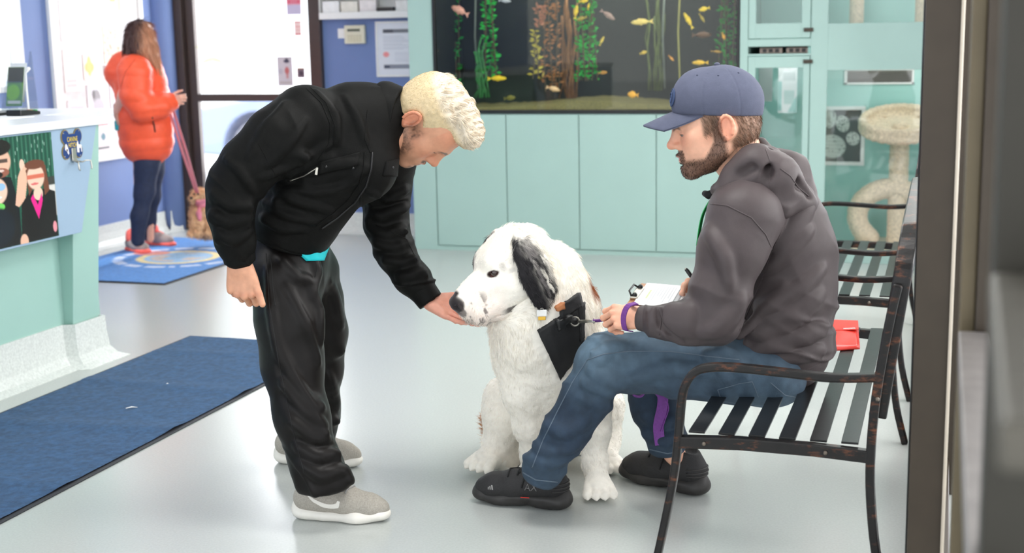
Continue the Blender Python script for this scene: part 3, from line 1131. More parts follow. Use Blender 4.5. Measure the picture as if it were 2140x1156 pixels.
rug('floor_mat', 'long plain navy pile mat lying beside the reception counter', -3.68, -2.815, 2.6, 5.92, M['mat_navy'],
    [(5.55, 0.05, 0.004, 0.1), (5.0, 0.06, 0.006, -0.05), (4.3, 0.07, 0.006, 0.12), (3.7, 0.06, 0.004, 0)])
for q, lab in (((350, 803), 'tiny white scrap of lint near the far end of the navy mat'), ((276, 852), 'white curl of lint lying mid way along the navy mat')):
    c = on_z(q[0], q[1], 0.012)
    n = 0.012 if q[0] > 300 else 0.032
    tag(MB().tube([c + np.array([-n * 0.6, -n * 0.5, 0]), c + np.array([-n * 0.1, 0.002, 0.002]), c + np.array([n * 0.6, n * 0.3, 0])], [0.0015, 0.003, 0.001], 6).build('lint', M['paper'], origin=c), lab, 'lint')


def logo_cols(u, v):
    c = np.tile(np.array(srgb(58, 128, 198)), (len(u), 1))
    def mixin(a, col):
        nonlocal c
        c = c * (1 - a[:, None]) + np.array(col) * a[:, None]
    x, y = (u - 0.56), (v - 0.52) * 1.75
    d = np.sqrt((x / 0.40) ** 2 + (y / 0.40) ** 2)
    ang = np.arctan2(y, x)
    ring = smooth(0.86, 0.9, d) * smooth(1.06, 1.02, d) * (np.sin(ang * 22) * np.sin(ang * 9 + 1) > -0.35)
    mixin(ring * 0.75, srgb(220, 226, 238))
    d2 = np.sqrt((x / 0.26) ** 2 + (y / 0.27) ** 2)
    mixin(smooth(1.05, 1.0, d2), srgb(240, 216, 150))
    mixin(smooth(0.86, 0.8, d2), srgb(150, 190, 222))
    n = vnoise(np.stack([u * 9, v * 14, u * 0], 1))
    mixin(smooth(0.75, 0.6, d2) * smooth(0.0, 0.25, n), srgb(206, 190, 180))
    mixin(smooth(0.05, 0.035, np.abs(d2 - 0.92)) * 0.0, srgb(200, 60, 60))
    mixin(smooth(1.12, 1.0, np.sqrt(((x + 0.27) / 0.12) ** 2 + ((y - 0.12) / 0.09) ** 2)) * 0.8, srgb(224, 120, 100))
    return c


M['mat_logo'] = mat('blue_logo_pile', (1, 1, 1), 0.95, var=0.16, scale=60, bump=0.8, bscale=260, vcol=True, sheen=0.2)
rug('logo_mat', 'bright blue entrance mat with a round pale emblem under the woman', -5.72, -4.62, 7.185, 9.0, M['mat_logo'], [], cols=logo_cols, nx=110, ny=180)

# ================================================================ RECEPTION COUNTER
XC = -3.77
rc = thing('reception_counter', 'teal reception counter with pale worktop and light blue fascia', 'counter', (XC - 0.35, 4.2, 0))
MB().box(XC - 0.62, XC - 0.13, 2.2, 5.22, 0.0, 1.128).box(XC - 1.2, XC - 0.5, 5.22, 6.0, 0.0, 1.128).build('body', M['teal_counter'], rc)
V0 = [(XC - 0.62, 5.22), (XC, 5.22)]
MB().prism([(XC - 0.62, 5.2, 0.17), (XC - 0.085, 5.2, 0.17), (XC - 0.002, 5.2, 1.125), (XC - 0.62, 5.2, 1.125)], (0, 0.2, 0)).build('end_panel', M['teal_counter'], rc, bevel=0.003)
MB().box(XC - 0.75, XC + 0.03, 2.2, 5.46, 1.128, 1.166).box(XC - 1.25, XC - 0.36, 5.46, 6.05, 1.128, 1.166).build('worktop', M['counter_top'], rc, bevel=0.004)
MB().prism([(XC - 0.004, 2.2, 0.648), (XC - 0.004, 5.19, 0.648), (XC - 0.004, 5.36, 1.126), (XC - 0.004, 2.2, 1.126)], (0.016, 0, 0)).build('fascia', M['fascia'], rc, bevel=0.002)
MB().box(XC - 0.13, XC - 0.004, 2.2, 5.2, 0.655, 0.69).build('shelf', M['teal_counter'], rc)


def cove_on(parent, pts, h=0.21):
    prof = [(0.0, h), (0.01, h), (0.012, h - 0.07), (0.02, 0.06), (0.045, 0.022), (0.085, 0.003), (0.085, 0.0), (0, 0)]
    V, Fc, n = [], [], len(prof)
    for (x, y, nx, ny) in pts:
        for (o, z) in prof: V.append((x + nx * o, y + ny * o, z))
    for i in range(len(pts) - 1):
        for k in range(n):
            k2 = (k + 1) % n
            Fc.append((i * n + k, i * n + k2, (i + 1) * n + k2, (i + 1) * n + k))
    Fc += [tuple(range(n)), tuple((len(pts) - 1) * n + k for k in range(n - 1, -1, -1))]
    return link_mesh('coved_base', np.array(V), Fc, M['cove'], parent, False)


cove_on(rc, [(XC - 0.13, 2.2, 1, 0), (XC - 0.13, 5.14, 1, 0), (XC - 0.125, 5.17, 0.95, -0.3), (XC - 0.075, 5.19, 1, -0.1), (XC - 0.07, 5.41, 1, 1), (XC - 0.62, 5.41, 0, 1)])

# poster of three people on the fascia
XP = XC + 0.0125
def cpt(x, y): return on_x(x, y, XP)
pt, pb = cpt(105, 270), cpt(103, 500)
Y0p = pt[1] - 0.78
zt, zb = 1.12, 0.658
p = Print(270, 165, srgb(34, 84, 66))
for k in range(56): p.rect(k / 56 + 0.004, k / 56 + 0.010, 0, 0.55, srgb(70, 130, 104) if k % 2 else srgb(18, 52, 42), 0.8, 0.003)
for k in range(60): p.ell(rr.random(), rr.random() * 0.42, 0.004, 0.018, srgb(150, 190, 172), a=0.6)
p.rect(0.9, 1, 0.42, 0.5, srgb(60, 60, 56)).rect(0.93, 1, 0.5, 0.8, srgb(220, 216, 210))
u = lambda x: 1 - (105 - x) / 175.0            # image column -> poster u (the poster runs on past the frame)
v = lambda y: (y - 276) / 228.0
SK, SK2 = srgb(232, 184, 158), srgb(240, 200, 178)
def face(x, y, rx, ry, c): p.ell(u(x), v(y), rx / 175, ry / 228, c)
p.poly([(u(-60), 1), (u(-55), v(350)), (u(-20), v(340)), (u(0), v(400)), (u(0), 1)], srgb(40, 40, 46))
face(-50, 325, 20, 34, srgb(226, 178, 150)); face(-50, 300, 22, 16, srgb(60, 44, 36))
p.poly([(u(-10), 1), (u(-4), v(372)), (u(14), v(352)), (u(40), v(360)), (u(48), v(420)), (u(48), 1)], srgb(22, 24, 30))
face(24, 325, 17, 30, SK); face(24, 296, 19, 17, srgb(30, 24, 22)); face(25, 348, 13, 10, srgb(150, 92, 74)); face(25, 344, 6, 3, srgb(230, 200, 190))
p.rect(u(12), u(37), v(320), v(328), srgb(24, 24, 28), 0.9); p.rect(u(9), u(13), v(300), v(335), srgb(36, 28, 26), 0.8)
p.poly([(u(43), v(420)), (u(50), v(362)), (u(60), v(330)), (u(64), v(364)), (u(58), v(412)), (u(48), v(425))], SK); face(57, 338, 3.5, 12, SK2); face(62, 352, 6, 10, SK)
p.poly([(u(-6), 1), (u(0), v(352)), (u(22), v(350)), (u(38), v(400)), (u(46), v(450)), (u(44), 1)], srgb(26, 22, 24))
face(17, 385, 16, 28, SK2); face(14, 352, 15, 9, srgb(34, 26, 26)); p.ell(u(7), v(382), 8 / 175, 8 / 228, srgb(160, 196, 226)); p.ell(u(24), v(377), 7 / 175, 8 / 228, srgb(150, 190, 222))
face(18, 398, 7, 3, srgb(250, 240, 236)); p.ell(u(18), v(418), 10 / 175, 9 / 228, srgb(112, 208, 96)); p.ell(u(18), v(460), 22 / 175, 40 / 228, srgb(26, 30, 40))
p.poly([(u(48), 1), (u(52), v(420)), (u(66), v(395)), (u(90), v(395)), (u(104), v(405)), (u(104), 1)], srgb(24, 18, 20))
p.poly([(u(64), v(405)), (u(62), v(350)), (u(76), v(332)), (u(92), v(345)), (u(96), v(400)), (u(88), v(410)), (u(86), v(360))], srgb(112, 66, 48))
face(76, 368, 13, 26, SK2); face(78, 404, 7, 14, SK2); face(76, 341, 15, 10, srgb(110, 64, 46))
p.rect(u(63), u(89), v(362), v(371), srgb(206, 92, 66), 0.9); face(74, 382, 6, 2.5, srgb(216, 110, 110))
p.poly([(u(66), v(412)), (u(70), v(404)), (u(76), v(428)), (u(83), v(404)), (u(84), v(420)), (u(76), v(458))], srgb(232, 34, 140))
face(52, 500, 6, 16, SK); face(100, 482, 3, 12, srgb(232, 150, 160))
flat_print('poster', 'photo poster of smiling people in dark clothes on the counter fascia', 'poster', p, np.array([XP, Y0p, zt]), np.array([XP, pt[1], zt]), np.array([XP, Y0p, zb]), M['print_gloss'], thick=0.002)

# bone shaped leash hook
def cq(x, y, d=0.0): return on_x(x, y, XP + d)
hk = thing('leash_hook', 'bone shaped navy leash hook plate lettered CANINE HITCH on the fascia', 'hook', cq(150, 300))
cyy, czz = cq(149, 301)[1], cq(149, 301)[2]
R_, w2, h2 = 0.029, 0.046, 0.054
def bone(s, off):
    pts = []
    for (sx, sz) in ((1, 1), (-1, 1), (-1, -1), (1, -1)):
        c0 = (sx * w2, sz * (h2 - 0.02))
        base = math.atan2(sz, sx)
        for t in np.linspace(-1.95, 1.95, 14):
            pts.append((c0[0] + R_ * s * math.cos(base + t), c0[1] + R_ * 1.15 * s * math.sin(base + t)))
    return [np.array([XP + off, cyy + a_, czz + b_]) for a_, b_ in pts]
MB().prism(bone(1.0, 0.0), (0.005, 0, 0)).build('plate', mat('gold_edge', srgb(170, 148, 96), 0.4, metal=0.5), hk)
MB().prism(bone(0.88, 0.005), (0.0015, 0, 0)).build('face_plate', mat('navy_enamel', srgb(24, 58, 120), 0.35), hk)
ye = mat('yellow_letters', srgb(244, 212, 50), 0.5)
text_mesh('lettering', 'CANINE', ye, (XP + 0.0068, cyy - 0.038, czz + 0.012), (0, 1, 0), (0, 0, 1), 0.021, hk, 0.0008, 0.076)
text_mesh('lettering', 'HITCH', ye, (XP + 0.0068, cyy - 0.03, czz - 0.014), (0, 1, 0), (0, 0, 1), 0.02, hk, 0.0008, 0.06)
wm = mat('white_enamel', srgb(236, 232, 236), 0.4)
def blob(pts, name, m):
    MB().prism([np.array([XP + 0.0068, cyy + a_, czz + b_]) for a_, b_ in pts], (0.0008, 0, 0)).build(name, m, hk)
blob([(-0.055, 0.0), (-0.046, 0.004), (-0.04, -0.006), (-0.034, -0.02), (-0.03, -0.04), (-0.036, -0.046), (-0.046, -0.03), (-0.058, -0.022)], 'white_dog_mark', wm)
blob([(0.03, -0.04), (0.03, -0.012), (0.034, 0.008), (0.04, 0.01), (0.043, -0.004), (0.064, -0.008), (0.066, -0.04), (0.06, -0.04), (0.058, -0.022), (0.046, -0.022), (0.045, -0.042)], 'white_dog_mark', wm)
blob([(-0.05, -0.022), (-0.043, -0.018), (-0.038, -0.024), (-0.044, -0.034)], 'red_mark', mat('red_enamel', srgb(180, 50, 80), 0.4))
for (a_, b_) in ((-0.062, 0.052), (0.052, 0.056), (-0.064, -0.052), (0.05, -0.055)):
    MB().ball((XP + 0.007, cyy + a_, czz + b_), 0.0032, 8).build('screw', M['steel'], hk, True)
MB().box(XP + 0.006, XP + 0.012, cyy - 0.014, cyy + 0.018, czz - 0.075, czz - 0.018).build('hook_bracket', M['steel'], hk, bevel=0.002)
hy = cyy + 0.002
MB().bar([(XP + 0.01, hy, czz - 0.066), (XP + 0.016, hy, czz - 0.078), (XP + 0.03, hy, czz - 0.08)], (0, 1, 0), 0.028, 0.004).build('hook_foot', M['steel'], hk)
for s_ in (-1, 1):
    q = np.array([XP + 0.028, hy + 0.012 * s_, czz - 0.08])
    MB().tube([q, q + [0.012, 0.004 * s_, -0.002], q + [0.02, 0.018 * s_, 0.004], q + [0.026, 0.034 * s_ + 0.01, 0.002], q + [0.028, 0.036 * s_ + 0.012, -0.03], q + [0.03, 0.03 * s_ + 0.012, -0.036]], 0.0034, 8).build('prong', M['steel'], hk, True)

# card terminal, paper and leaflet holders on the worktop
ZW = 1.166
q = on_z(56, 236, ZW + 0.01)
ct = thing('card_terminal', 'black card payment terminal with coloured keys on the counter', 'card reader', (q[0], q[1], ZW))
MB().prism([q + [-0.05, -0.09, -0.01], q + [-0.05, 0.06, -0.01], q + [-0.05, 0.06, 0.006], q + [-0.05, -0.02, 0.016], q + [-0.05, -0.09, 0.018]], (0.085, 0, 0)).build('case', M['black'], ct, bevel=0.005)
MB().box(q[0] - 0.04, q[0] + 0.025, q[1] - 0.075, q[1] - 0.03, q[2] + 0.017, q[2] + 0.019).build('display', M['glass_dark'], ct)
for k, c in enumerate(((210, 60, 50), (220, 190, 60), (60, 170, 80))):
    MB().box(q[0] - 0.038 + 0.024 * k, q[0] - 0.02 + 0.024 * k, q[1] + 0.03, q[1] + 0.045, q[2] + 0.008, q[2] + 0.014).build('key', mat('key_colour_%d' % k, srgb(*c), 0.5), ct)
q2 = on_z(14, 240, ZW)
cd = thing('cable_dock', 'black cable dock lying behind the card terminal on the counter', 'dock', (q2[0] - 0.06, q2[1] - 0.05, ZW))
MB().box(q2[0] - 0.13, q2[0] + 0.02, q2[1] - 0.14, q2[1] + 0.12, ZW, ZW + 0.014).build('base', M['black'], cd, bevel=0.004)
MB().tube([q2 + [-0.1, -0.1, 0.02], q2 + [-0.09, -0.02, 0.05], q2 + [-0.1, 0.03, 0.03]], 0.02, 10).build('cradle', M['black'], cd, True)
pq = on_z(20, 247, ZW)
tag(MB().box(pq[0] - 0.14, pq[0] + 0.06, pq[1] - 0.4, pq[1] + 0.1, ZW, ZW + 0.002).build('paper_sheet', M['paper'], origin=(pq[0], pq[1], ZW)), 'white sheet of paper under the card terminal', 'paper')
M['acrylic'] = glass_mat('clear_acrylic', (0.93, 0.95, 0.95), 0.12)


def holder(name, label, bx, by, w, dpt, hgt, col, pic):
    t = thing(name, label, 'leaflet holder', (bx, by, ZW))
    m = MB()
    m.box(bx - w / 2, bx + w / 2, by - dpt / 2, by + dpt / 2, ZW, ZW + 0.006)
    m.prism([(bx - w / 2, by - dpt / 2, ZW), (bx - w / 2, by + dpt / 2, ZW), (bx - w / 2, by + dpt / 2 - 0.02, ZW + hgt), (bx - w / 2, by + dpt / 2 - 0.03, ZW + hgt)], (0.004, 0, 0))
    m.prism([(bx + w / 2, by - dpt / 2, ZW), (bx + w / 2, by + dpt / 2, ZW), (bx + w / 2, by + dpt / 2 - 0.02, ZW + hgt), (bx + w / 2, by + dpt / 2 - 0.03, ZW + hgt)], (-0.004, 0, 0))
    m.prism([(bx - w / 2, by - dpt / 2, ZW), (bx + w / 2, by - dpt / 2, ZW), (bx + w / 2, by - dpt / 2 + 0.01, ZW + hgt * 0.5), (bx - w / 2, by - dpt / 2 + 0.01, ZW + hgt * 0.5)], (0, 0.004, 0))
    m.build('clear_stand', M['acrylic'], t)
    return t


h1 = on_z(42, 229, ZW)
holder('leaflet_holder', 'clear acrylic leaflet holder standing on the counter end', h1[0], h1[1], 0.13, 0.13, 0.30, None, None)
for k, (dy, c, lab) in enumerate(((0.0, (120, 168, 90), 'green printed leaflet in the acrylic holder'), (0.022, (236, 240, 240), 'white leaflet behind the green one in the holder'))):
    p = Print(20, 40, srgb(*c))
    if k == 0: p.rect(0, 1, 0.0, 0.4, srgb(90, 92, 88)).ell(0.4, 0.65, 0.4, 0.2, srgb(150, 210, 70)).rect(0.1, 0.9, 0.86, 0.94, srgb(240, 240, 240))
    else: p.lines(0.1, 0.9, 0.1, 0.6, 6, srgb(190, 190, 190), 2)
    a = np.array([h1[0] - 0.05, h1[1] + 0.0 + dy, ZW + 0.22 + 0.02 * k])
    tag(p.build('leaflet', a, (0.1, 0, 0), (0, -0.045, -0.2), M['print'], None, 0.002, origin=a), lab, 'leaflet')
w1 = on_z(60, 230, ZW)
t = thing('pen_loop', 'white curled pen on a stalk leaning by the acrylic holder', 'pen', w1)
e = w1
MB().tube([e + [0, 0, 0.0], e + [-0.01, 0.01, 0.1], e + [0.0, 0.0, 0.19], e + [0.03, -0.01, 0.215]], [0.006, 0.005, 0.005, 0.009], 10).build('shaft', M['white'], t, True)

# ================================================================ CABINETS AND AQUARIUM
YF = 8.85
bc = thing('base_cabinet', 'long teal base cabinet with four flat doors under the aquarium', 'cabinet', (-2.4, 9.15, 0))
m = MB().box(-3.605, -1.24, YF + 0.02, YB - 0.002, 0.0, 0.968)
m.build('carcass', M['teal'], bc)
DXS = [-3.425, -2.9, -2.378, -1.842, -1.31]
for i in range(4):
    MB().box(DXS[i] + 0.003, DXS[i + 1] - 0.003, YF, YF + 0.019, 0.036, 0.962).build('door', M['teal'], bc, bevel=0.002)
for i in (0, 3): pass
MB().box(-3.605, -3.43, YF + 0.004, YF + 0.02, 0.0, 0.968).build('stile', M['teal'], bc, bevel=0.002)
MB().box(-3.43, -1.24, YF + 0.008, YF + 0.02, 0.0, 0.03).build('kick_board', M['teal'], bc)
MB().box(-1.305, -1.24, YF + 0.004, YF + 0.02, 0.0, 0.968).build('stile', M['teal'], bc, bevel=0.002)
# surround above
sr = thing('aquarium_surround', 'teal panels framing the aquarium up to the ceiling', 'cabinet', (-2.4, 9.15, 0.97))
MB().box(-3.605, -3.425, YF + 0.002, YB - 0.002, 0.97, ZC).build('side_panel', M['teal'], sr, bevel=0.002)
MB().box(-1.292, -1.24, YF + 0.002, YB - 0.002, 0.97, ZC).build('side_panel', M['teal'], sr, bevel=0.002)
MB().box(-3.425, -1.292, YF + 0.002, YB - 0.002, 2.05, ZC).build('top_panel', M['teal'], sr, bevel=0.002)
# tank
AX0, AX1, AZ0, AZ1, AY0, AY1 = -3.42, -1.296, 0.972, 2.0, YF + 0.004, 9.44
aq = thing('aquarium', 'large planted aquarium with a dark backdrop and black edge trim', 'aquarium', ((AX0 + AX1) / 2, (AY0 + AY1) / 2, AZ0))
m = MB().box(AX0, AX1, AY0 - 0.012, AY0 + 0.02, AZ0, AZ0 + 0.022).box(AX0, AX0 + 0.018, AY0 - 0.012, AY0 + 0.02, AZ0 + 0.022, AZ1).box(AX1 - 0.016, AX1, AY0 - 0.012, AY0 + 0.02, AZ0 + 0.022, AZ1)
m.box(AX0, AX1, AY0 - 0.012, AY0 + 0.02, AZ1 - 0.03, AZ1)
m.build('edge_trim', M['black_trim'], aq, bevel=0.002)
box('front_pane', AX0 + 0.018, AX1 - 0.016, AY0, AY0 + 0.008, AZ0 + 0.022, AZ1 - 0.03, M['tank_glass'], aq)
m = MB().box(AX0, AX1, AY1 - 0.01, AY1, AZ0, AZ1).box(AX0, AX0 + 0.008, AY0 + 0.02, AY1, AZ0, AZ1).box(AX1 - 0.008, AX1, AY0 + 0.02, AY1, AZ0, AZ1).box(AX0, AX1, AY0 + 0.02, AY1, AZ0, AZ0 + 0.01)
m.build('dark_backdrop', M['tank_back'], aq)
box('hood', AX0, AX1, AY0 + 0.02, AY1, AZ1 - 0.03, AZ1, M['black_trim'], aq)
MB().box(AX0 + 0.2, AX1 - 0.2, 9.1, 9.25, AZ1 - 0.05, AZ1 - 0.03).build('lamp_bar', mat('lamp_tube', srgb(250, 250, 240), 0.5), aq)
tl_ = area_light('tank_lamp', (-2.36, 9.15, AZ1 - 0.06), (-2.36, 9.12, 1.0), 1.7, 0.3, 8.5, (0.95, 1.0, 0.92))
# gravel bed with a hump
nx, ny = 90, 24
gx, gy = np.meshgrid(np.linspace(AX0 + 0.01, AX1 - 0.01, nx), np.linspace(AY0 + 0.01, AY1 - 0.015, ny))
gz = AZ0 + 0.03 + 0.045 * np.exp(-((gx + 2.33) / 0.42) ** 2) + 0.012 * (gx - AX0) / 2 + 0.008 * (gy - AY0) / 0.6 + 0.006 * vnoise(np.stack([gx.ravel() * 30, gy.ravel() * 30, gx.ravel() * 0], 1)).reshape(gx.shape)
V = np.stack([gx, gy, gz], -1).reshape(-1, 3)
i = np.arange(ny - 1)[:, None] * nx + np.arange(nx - 1)[None, :]
Q = np.stack([i, i + 1, i + nx + 1, i + nx], -1).reshape(-1, 4)
fr_ = V[:nx].copy(); fr_[:, 2] = AZ0 + 0.02
b0 = len(V)
Vg = np.vstack([V, fr_])
Q = np.vstack([Q, np.stack([np.arange(nx - 1), b0 + np.arange(nx - 1), b0 + 1 + np.arange(nx - 1), 1 + np.arange(nx - 1)], 1)])
link_mesh('gravel_bed', Vg, Q, M['gravel'], aq, True)['kind'] = 'stuff'
# pale air tubes
for (px_, y_) in ((1385, 9.2), (1417, 9.0), (993, 9.3)):
    q = on_y(px_, 100, y_)
    o = MB().tube([(q[0] + 0.02, y_, 1.95), (q[0], y_, 1.5), (q[0] + 0.015, y_, 1.12)], 0.006, 8).build('air_tube', mat('pale_tube_%d' % px_, srgb(170, 160, 90) if px_ == 1417 else srgb(120, 126, 120), 0.5), aq, True)


def water_plant(label, px_, Y, z0, z1, kind, col, n, seed):
    r = np.random.default_rng(seed)
    q = on_y(px_, 120, Y)
    t = thing('water_plant', label, 'plant', (q[0], Y, z0), 'plants in the aquarium')
    m, st = MB(), MB()
    if kind == 'strap':
        for k in range(n):
            bx, by = q[0] + r.normal(0, 0.035), Y + r.normal(0, 0.025)
            hh = (z1 - z0) * r.uniform(0.6, 1)
            pts = [(bx + r.normal(0, 0.01) + 0.02 * math.sin(3 * s + k), by, z0 + hh * s) for s in np.linspace(0, 1, 6)]
            m.bar(pts, (1, 0.3 * r.normal(), 0), r.uniform(0.008, 0.016), 0.0015)
    else:
        for s_ in range(max(2, n // 40)):
            bx, by = q[0] + r.normal(0, 0.03), Y + r.normal(0, 0.03)
            hh = (z1 - z0) * r.uniform(0.75, 1)
            pts = [np.array([bx + 0.02 * math.sin(2.2 * s + s_), by, z0 + hh * s]) for s in np.linspace(0, 1, 8)]
            st.tube(pts, 0.004, 5)
            for k in range(n // max(2, n // 40)):
                s = r.random()
                c = np.array([bx + 0.02 * math.sin(2.2 * s + s_), by, z0 + hh * s])
                d = unit([r.normal(), r.normal() * 0.6, r.normal() * 0.3 + 0.35])
                L_ = r.uniform(0.02, 0.05)
                sd = unit(np.cross(d, [0.2, 1, 0.3])) * L_ * 0.22
                m.add([c, c + d * L_ * 0.5 + sd, c + d * L_, c + d * L_ * 0.5 - sd], [(0, 1, 2, 3)])
        st.build('stem', mat('stem_%d' % seed, srgb(90, 70, 48), 0.7), t)
    o = m.build('foliage', mat('plant_%d' % seed, srgb(*col), 0.6, var=0.4, scale=18), t, True)
    o['kind'] = 'stuff'


WP = [('tall bright green leafy water plant left of the tank middle', 1025, 9.2, 1.2, 1.98, 'leaf', (40, 190, 70), 240),
      ('dark green water plant at the tank end by the blond man', 950, 9.28, 1.05, 1.95, 'leaf', (20, 150, 60), 200),
      ('reddish brown water plant with small leaves', 1160, 9.25, 1.1, 1.98, 'leaf', (176, 112, 62), 220),
      ('vivid green water plant in the tank middle', 1222, 9.1, 1.18, 1.95, 'leaf', (14, 170, 50), 320),
      ('brown stalk bundle behind the middle plant', 1185, 9.32, 1.05, 1.9, 'strap', (140, 92, 50), 14),
      ('green strap leaved water plant at the tank end by the cap', 1518, 9.15, 1.05, 1.98, 'leaf', (16, 140, 34), 320),
      ('thin olive water plant behind the peach fish', 1375, 9.34, 1.1, 1.9, 'strap', (90, 100, 50), 12),
      ('yellow green sprig with tiny leaves near the brown plant', 1118, 9.0, 1.2, 1.55, 'leaf', (190, 170, 50), 60),
      ('thin green water plant behind the blond hair', 1000, 9.05, 1.07, 1.5, 'strap', (50, 120, 60), 10),
      ('pale red sprig with small leaves high in the tank', 1120, 9.0, 1.55, 1.72, 'leaf', (190, 120, 90), 50)]
for k, (lab, px_, Y, z0, z1, kind, c, n) in enumerate(WP): water_plant(lab, px_, Y, z0, z1, kind, c, n, 40 + k)


def fish_shape():
    s = SDF()
    s.ell((0.05, 0, 0), (0.30, 0.085, 0.135), k=0.05)
    s.ell((0.22, 0, 0.005), (0.2, 0.075, 0.1), k=0.05)
    s.cone((-0.15, 0, 0), (-0.36, 0, 0.0), 0.07, 0.03, 0.06, flat=((0, 1, 0), 0.5))
    return s.mesh(0.022)


FISHB = fish_shape()


def fish_fin(pts, y=0.006):
    return MB().prism([(x, -y, z) for x, z in pts], (0, 2 * y, 0))


FISHM = {}


def fish(label, px_, py_, Y, Lpx, ang, col, tall=1.0, flip=1):
    c = on_y(px_, py_, Y)
    L_ = Lpx * mpp(c)
    t = thing('fish', label, 'fish', c, 'fish in the aquarium')
    key = tuple(col)
    if key not in FISHM: FISHM[key] = mat('fish_scales_%d' % len(FISHM), srgb(*col), 0.4, var=0.18, scale=60)
    ca, sa = math.cos(ang), math.sin(ang)
    def X(P):
        P = np.asarray(P, float) * L_ * np.array([flip, 1, tall])
        return np.stack([P[:, 0] * ca - P[:, 2] * sa, P[:, 1], P[:, 0] * sa + P[:, 2] * ca], 1) + c
    link_mesh('body', X(FISHB[0]), FISHB[1] if flip > 0 else FISHB[1][:, ::-1], FISHM[key], t)
    for nm, pts in (('tail_fin', [(-0.32, 0.02), (-0.5, 0.13), (-0.46, 0.0), (-0.5, -0.13), (-0.32, -0.02)]),
                    ('dorsal_fin', [(0.2, 0.1), (0.1, 0.19), (-0.15, 0.15), (-0.28, 0.05), (-0.1, 0.06)]),
                    ('belly_fin', [(0.1, -0.1), (0.0, -0.18), (-0.08, -0.09), (-0.22, -0.12), (-0.22, -0.04), (0, -0.06)])):
        f_ = fish_fin(pts)
        f_.v = list(X(np.array(f_.v)))
        f_.build(nm, FISHM[key], t)
    e = MB()
    for s_ in (-1, 1): e.ball(X([(0.33, 0.055 * s_, 0.03)])[0], 0.022 * L_, 8)
    e.build('eye', M['black'], t, True)


YE, OR, PK, OL, GR = (250, 206, 40), (250, 176, 40), (240, 168, 150), (150, 130, 40), (170, 160, 170)
FISH = [('plump yellow fish near the gravel close to the blond hair', 1040, 164, 8.95, 46, 0.0, YE, 0.75, 1),
        ('pink fish with an orange tail at the high tank corner', 960, 22, 8.98, 46, -0.45, PK, 1.1, -1),
        ('pale peach fish hovering just over the gravel', 1157, 186, 8.98, 34, -0.25, (242, 196, 150), 1.0, 1),
        ('short orange fish low near the gravel hump', 1322, 198, 8.95, 26, -0.1, OR, 1.7, -1),
        ('yellow fish right above the navy cap', 1462, 131, 8.95, 38, 0.0, (246, 190, 40), 0.8, -1),
        ('big pale yellow fish, alone in the open water', 1340, 46, 8.95, 52, 0.05, (250, 214, 120), 0.8, -1),
        ('bright yellow fish swimming upright at the tank middle', 1204, 24, 8.95, 32, 1.4, YE, 0.9, 1),
        ('yellow fish cut by the top edge at the tank middle', 1220, 2, 8.97, 22, 0.1, YE, 1.2, 1),
        ('olive yellow fish below the upright yellow one', 1215, 39, 9.0, 26, 0.3, (176, 150, 50), 1.0, -1),
        ('grey pink fish pointing down beside the middle plant', 1271, 32, 8.98, 40, -0.6, (176, 140, 130), 0.9, 1),
        ('slim yellow fish diving by the pale air tube', 1438, 42, 8.95, 42, -1.05, YE, 0.75, -1),
        ('small yellow fish near the high corner above the cap', 1471, 19, 8.96, 26, 0.2, YE, 1.2, -1),
        ('olive fish diving just below the corner yellow fish', 1467, 38, 9.0, 24, -1.0, (190, 160, 50), 0.8, 1),
        ('small yellow fish climbing beside the vivid green plant', 1258, 85, 8.97, 24, 1.1, (226, 190, 70), 0.8, 1),
        ('tiny yellow fish upright beside the top cut fish', 1230, 13, 8.98, 16, 1.4, YE, 0.9, 1),
        ('small orange fish near the tank edge by the cabinet', 1512, 76, 8.98, 18, -1.2, OR, 1.2, 1),
        ('thin brown yellow fish over the yellow cap-side fish', 1498, 108, 9.0, 26, -0.1, (190, 140, 40), 0.6, 1),
        ('green and orange fish low before the vivid plant', 1260, 152, 9.0, 22, 0.1, (190, 130, 50), 1.1, 1),
        ('small orange fish by the foot of the pale air tube', 1403, 122, 8.98, 18, -0.8, (224, 150, 50), 0.9, 1),
        ('grey white fish cut by the top edge near the tank corner', 1056, 2, 8.98, 30, -0.1, (200, 196, 206), 0.8, 1),
        ('little yellow fish turning above the gravel, far from others', 1345, 110, 9.02, 18, 0.3, (220, 180, 60), 1.3, 1),
        ('brown fish in the shade high above the cap', 1468, 73, 9.12, 46, 0.0, (110, 72, 44), 0.9, 1),
        ('dark olive fish over the gravel behind the blond hair', 1066, 205, 9.1, 28, 0.1, (130, 120, 40), 1.2, 1),
        ('tiny yellow brown fish near the reddish plant', 1135, 156, 9.0, 14, 1.2, (200, 170, 80), 0.9, 1)]
for a in FISH: fish(*a)

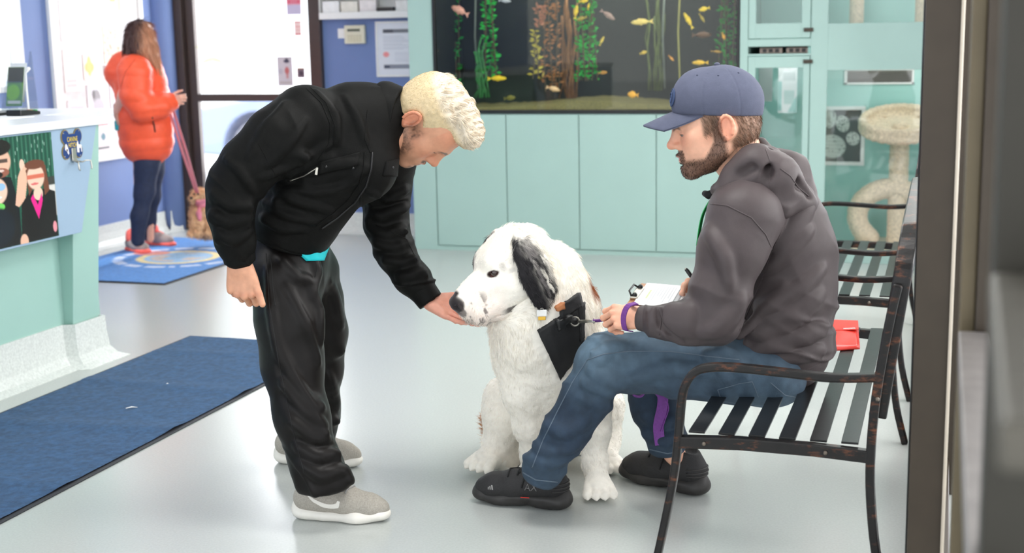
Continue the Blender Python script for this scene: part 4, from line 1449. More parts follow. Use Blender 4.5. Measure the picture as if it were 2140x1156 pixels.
# ---- cat condo tower right of the tank
tw = thing('cat_enclosure', 'teal built-in cat enclosure with glazed doors right of the aquarium', 'enclosure', (-0.5, 9.2, 0))
CX1 = 0.62
def tbox(name, x0, x1, z0, z1, m='teal', y0=YF + 0.006, y1=YF + 0.03, bev=0.002):
    return MB().box(x0, x1, y0, y1, z0, z1).build(name, M[m], tw, bevel=bev)
tbox('stile', -0.84, -0.735, 0, ZC)
tbox('front_panel', -0.735, CX1, 1.243, 1.536)
tbox('front_panel', -0.735, CX1, 0.0, 0.075)
tbox('stile', 0.5, CX1, 0.075, 1.243)
tbox('front_panel', -1.24, -0.84, 0.0, 0.06)
tbox('rail', -1.24, -0.84, 1.338, 1.352)
tbox('rail', -1.24, -0.84, 1.398, 1.446)
def glazed_door(x0, x1, z0, z1, gx0, gx1, gz0, gz1, hz):
    y0, y1 = YF, YF + 0.02
    d = MB().box(x0, gx0, y0, y1, z0, z1).box(gx1, x1, y0, y1, z0, z1).box(gx0, gx1, y0, y1, z0, gz0).box(gx0, gx1, y0, y1, gz1, z1).build('door', M['teal'], tw, bevel=0.002)
    MB().box(gx0, gx1, y0 + 0.008, y0 + 0.013, gz0, gz1).build('pane', M['glass'], d)
    for z in hz:
        MB().box(x1 - 0.04, x1 + 0.02, y0 - 0.012, y0, z - 0.012, z + 0.012).build('latch', M['bronze'], d, bevel=0.003)
glazed_door(-1.236, -0.845, 0.065, 1.335, -1.19, -0.885, 0.15, 1.262, (1.30,))
glazed_door(-1.236, -0.845, 1.45, 2.2, -1.19, -0.9, 1.545, 2.12, (1.50,))
MB().box(-0.735, 0.5, YF + 0.012, YF + 0.018, 0.075, 1.243).build('pane', M['glass'], tw)
MB().box(-0.735, CX1, YF + 0.012, YF + 0.018, 1.536, 2.3).build('pane', M['glass'], tw)
tbox('front_panel', -1.24, CX1, 2.25, ZC, y0=YF + 0.01)
# inside: back, floors, partition
IY = YB - 0.004
MB().box(-1.24, CX1, IY - 0.01, IY, 0, ZC).build('back_panel', M['teal_in'], tw)
MB().box(-0.86, -0.84, YF + 0.03, IY - 0.01, 0, ZC).build('partition', M['teal_in'], tw)
MB().box(-0.84, CX1, YF + 0.03, IY - 0.01, 0.05, 0.07).build('bottom_board', M['teal_in'], tw)
MB().box(-0.84, CX1, YF + 0.03, IY - 0.01, 1.4, 1.42).build('shelf', M['teal_in'], tw)
MB().box(-1.24, -0.86, YF + 0.03, IY - 0.01, 1.335, 1.345).build('shelf', M['teal_in'], tw)
MB().box(-1.24, -0.86, YF + 0.03, IY - 0.01, 1.42, 1.44).build('shelf', M['teal_in'], tw)
MB().box(CX1, CX1 + 0.02, YF + 0.006, IY, 0, ZC).build('side_panel', M['teal_in'], tw)
# enclosure lights inside
area_light('enclosure_lamp', (-0.15, 9.15, 1.39), (-0.15, 9.15, 0.2), 0.9, 0.3, 3.2, (1, 1, 0.98))
area_light('enclosure_lamp_high', (-0.15, 9.15, 2.6), (-0.15, 9.15, 1.4), 0.9, 0.3, 3.5)
area_light('enclosure_lamp_narrow', (-1.05, 9.15, 1.325), (-1.05, 9.15, 0.2), 0.25, 0.3, 1.0)
area_light('enclosure_lamp_narrow_high', (-1.05, 9.15, 2.6), (-1.05, 9.15, 1.5), 0.25, 0.3, 1.0)
M['vent_metal'] = mat('dull_vent_metal', srgb(140, 126, 118), 0.4, metal=0.4, var=0.2, scale=40)
# slot with metal units
for k, x in enumerate((-1.17, -1.0)):
    o = MB().box(x, x + 0.145, YF + 0.05, YF + 0.12, 1.353, 1.39).build('vent_unit', M['vent_metal'], tw, bevel=0.003)
    for j in range(3): MB().box(x + 0.02 + 0.04 * j, x + 0.045 + 0.04 * j, YF + 0.045, YF + 0.05, 1.36, 1.383).build('slot', M['black'], o)
# vent grille on the inner back wall
a, b = on_y(1765, 144, IY - 0.01), on_y(1910, 176, IY - 0.01)
t = thing('vent_grille', 'white framed ventilation grille high on the inner enclosure wall', 'vent', (a[0], IY - 0.01, b[2]))
Yv = IY - 0.011
m = MB().box(a[0], b[0], Yv - 0.012, Yv, a[2] - 0.014, a[2]).box(a[0], b[0], Yv - 0.012, Yv, b[2], b[2] + 0.014).box(a[0], a[0] + 0.02, Yv - 0.012, Yv, b[2], a[2]).box(b[0] - 0.014, b[0], Yv - 0.012, Yv, b[2], a[2])
m.build('frame', M['white'], t, bevel=0.002)
MB().box(a[0] + 0.02, b[0] - 0.014, Yv - 0.003, Yv, b[2] + 0.014, a[2] - 0.014).build('dark_duct', M['black'], t)
for k in range(6):
    z = b[2] + 0.02 + k * (a[2] - b[2] - 0.035) / 6
    MB().prism([(a[0] + 0.02, Yv - 0.012, z), (a[0] + 0.02, Yv - 0.003, z + 0.008), (a[0] + 0.02, Yv - 0.003, z + 0.010), (a[0] + 0.02, Yv - 0.012, z + 0.002)], (b[0] - a[0] - 0.034, 0, 0)).build('slat', M['steel'], t)
# framed paw print art
ya = IY - 0.011
tl, tr, bl = wall_y(1690, 222, 1806, 346, ya)
t = thing('framed_art', 'white framed chalkboard print of a lettered paw in the enclosure', 'picture', bl)
W, H = tr[0] - tl[0], tl[2] - bl[2]
p = Print(90, 96, srgb(92, 98, 96))
pr = np.random.default_rng(5)
for (cu, cv, ru, rv, ro) in ((0.22, 0.22, 0.12, 0.16, 0.1), (0.36, 0.17, 0.13, 0.18, 0.0), (0.62, 0.27, 0.13, 0.16, -0.3), (0.83, 0.55, 0.13, 0.13, -0.5), (0.42, 0.7, 0.27, 0.22, 0.2)):
    p.ell(cu, cv, ru, rv, srgb(214, 218, 212), ro)
    for k in range(12):
        p.rect(cu - ru, cu + ru, cv - rv + 2 * rv * (k + 0.3) / 12, cv - rv + 2 * rv * (k + 0.5) / 12, srgb(96, 102, 100), 0.55, 0.004)
    for k in range(26):
        p.ell(cu + pr.uniform(-ru, ru) * 0.9, cv + pr.uniform(-rv, rv) * 0.9, 0.008, 0.014, srgb(96, 102, 100), pr.uniform(0, 3))
p.build('print', tl + np.array([0.022, -0.004, -0.022]), (W - 0.044, 0, 0), (0, 0, -(H - 0.044)), M['print'], t, 0.001)
m = MB().box(tl[0], tr[0], ya - 0.018, ya, tl[2] - 0.026, tl[2]).box(tl[0], tr[0], ya - 0.018, ya, bl[2], bl[2] + 0.026).box(tl[0], tl[0] + 0.026, ya - 0.018, ya, bl[2] + 0.026, tl[2] - 0.026).box(tr[0] - 0.026, tr[0], ya - 0.018, ya, bl[2] + 0.026, tl[2] - 0.026)
m.box(tl[0] + 0.026, tr[0] - 0.026, ya - 0.003, ya, bl[2] + 0.026, tl[2] - 0.026)
m.build('frame', M['white'], t, bevel=0.002)
# papers behind the narrow glazed door
for (x0, y0, x1, y1, c, lab) in ((1627, 142, 1665, 236, (226, 230, 230), 'white papers taped inside the narrow enclosure behind glass'), (1586, 142, 1614, 212, (150, 160, 158), 'grey sheet taped inside the narrow enclosure behind glass')):
    a_, b_, c_ = wall_y(x0, y0, x1, y1, 9.2)
    p = Print(24, 50, srgb(*c))
    if c[0] > 200: p.rect(0.0, 0.2, 0.3, 0.95, srgb(150, 200, 194)).rect(0.25, 0.9, 0.1, 0.28, srgb(196, 204, 204)).rect(0.3, 0.85, 0.5, 0.8, srgb(180, 206, 202)).poly([(0.5, 1), (1, 0.6), (1, 1)], srgb(150, 200, 194))
    flat_print('taped_paper', lab, 'paper', p, a_, b_, c_, thick=0.002)
for k, (px0, px1, lab) in enumerate(((1775, 1806, 'beige carpeted post in the upper enclosure, away from the frame'), (1912, 1940, 'beige carpeted post in the upper enclosure, beside the metal frame'))):
    q0, q1 = on_y(px0, 20, 9.2), on_y(px1, 20, 9.2)
    tag(MB().lathe([(0, 1.42), ((q1[0] - q0[0]) / 2, 1.42), ((q1[0] - q0[0]) / 2, 2.2), (0, 2.2)], ((q0[0] + q1[0]) / 2, 9.2, 0), 20).build('scratching_post', M['carpet_fur'], smooth_=False, origin=((q0[0] + q1[0]) / 2, 9.2, 1.42)), lab, 'post')
# cat tree
def cattree():
    Y = 9.16
    c = on_y(1880, 300, Y)
    t = thing('cat_tree', 'beige carpeted cat tree with round bed, post and hoop', 'cat tree', (c[0], Y, 0.07))
    zt = on_y(1880, 262, Y)[2]
    px_m = mpp(c)
    s = SDF()
    R0 = 77 * px_m
    for k in range(28):
        w0, w1 = 2 * PI * k / 28, 2 * PI * (k + 1) / 28
        for dz in (-0.012, 0.035):
            s.cone((c[0] + R0 * math.cos(w0), Y + R0 * math.sin(w0), zt + dz + 0.3 * R0 * math.sin(w0)), (c[0] + R0 * math.cos(w1), Y + R0 * math.sin(w1), zt + dz + 0.3 * R0 * math.sin(w1)), 0.022, 0.022, 0.02)
    s.cone((c[0], Y, zt - 0.022), (c[0], Y, zt - 0.02), R0 * 0.98, R0 * 0.98, 0.02, flat=((0, -0.287, 0.958), 0.06))
    V, Q = s.mesh(0.012)
    V = V + normals(V, Q) * (0.004 * vnoise(V * 120))[:, None]
    link_mesh('round_bed', V, Q, M['carpet_fur'], t)
    p0 = on_y(1880, 300, Y)
    V, Q = SDF().cone((p0[0], Y, 0.09), (p0[0], Y, zt - 0.03), 21 * px_m, 20 * px_m, 0.01).mesh(0.012)
    V = V + normals(V, Q) * (0.004 * vnoise(V * 120))[:, None]
    link_mesh('post', V, Q, M['carpet_fur'], t)
    hc = on_y(1862, 452, Y)
    s = SDF()
    n = 26
    R1 = 62 * px_m
    for k in range(n):
        w0, w1 = PI * (-0.28 + 1.56 * k / n) , PI * (-0.28 + 1.56 * (k + 1) / n)
        f_ = lambda w: (hc[0] + R1 * 1.12 * math.cos(w), Y, hc[2] + R1 * 0.96 * math.sin(w))
        s.cone(f_(w0), f_(w1), 0.072, 0.072, 0.01, flat=((math.cos((w0 + w1) / 2), 0, math.sin((w0 + w1) / 2)), 0.9))
    V, Q = s.mesh(0.012)
    V = V + normals(V, Q) * (0.004 * vnoise(V * 120))[:, None]
    V[:, 2] = np.maximum(V[:, 2], 0.075)
    link_mesh('hoop', V, Q, M['carpet_fur'], t)
    MB().box(c[0] - 0.28, c[0] + 0.25, Y - 0.22, Y + 0.22, 0.07, 0.1).build('base', M['carpet_fur'], t, bevel=0.008)
cattree()

# ---- ceiling lamps (real fittings above the room)
M['lamp'] = bpy.data.materials.new('lamp_diffuser')
M['lamp'].use_nodes = True
_b = M['lamp'].node_tree.nodes['Principled BSDF']
_b.inputs['Emission Color'].default_value = (1, 0.98, 0.95, 1)
_b.inputs['Emission Strength'].default_value = 3.0
for k, (x, y) in enumerate(((-4.2, 3.2), (-0.95, 3.6), (-4.2, 6.4), (-1.2, 6.4))):
    t = thing('ceiling_light', 'square white ceiling light panel overhead ' + ('near the counter, towards the viewer', 'over the bench, towards the viewer', 'near the entrance end of the counter', 'over the floor before the aquarium')[k], 'light', (x, y, ZC), 'ceiling light panels')
    MB().box(x - 0.62, x + 0.62, y - 0.32, y + 0.32, ZC - 0.03, ZC - 0.001).build('frame', M['white'], t, bevel=0.004)
    MB().box(x - 0.58, x + 0.58, y - 0.28, y + 0.28, ZC - 0.034, ZC - 0.03).build('diffuser', M['lamp'], t)
    area_light('ceiling_lamp', (x, y, ZC - 0.05), (x, y, 0), 1.15, 0.55, (14, 32)[x > -2], (1, 0.985, 0.96))

# ================================================================ GLAZED PARTITION ON THE RIGHT (bronze frames)
def frame_bar(name, x0, x1, y0, y1, z0, z1, m, parent):
    return MB().box(x0, x1, y0, y1, z0, z1).build(name, M[m], parent, bevel=0.003)
pt_ = struct(bpy.data.objects.new('partition_1', None)); COL.objects.link(pt_)
# far post: front face between image columns 1900 and 1985
Yp = 3.05
xa, xb = on_y(1903, 900, Yp)[0], on_y(1976, 900, Yp)[0]
frame_bar('mullion', xa, xb, Yp, Yp + 0.16, 0, ZC, 'bronze', pt_)
frame_bar('bead', xb - 0.002, xb + 0.006, Yp - 0.012, Yp + 0.16, 0, ZC, 'bronze_light', pt_)
frame_bar('gasket', xa - 0.004, xa, Yp + 0.02, Yp + 0.16, 0, ZC, 'black_trim', pt_)
# second, olive post and jamb
Y2 = 2.35
x2a, x2b, x2c = on_y(2012, 500, Y2)[0], on_y(2045, 500, Y2)[0], on_y(2082, 500, Y2)[0]
frame_bar('mullion', x2a, x2b, Y2, Y2 + 0.12, 0, ZC, 'olive', pt_)
frame_bar('mullion', x2b, x2c + 0.03, Y2 - 0.03, Y2 + 0.1, 0, ZC, 'bronze', pt_)
# dark frame behind the gap
frame_bar('mullion', 0.0, 0.08, 4.4, 4.55, 0, ZC, 'bronze', pt_)
frame_bar('mullion', xb + 0.05, 0.24, 6.6, 6.72, 0, ZC, 'bronze', pt_)
# sill / mid rail whose pale top is seen from above
zs = 1.0
s0 = on_z(2006, 567, zs)
MB().prism([(on_y(2008, 567, Y2 - 0.04)[0], Y2 - 0.04, zs), (on_y(2070, 567, Y2 - 0.04)[0], Y2 - 0.04, zs), (0.078, 1.2, zs), (0.035, 1.2, zs)], (0, 0, -0.05)).build('sill', mat('weathered_sill', srgb(128, 122, 120), 0.42, metal=0.2, var=0.15, scale=20), pt_, bevel=0.003)
# nearest post and its rail
Y3 = 1.25
x3 = on_y(2074, 600, Y3)[0]
M['near_dark'] = mat('dark_olive_aluminium', srgb(44, 41, 33), 0.5, metal=0.2, var=0.08, scale=12)
frame_bar('mullion', x3, x3 + 0.09, Y3, Y3 + 0.08, 0, ZC, 'near_dark', pt_)
zr = on_y(2080, 560, Y3)[2]
MB().prism([(x3 - 0.004, Y3 - 0.02, zr), (x3 + 0.1, Y3 - 0.02, zr), (x3 + 0.09, 0.75, zr), (x3 - 0.012, 0.75, zr)], (0, 0, -0.03)).build('push_rail', mat('worn_rail', srgb(84, 80, 72), 0.5, metal=0.3, var=0.1), pt_, bevel=0.006)
# glazing of the partition, on its line behind the posts
MB().box(0.004, 0.01, Yp + 0.16, 8.8, 0.12, 2.6).build('pane', M['glass'], pt_)
frame_bar('bottom_rail', -0.02, 0.05, Yp + 0.16, 8.84, 0, 0.12, 'bronze', pt_)
frame_bar('head_rail', -0.02, 0.05, Yp + 0.16, 8.84, 2.6, ZC, 'bronze', pt_)
# ================================================================ IRON BENCHES
def iron_mat():
    m = mat('worn_black_iron', srgb(26, 24, 24), 0.34, metal=0.35, var=0.2, scale=30, bump=0.12, bscale=120)
    nt = m.node_tree
    b = nt.nodes['Principled BSDF']
    tc = [n for n in nt.nodes if n.type == 'TEX_COORD'][0]
    base = b.inputs['Base Color'].links[0].from_socket
    nz = nt.nodes.new('ShaderNodeTexNoise')
    nz.inputs['Scale'].default_value = 26
    nz.inputs['Detail'].default_value = 8
    nz.inputs['Roughness'].default_value = 0.7
    mp = nt.nodes.new('ShaderNodeMapping')
    mp.inputs['Scale'].default_value = (0.6, 0.6, 1.6)
    nt.links.new(tc.outputs['Object'], mp.inputs['Vector'])
    nt.links.new(mp.outputs['Vector'], nz.inputs['Vector'])
    geo = nt.nodes.new('ShaderNodeNewGeometry')
    mr = nt.nodes.new('ShaderNodeMapRange')
    mr.inputs['From Min'].default_value = 0.54
    mr.inputs['From Max'].default_value = 0.70
    nt.links.new(nz.outputs['Fac'], mr.inputs['Value'])
    mx = nt.nodes.new('ShaderNodeMix')
    mx.data_type = 'RGBA'
    nt.links.new(mr.outputs['Result'], mx.inputs['Factor'])
    nt.links.new(base, mx.inputs['A'])
    mx.inputs['B'].default_value = (*srgb(112, 66, 42), 1)
    nt.links.new(mx.outputs['Result'], b.inputs['Base Color'])
    return m


M['iron'] = iron_mat()
M['iron_slat'] = mat('black_iron_slat', srgb(32, 33, 34), 0.3, metal=0.3, var=0.12, scale=16, bump=0.08, bscale=120)


M['bolt'] = mat('dull_bolt', srgb(120, 110, 100), 0.4, metal=0.6)


def make_bench(Y0, Y1, label):
    XF, XR = -0.66, -0.155
    b = thing('iron_bench', label, 'bench', (-0.4, (Y0 + Y1) / 2, 0), 'iron benches in a line along the partition')
    ZS = 0.42
    for Y in (Y0, Y1):
        sgn = 1 if Y == Y0 else -1
        # front leg that runs up and curls into the arm
        pts = [(-0.735, 0.0), (-0.705, 0.14), (-0.675, 0.30), (-0.662, 0.42), (-0.655, 0.51), (-0.645, 0.56), (-0.618, 0.6), (-0.575, 0.615), (-0.50, 0.618), (-0.38, 0.612), (-0.26, 0.606), (-0.14, 0.614)]
        pts = smooth_path([(x, Y, z) for x, z in pts], 4)
        MB().bar(pts, (0, 1, 0), 0.034, 0.022).build('leg', M['iron'], b, bevel=0.006)
        # rear leg, splayed foot, leaning back upright
        rp = smooth_path([(x, Y, z) for x, z in [(-0.10, 0.0), (-0.135, 0.14), (-0.153, 0.30), (-0.155, 0.42), (-0.148, 0.54), (-0.134, 0.66), (-0.112, 0.80), (-0.1, 0.86)]], 4)
        MB().bar(rp, (0, 1, 0), 0.034, 0.024).build('leg', M['iron'], b, bevel=0.006)
        MB().bar([(-0.665, Y, ZS - 0.018), (-0.5, Y, ZS - 0.01), (-0.3, Y, ZS - 0.012), (-0.15, Y, ZS - 0.02)], (0, 1, 0), 0.03, 0.034).build('end_rail', M['iron'], b, bevel=0.004)
        for x in (-0.59, -0.27, -0.142):
            z = ZS - 0.014 if x < -0.2 else 0.56
            MB().ball((x, Y - 0.018 * sgn, z), (0.006, 0.005, 0.006), 10).build('bolt', M['bolt'], b, True)
    n = 6
    for k in range(n):
        x = -0.615 + k * 0.081
        sag = [(-0.0), (-0.004), (-0.006), (-0.004), 0.0]
        pts = [(x, Y0 + 0.012 + (Y1 - Y0 - 0.024) * t, ZS + 0.008 + 0.6 * sag[i]) for i, t in enumerate((0, 0.25, 0.5, 0.75, 1))]
        MB().bar(pts, (1, 0, 0), 0.044, 0.006).build('slat', M['iron_slat'], b, bevel=0.001)
    # back: arched frame with lattice
    def bk(y, z):                       # point on the leaning back plane
        return np.array([-0.142 + (z - 0.5) * 0.135, y, z])
    L_ = Y1 - Y0
    loop = []
    ins = 0.028
    ya, yb_ = Y0 + ins, Y1 - ins
    loop = [bk(ya, 0.5), bk(ya, 0.84), bk(ya + 0.03, 0.92), bk(ya + 0.10, 0.972), bk(ya + 0.2, 0.99), bk((ya + yb_) / 2, 1.03), bk(yb_ - 0.2, 0.99), bk(yb_ - 0.10, 0.972), bk(yb_ - 0.03, 0.92), bk(yb_, 0.84), bk(yb_, 0.5)]
    MB().bar(smooth_path(loop, 5), (1, 0, 0.1), 0.046, 0.03).build('back_frame', M['iron'], b, bevel=0.005)
    MB().bar([bk(ya, 0.52), bk((ya + yb_) / 2, 0.52), bk(yb_, 0.52)], (1, 0, 0.1), 0.018, 0.03).build('back_rail', M['iron'], b, bevel=0.004)
    nb = 7
    for k in range(nb):
        y = ya + (yb_ - ya) * (k + 0.5) / nb
        w = (yb_ - ya) / nb / 2
        for s_ in (-1, 1):
            c = MB().tube(smooth_path([bk(y - s_ * w, 0.52), bk(y, 0.68), bk(y + s_ * w, 0.80), bk(y + s_ * w * 0.6, 0.93)], 4), 0.008, 8).build('scroll', M['iron'], b, True)
        ring = [bk(y + 0.045 * math.cos(t), 0.80 + 0.06 * math.sin(t)) for t in np.linspace(0, 2 * PI, 17)]
        MB().tube(ring, 0.007, 8).build('ring', M['iron'], b, True)
    return b


def smooth_path(pts, n=4):
    P = [np.asarray(p, float) for p in pts]
    out = []
    for i in range(len(P) - 1):
        p0, p1, p2, p3 = P[max(i - 1, 0)], P[i], P[i + 1], P[min(i + 2, len(P) - 1)]
        for k in range(n):
            t = k / n
            out.append(0.5 * (2 * p1 + (p2 - p0) * t + (2 * p0 - 5 * p1 + 4 * p2 - p3) * t * t + (3 * p1 - p0 - 3 * p2 + p3) * t ** 3))
    out.append(P[-1])
    return out


make_bench(3.48, 4.93, 'black iron bench with the seated man on it, nearest of the two')
make_bench(5.53, 7.02, 'empty black iron bench beyond the one the man sits on')
# red envelope on the near bench
q = on_z(1768, 708, 0.434)
env = [on_z(1690, 672, 0.434), on_z(1793, 674, 0.434), on_z(1797, 728, 0.434), on_z(1690, 735, 0.434)]
en = thing('red_envelope', 'glossy red envelope lying on the bench seat behind the seated man', 'envelope', q)
M['red'] = mat('glossy_red_plastic', srgb(224, 52, 40), 0.25, var=0.05, bump=0.3, bscale=20)
V = []
for j in range(9):
    for i in range(13):
        a, b_ = i / 12, j / 8
        pnt = (env[0] * (1 - a) + env[1] * a) * (1 - b_) + (env[3] * (1 - a) + env[2] * a) * b_
        V.append(pnt + np.array([0, 0, 0.006 * math.sin(PI * a) * math.sin(PI * b_) + 0.003 + 0.002 * math.sin(9 * a + 5 * b_)]))
nV = len(V)
V2 = [v * [1, 1, 0] + [0, 0, 0.4305] for v in V]
Fc = []
for j in range(8):
    for i in range(12):
        k = j * 13 + i
        Fc += [(k, k + 13, k + 14, k + 1), (nV + k, nV + k + 1, nV + k + 14, nV + k + 13)]
rim = list(range(12)) + [12 + 13 * j for j in range(8)] + [8 * 13 + i for i in range(12, 0, -1)] + [13 * j for j in range(8, 0, -1)]
for k in range(len(rim)):
    a, b_ = rim[k], rim[(k + 1) % len(rim)]
    Fc.append((a, b_, nV + b_, nV + a))
link_mesh('body', np.array(V + V2), Fc, M['red'], en)
f0 = [env[0] * (1 - t) + env[3] * t for t in (0.0, 0.45)]
f1 = [env[1] * (1 - t) + env[2] * t for t in (0.0, 0.4)]
MB().prism([f0[0] + [0, 0, 0.009], f1[0] + [0, 0, 0.006], f1[1] + [0, 0, 0.009], f0[1] + [0, 0, 0.011]], (0, 0, 0.0015)).build('flap', M['red'], en)
c = on_z(1775, 687, 0.445)
MB().bar([c + [-0.02, -0.008, 0.001], c + [0.02, 0.008, 0.001]], (0.3, 1, 0), 0.008, 0.002).build('white_tab', M['white'], en)
# ================================================================ FIGURES: shared builders
ZUP = np.array([0.0, 0.0, 1.0])
RH = np.array([math.cos(YAW), math.sin(YAW), 0.0])         # level direction to the right of the view
TC = -FH                                                    # level direction towards the viewer
M['skin'] = mat('skin', (1, 1, 1), 0.48, var=0.05, scale=70, bump=0.12, bscale=500, vcol=True, sss=0.12)
M['hair_strand'] = mat('hair_strand', (1, 1, 1), 0.5, var=0.1, scale=90, vcol=True)
M['fur'] = mat('fur', (1, 1, 1), 0.75, var=0.05, scale=60, vcol=True, spec=0.25, sheen=0.35)


def P(x, y, D): return at(x, y, D)


def chain_px(s, pts, k=0.03, flat=None, sub=False):
    """(x, y, depth, radius in image pixels) beads"""
    p = [at(a[0], a[1], a[2]) for a in pts]
    r = [a[3] * mpp(q) for a, q in zip(pts, p)]
    return s.chain(p, r, k, flat, sub)


def wrinkle(V, N, t, fa, fc, amp, mask=None, seed=0, sharp=1.0):
    """cloth folds: fa = frequency along direction t, fc = across"""
    t = unit(t)
    a = unit(np.cross(t, [0.3, 0.5, 0.81]))
    b = np.cross(t, a)
    q = np.stack([V @ t * fa, V @ a * fc, V @ b * fc], 1)
    w = 0.5 * vnoise(np.stack([V @ t * fc, V @ a * fc, V @ b * fc], 1) * 0.6, seed + 5)
    r = ridge(q + w[:, None], seed)
    d = np.sign(r) * np.abs(r) ** sharp * amp
    if mask is not None: d = d * mask
    return V + N * d[:, None]


def crease(V, N, t, fa, fc, amp, mask=None, seed=0, w=0.13):
    """thin raised creases running across direction t"""
    t = unit(t)
    a = unit(np.cross(t, [0.3, 0.5, 0.81]))
    b = np.cross(t, a)
    wob = 0.8 * vnoise(V * fc * 0.7, seed + 5)
    q = np.stack([V @ t * fa + wob, V @ a * fc, V @ b * fc], 1)
    n = vnoise(q, seed)
    n2 = vnoise(q * 0.55 + 3.7, seed + 9)
    d = amp * (np.exp(-(n / w) ** 2) * smooth(-0.1, 0.35, n2) - 0.25)
    if mask is not None: d = d * mask
    return V + N * d[:, None]


def folds(s, h0, lines, k=0.026, dr=1.0):
    """cloth folds drawn along image polylines on the coarse surface; (points, radius in pixels); negative radius = groove"""
    V, Q = s.mesh(h0, 1)
    hit = Hit(V, Q)
    for pts, r in lines:
        L = hit.line(pts, 0.0, 10)
        n = len(L)
        if n < 3: continue
        rr_ = abs(r) * mpp(L[n // 2]) * dr
        prev = None
        for i, p in enumerate(L):
            rad = rr_ * (0.35 + 0.65 * math.sin(PI * (i + 0.5) / n))
            q = p - unit(CAM - p) * rad * (0.42 if r > 0 else -0.45)
            if prev is not None and np.linalg.norm(q - prev[0]) < 0.06:
                s.cone(prev[0], q, prev[1], rad, k if r > 0 else k * 0.6, r < 0)
            prev = (q, rad)
    return s


def tmask(V, a, b, r):
    t, d = seg_t(V, np.asarray(a), np.asarray(b))
    return smooth(r, r * 0.5, d)


def frame_from(f, u):
    f = unit(f)
    u = unit(np.asarray(u) - f * (np.asarray(u) @ f))
    r = np.cross(f, u)
    return np.stack([r, f, u], 1)          # columns right, forward, up


def head_sdf(nose=1.0, jaw=1.0, ears=True, ez=0.0):
    s = SDF()
    s.ell((0, -0.012, 0.038), (0.076, 0.098, 0.084), k=0.02)
    s.ell((0, 0.035, -0.03), (0.061, 0.064, 0.085), k=0.035)
    s.ell((0, 0.05, 0.035), (0.06, 0.052, 0.06), k=0.03)
    for x in (-1, 1):
        s.cone((0.054 * x, -0.008, -0.062 * jaw), (0.02 * x, 0.076, -0.102 * jaw), 0.017, 0.017, 0.03)
        s.ell((0.046 * x, 0.062, -0.012), (0.02, 0.02, 0.017), k=0.03)
        s.ell((0.036 * x, 0.055, -0.05), (0.025, 0.03, 0.03), k=0.03)
    s.ell((0, 0.086, -0.103 * jaw), (0.022, 0.018, 0.017), k=0.025)
    s.cone((-0.034, 0.089, 0.024 + ez), (-0.008, 0.098, 0.02 + ez), 0.009, 0.009, 0.018)
    s.cone((0.034, 0.089, 0.024 + ez), (0.008, 0.098, 0.02 + ez), 0.009, 0.009, 0.018)
    for x in (-1, 1):
        s.ell((0.034 * x, 0.101, 0.003 + ez), (0.017, 0.012, 0.010), k=0.012, sub=True)
        s.ell((0.031 * x, 0.081, 0.003 + ez), (0.0138, 0.0138, 0.013), k=0.003)
        s.cone((0.02 * x, 0.094, 0.0095 + ez), (0.044 * x, 0.088, 0.0085 + ez), 0.0045, 0.004, 0.004)
        s.cone((0.021 * x, 0.0925, -0.0045 + ez), (0.042 * x, 0.087, -0.0035 + ez), 0.003, 0.003, 0.004)
    s.cone((0, 0.094, 0.012), (0, 0.105, -0.03), 0.0095, 0.0095, 0.008)
    s.ell((0, 0.082, 0.0), (0.0125, 0.018, 0.03), k=0.006)
    n = nose
    s.cone((0, 0.098, 0.014), (0, 0.117 * n + 0.001, -0.026), 0.0085, 0.0095, 0.014)
    s.ell((0, 0.119 * n, -0.031), (0.0105, 0.011, 0.0095), k=0.01)
    for x in (-1, 1):
        s.ell((0.0125 * x, 0.106, -0.034), (0.0075, 0.011, 0.0075), k=0.008)
        s.ell((0.006 * x, 0.112, -0.0415), (0.003, 0.005, 0.003), k=0.003, sub=True)
    # mouth
    s.ell((0, 0.092, -0.068), (0.03, 0.017, 0.022), k=0.02)
    s.cone((-0.02, 0.099, -0.063), (0, 0.108, -0.060), 0.0035, 0.005, 0.006)
    s.cone((0.02, 0.099, -0.063), (0, 0.108, -0.060), 0.0035, 0.005, 0.006)
    s.cone((-0.016, 0.099, -0.072), (0.016, 0.099, -0.072), 0.0055, 0.0055, 0.007)
    s.cone((-0.023, 0.1, -0.0665), (0, 0.1115, -0.0655), 0.0012, 0.0014, 0.004, True)
    s.cone((0.023, 0.1, -0.0665), (0, 0.1115, -0.0655), 0.0012, 0.0014, 0.004, True)
    s.ell((0, 0.098, -0.083), (0.018, 0.008, 0.005), k=0.01, sub=True)
    if ears:
        for x in (-1, 1):
            R = np.array([[math.cos(0.35 * x), -math.sin(0.35 * x), 0], [math.sin(0.35 * x), math.cos(0.35 * x), 0], [0, 0, 1]])
            s.ell((0.079 * x, -0.018, -0.004), (0.0065, 0.0185, 0.031), R, k=0.008)
            pts = [(0.086 * x, -0.018 + 0.017 * math.cos(t) - 0.002, 0.0 + 0.028 * math.sin(t)) for t in np.linspace(-1.2, 3.9, 13)]
            s.chain([np.array(q) + np.array([0.0 + 0.004 * x * (q[1] < -0.02), 0, 0]) for q in pts], [0.0042] * 13, 0.003)
            s.ell((0.091 * x, -0.014, 0.002), (0.007, 0.0105, 0.019), k=0.004, sub=True)
            s.ell((0.083 * x, -0.012, -0.028), (0.005, 0.008, 0.009), k=0.006)
    return s


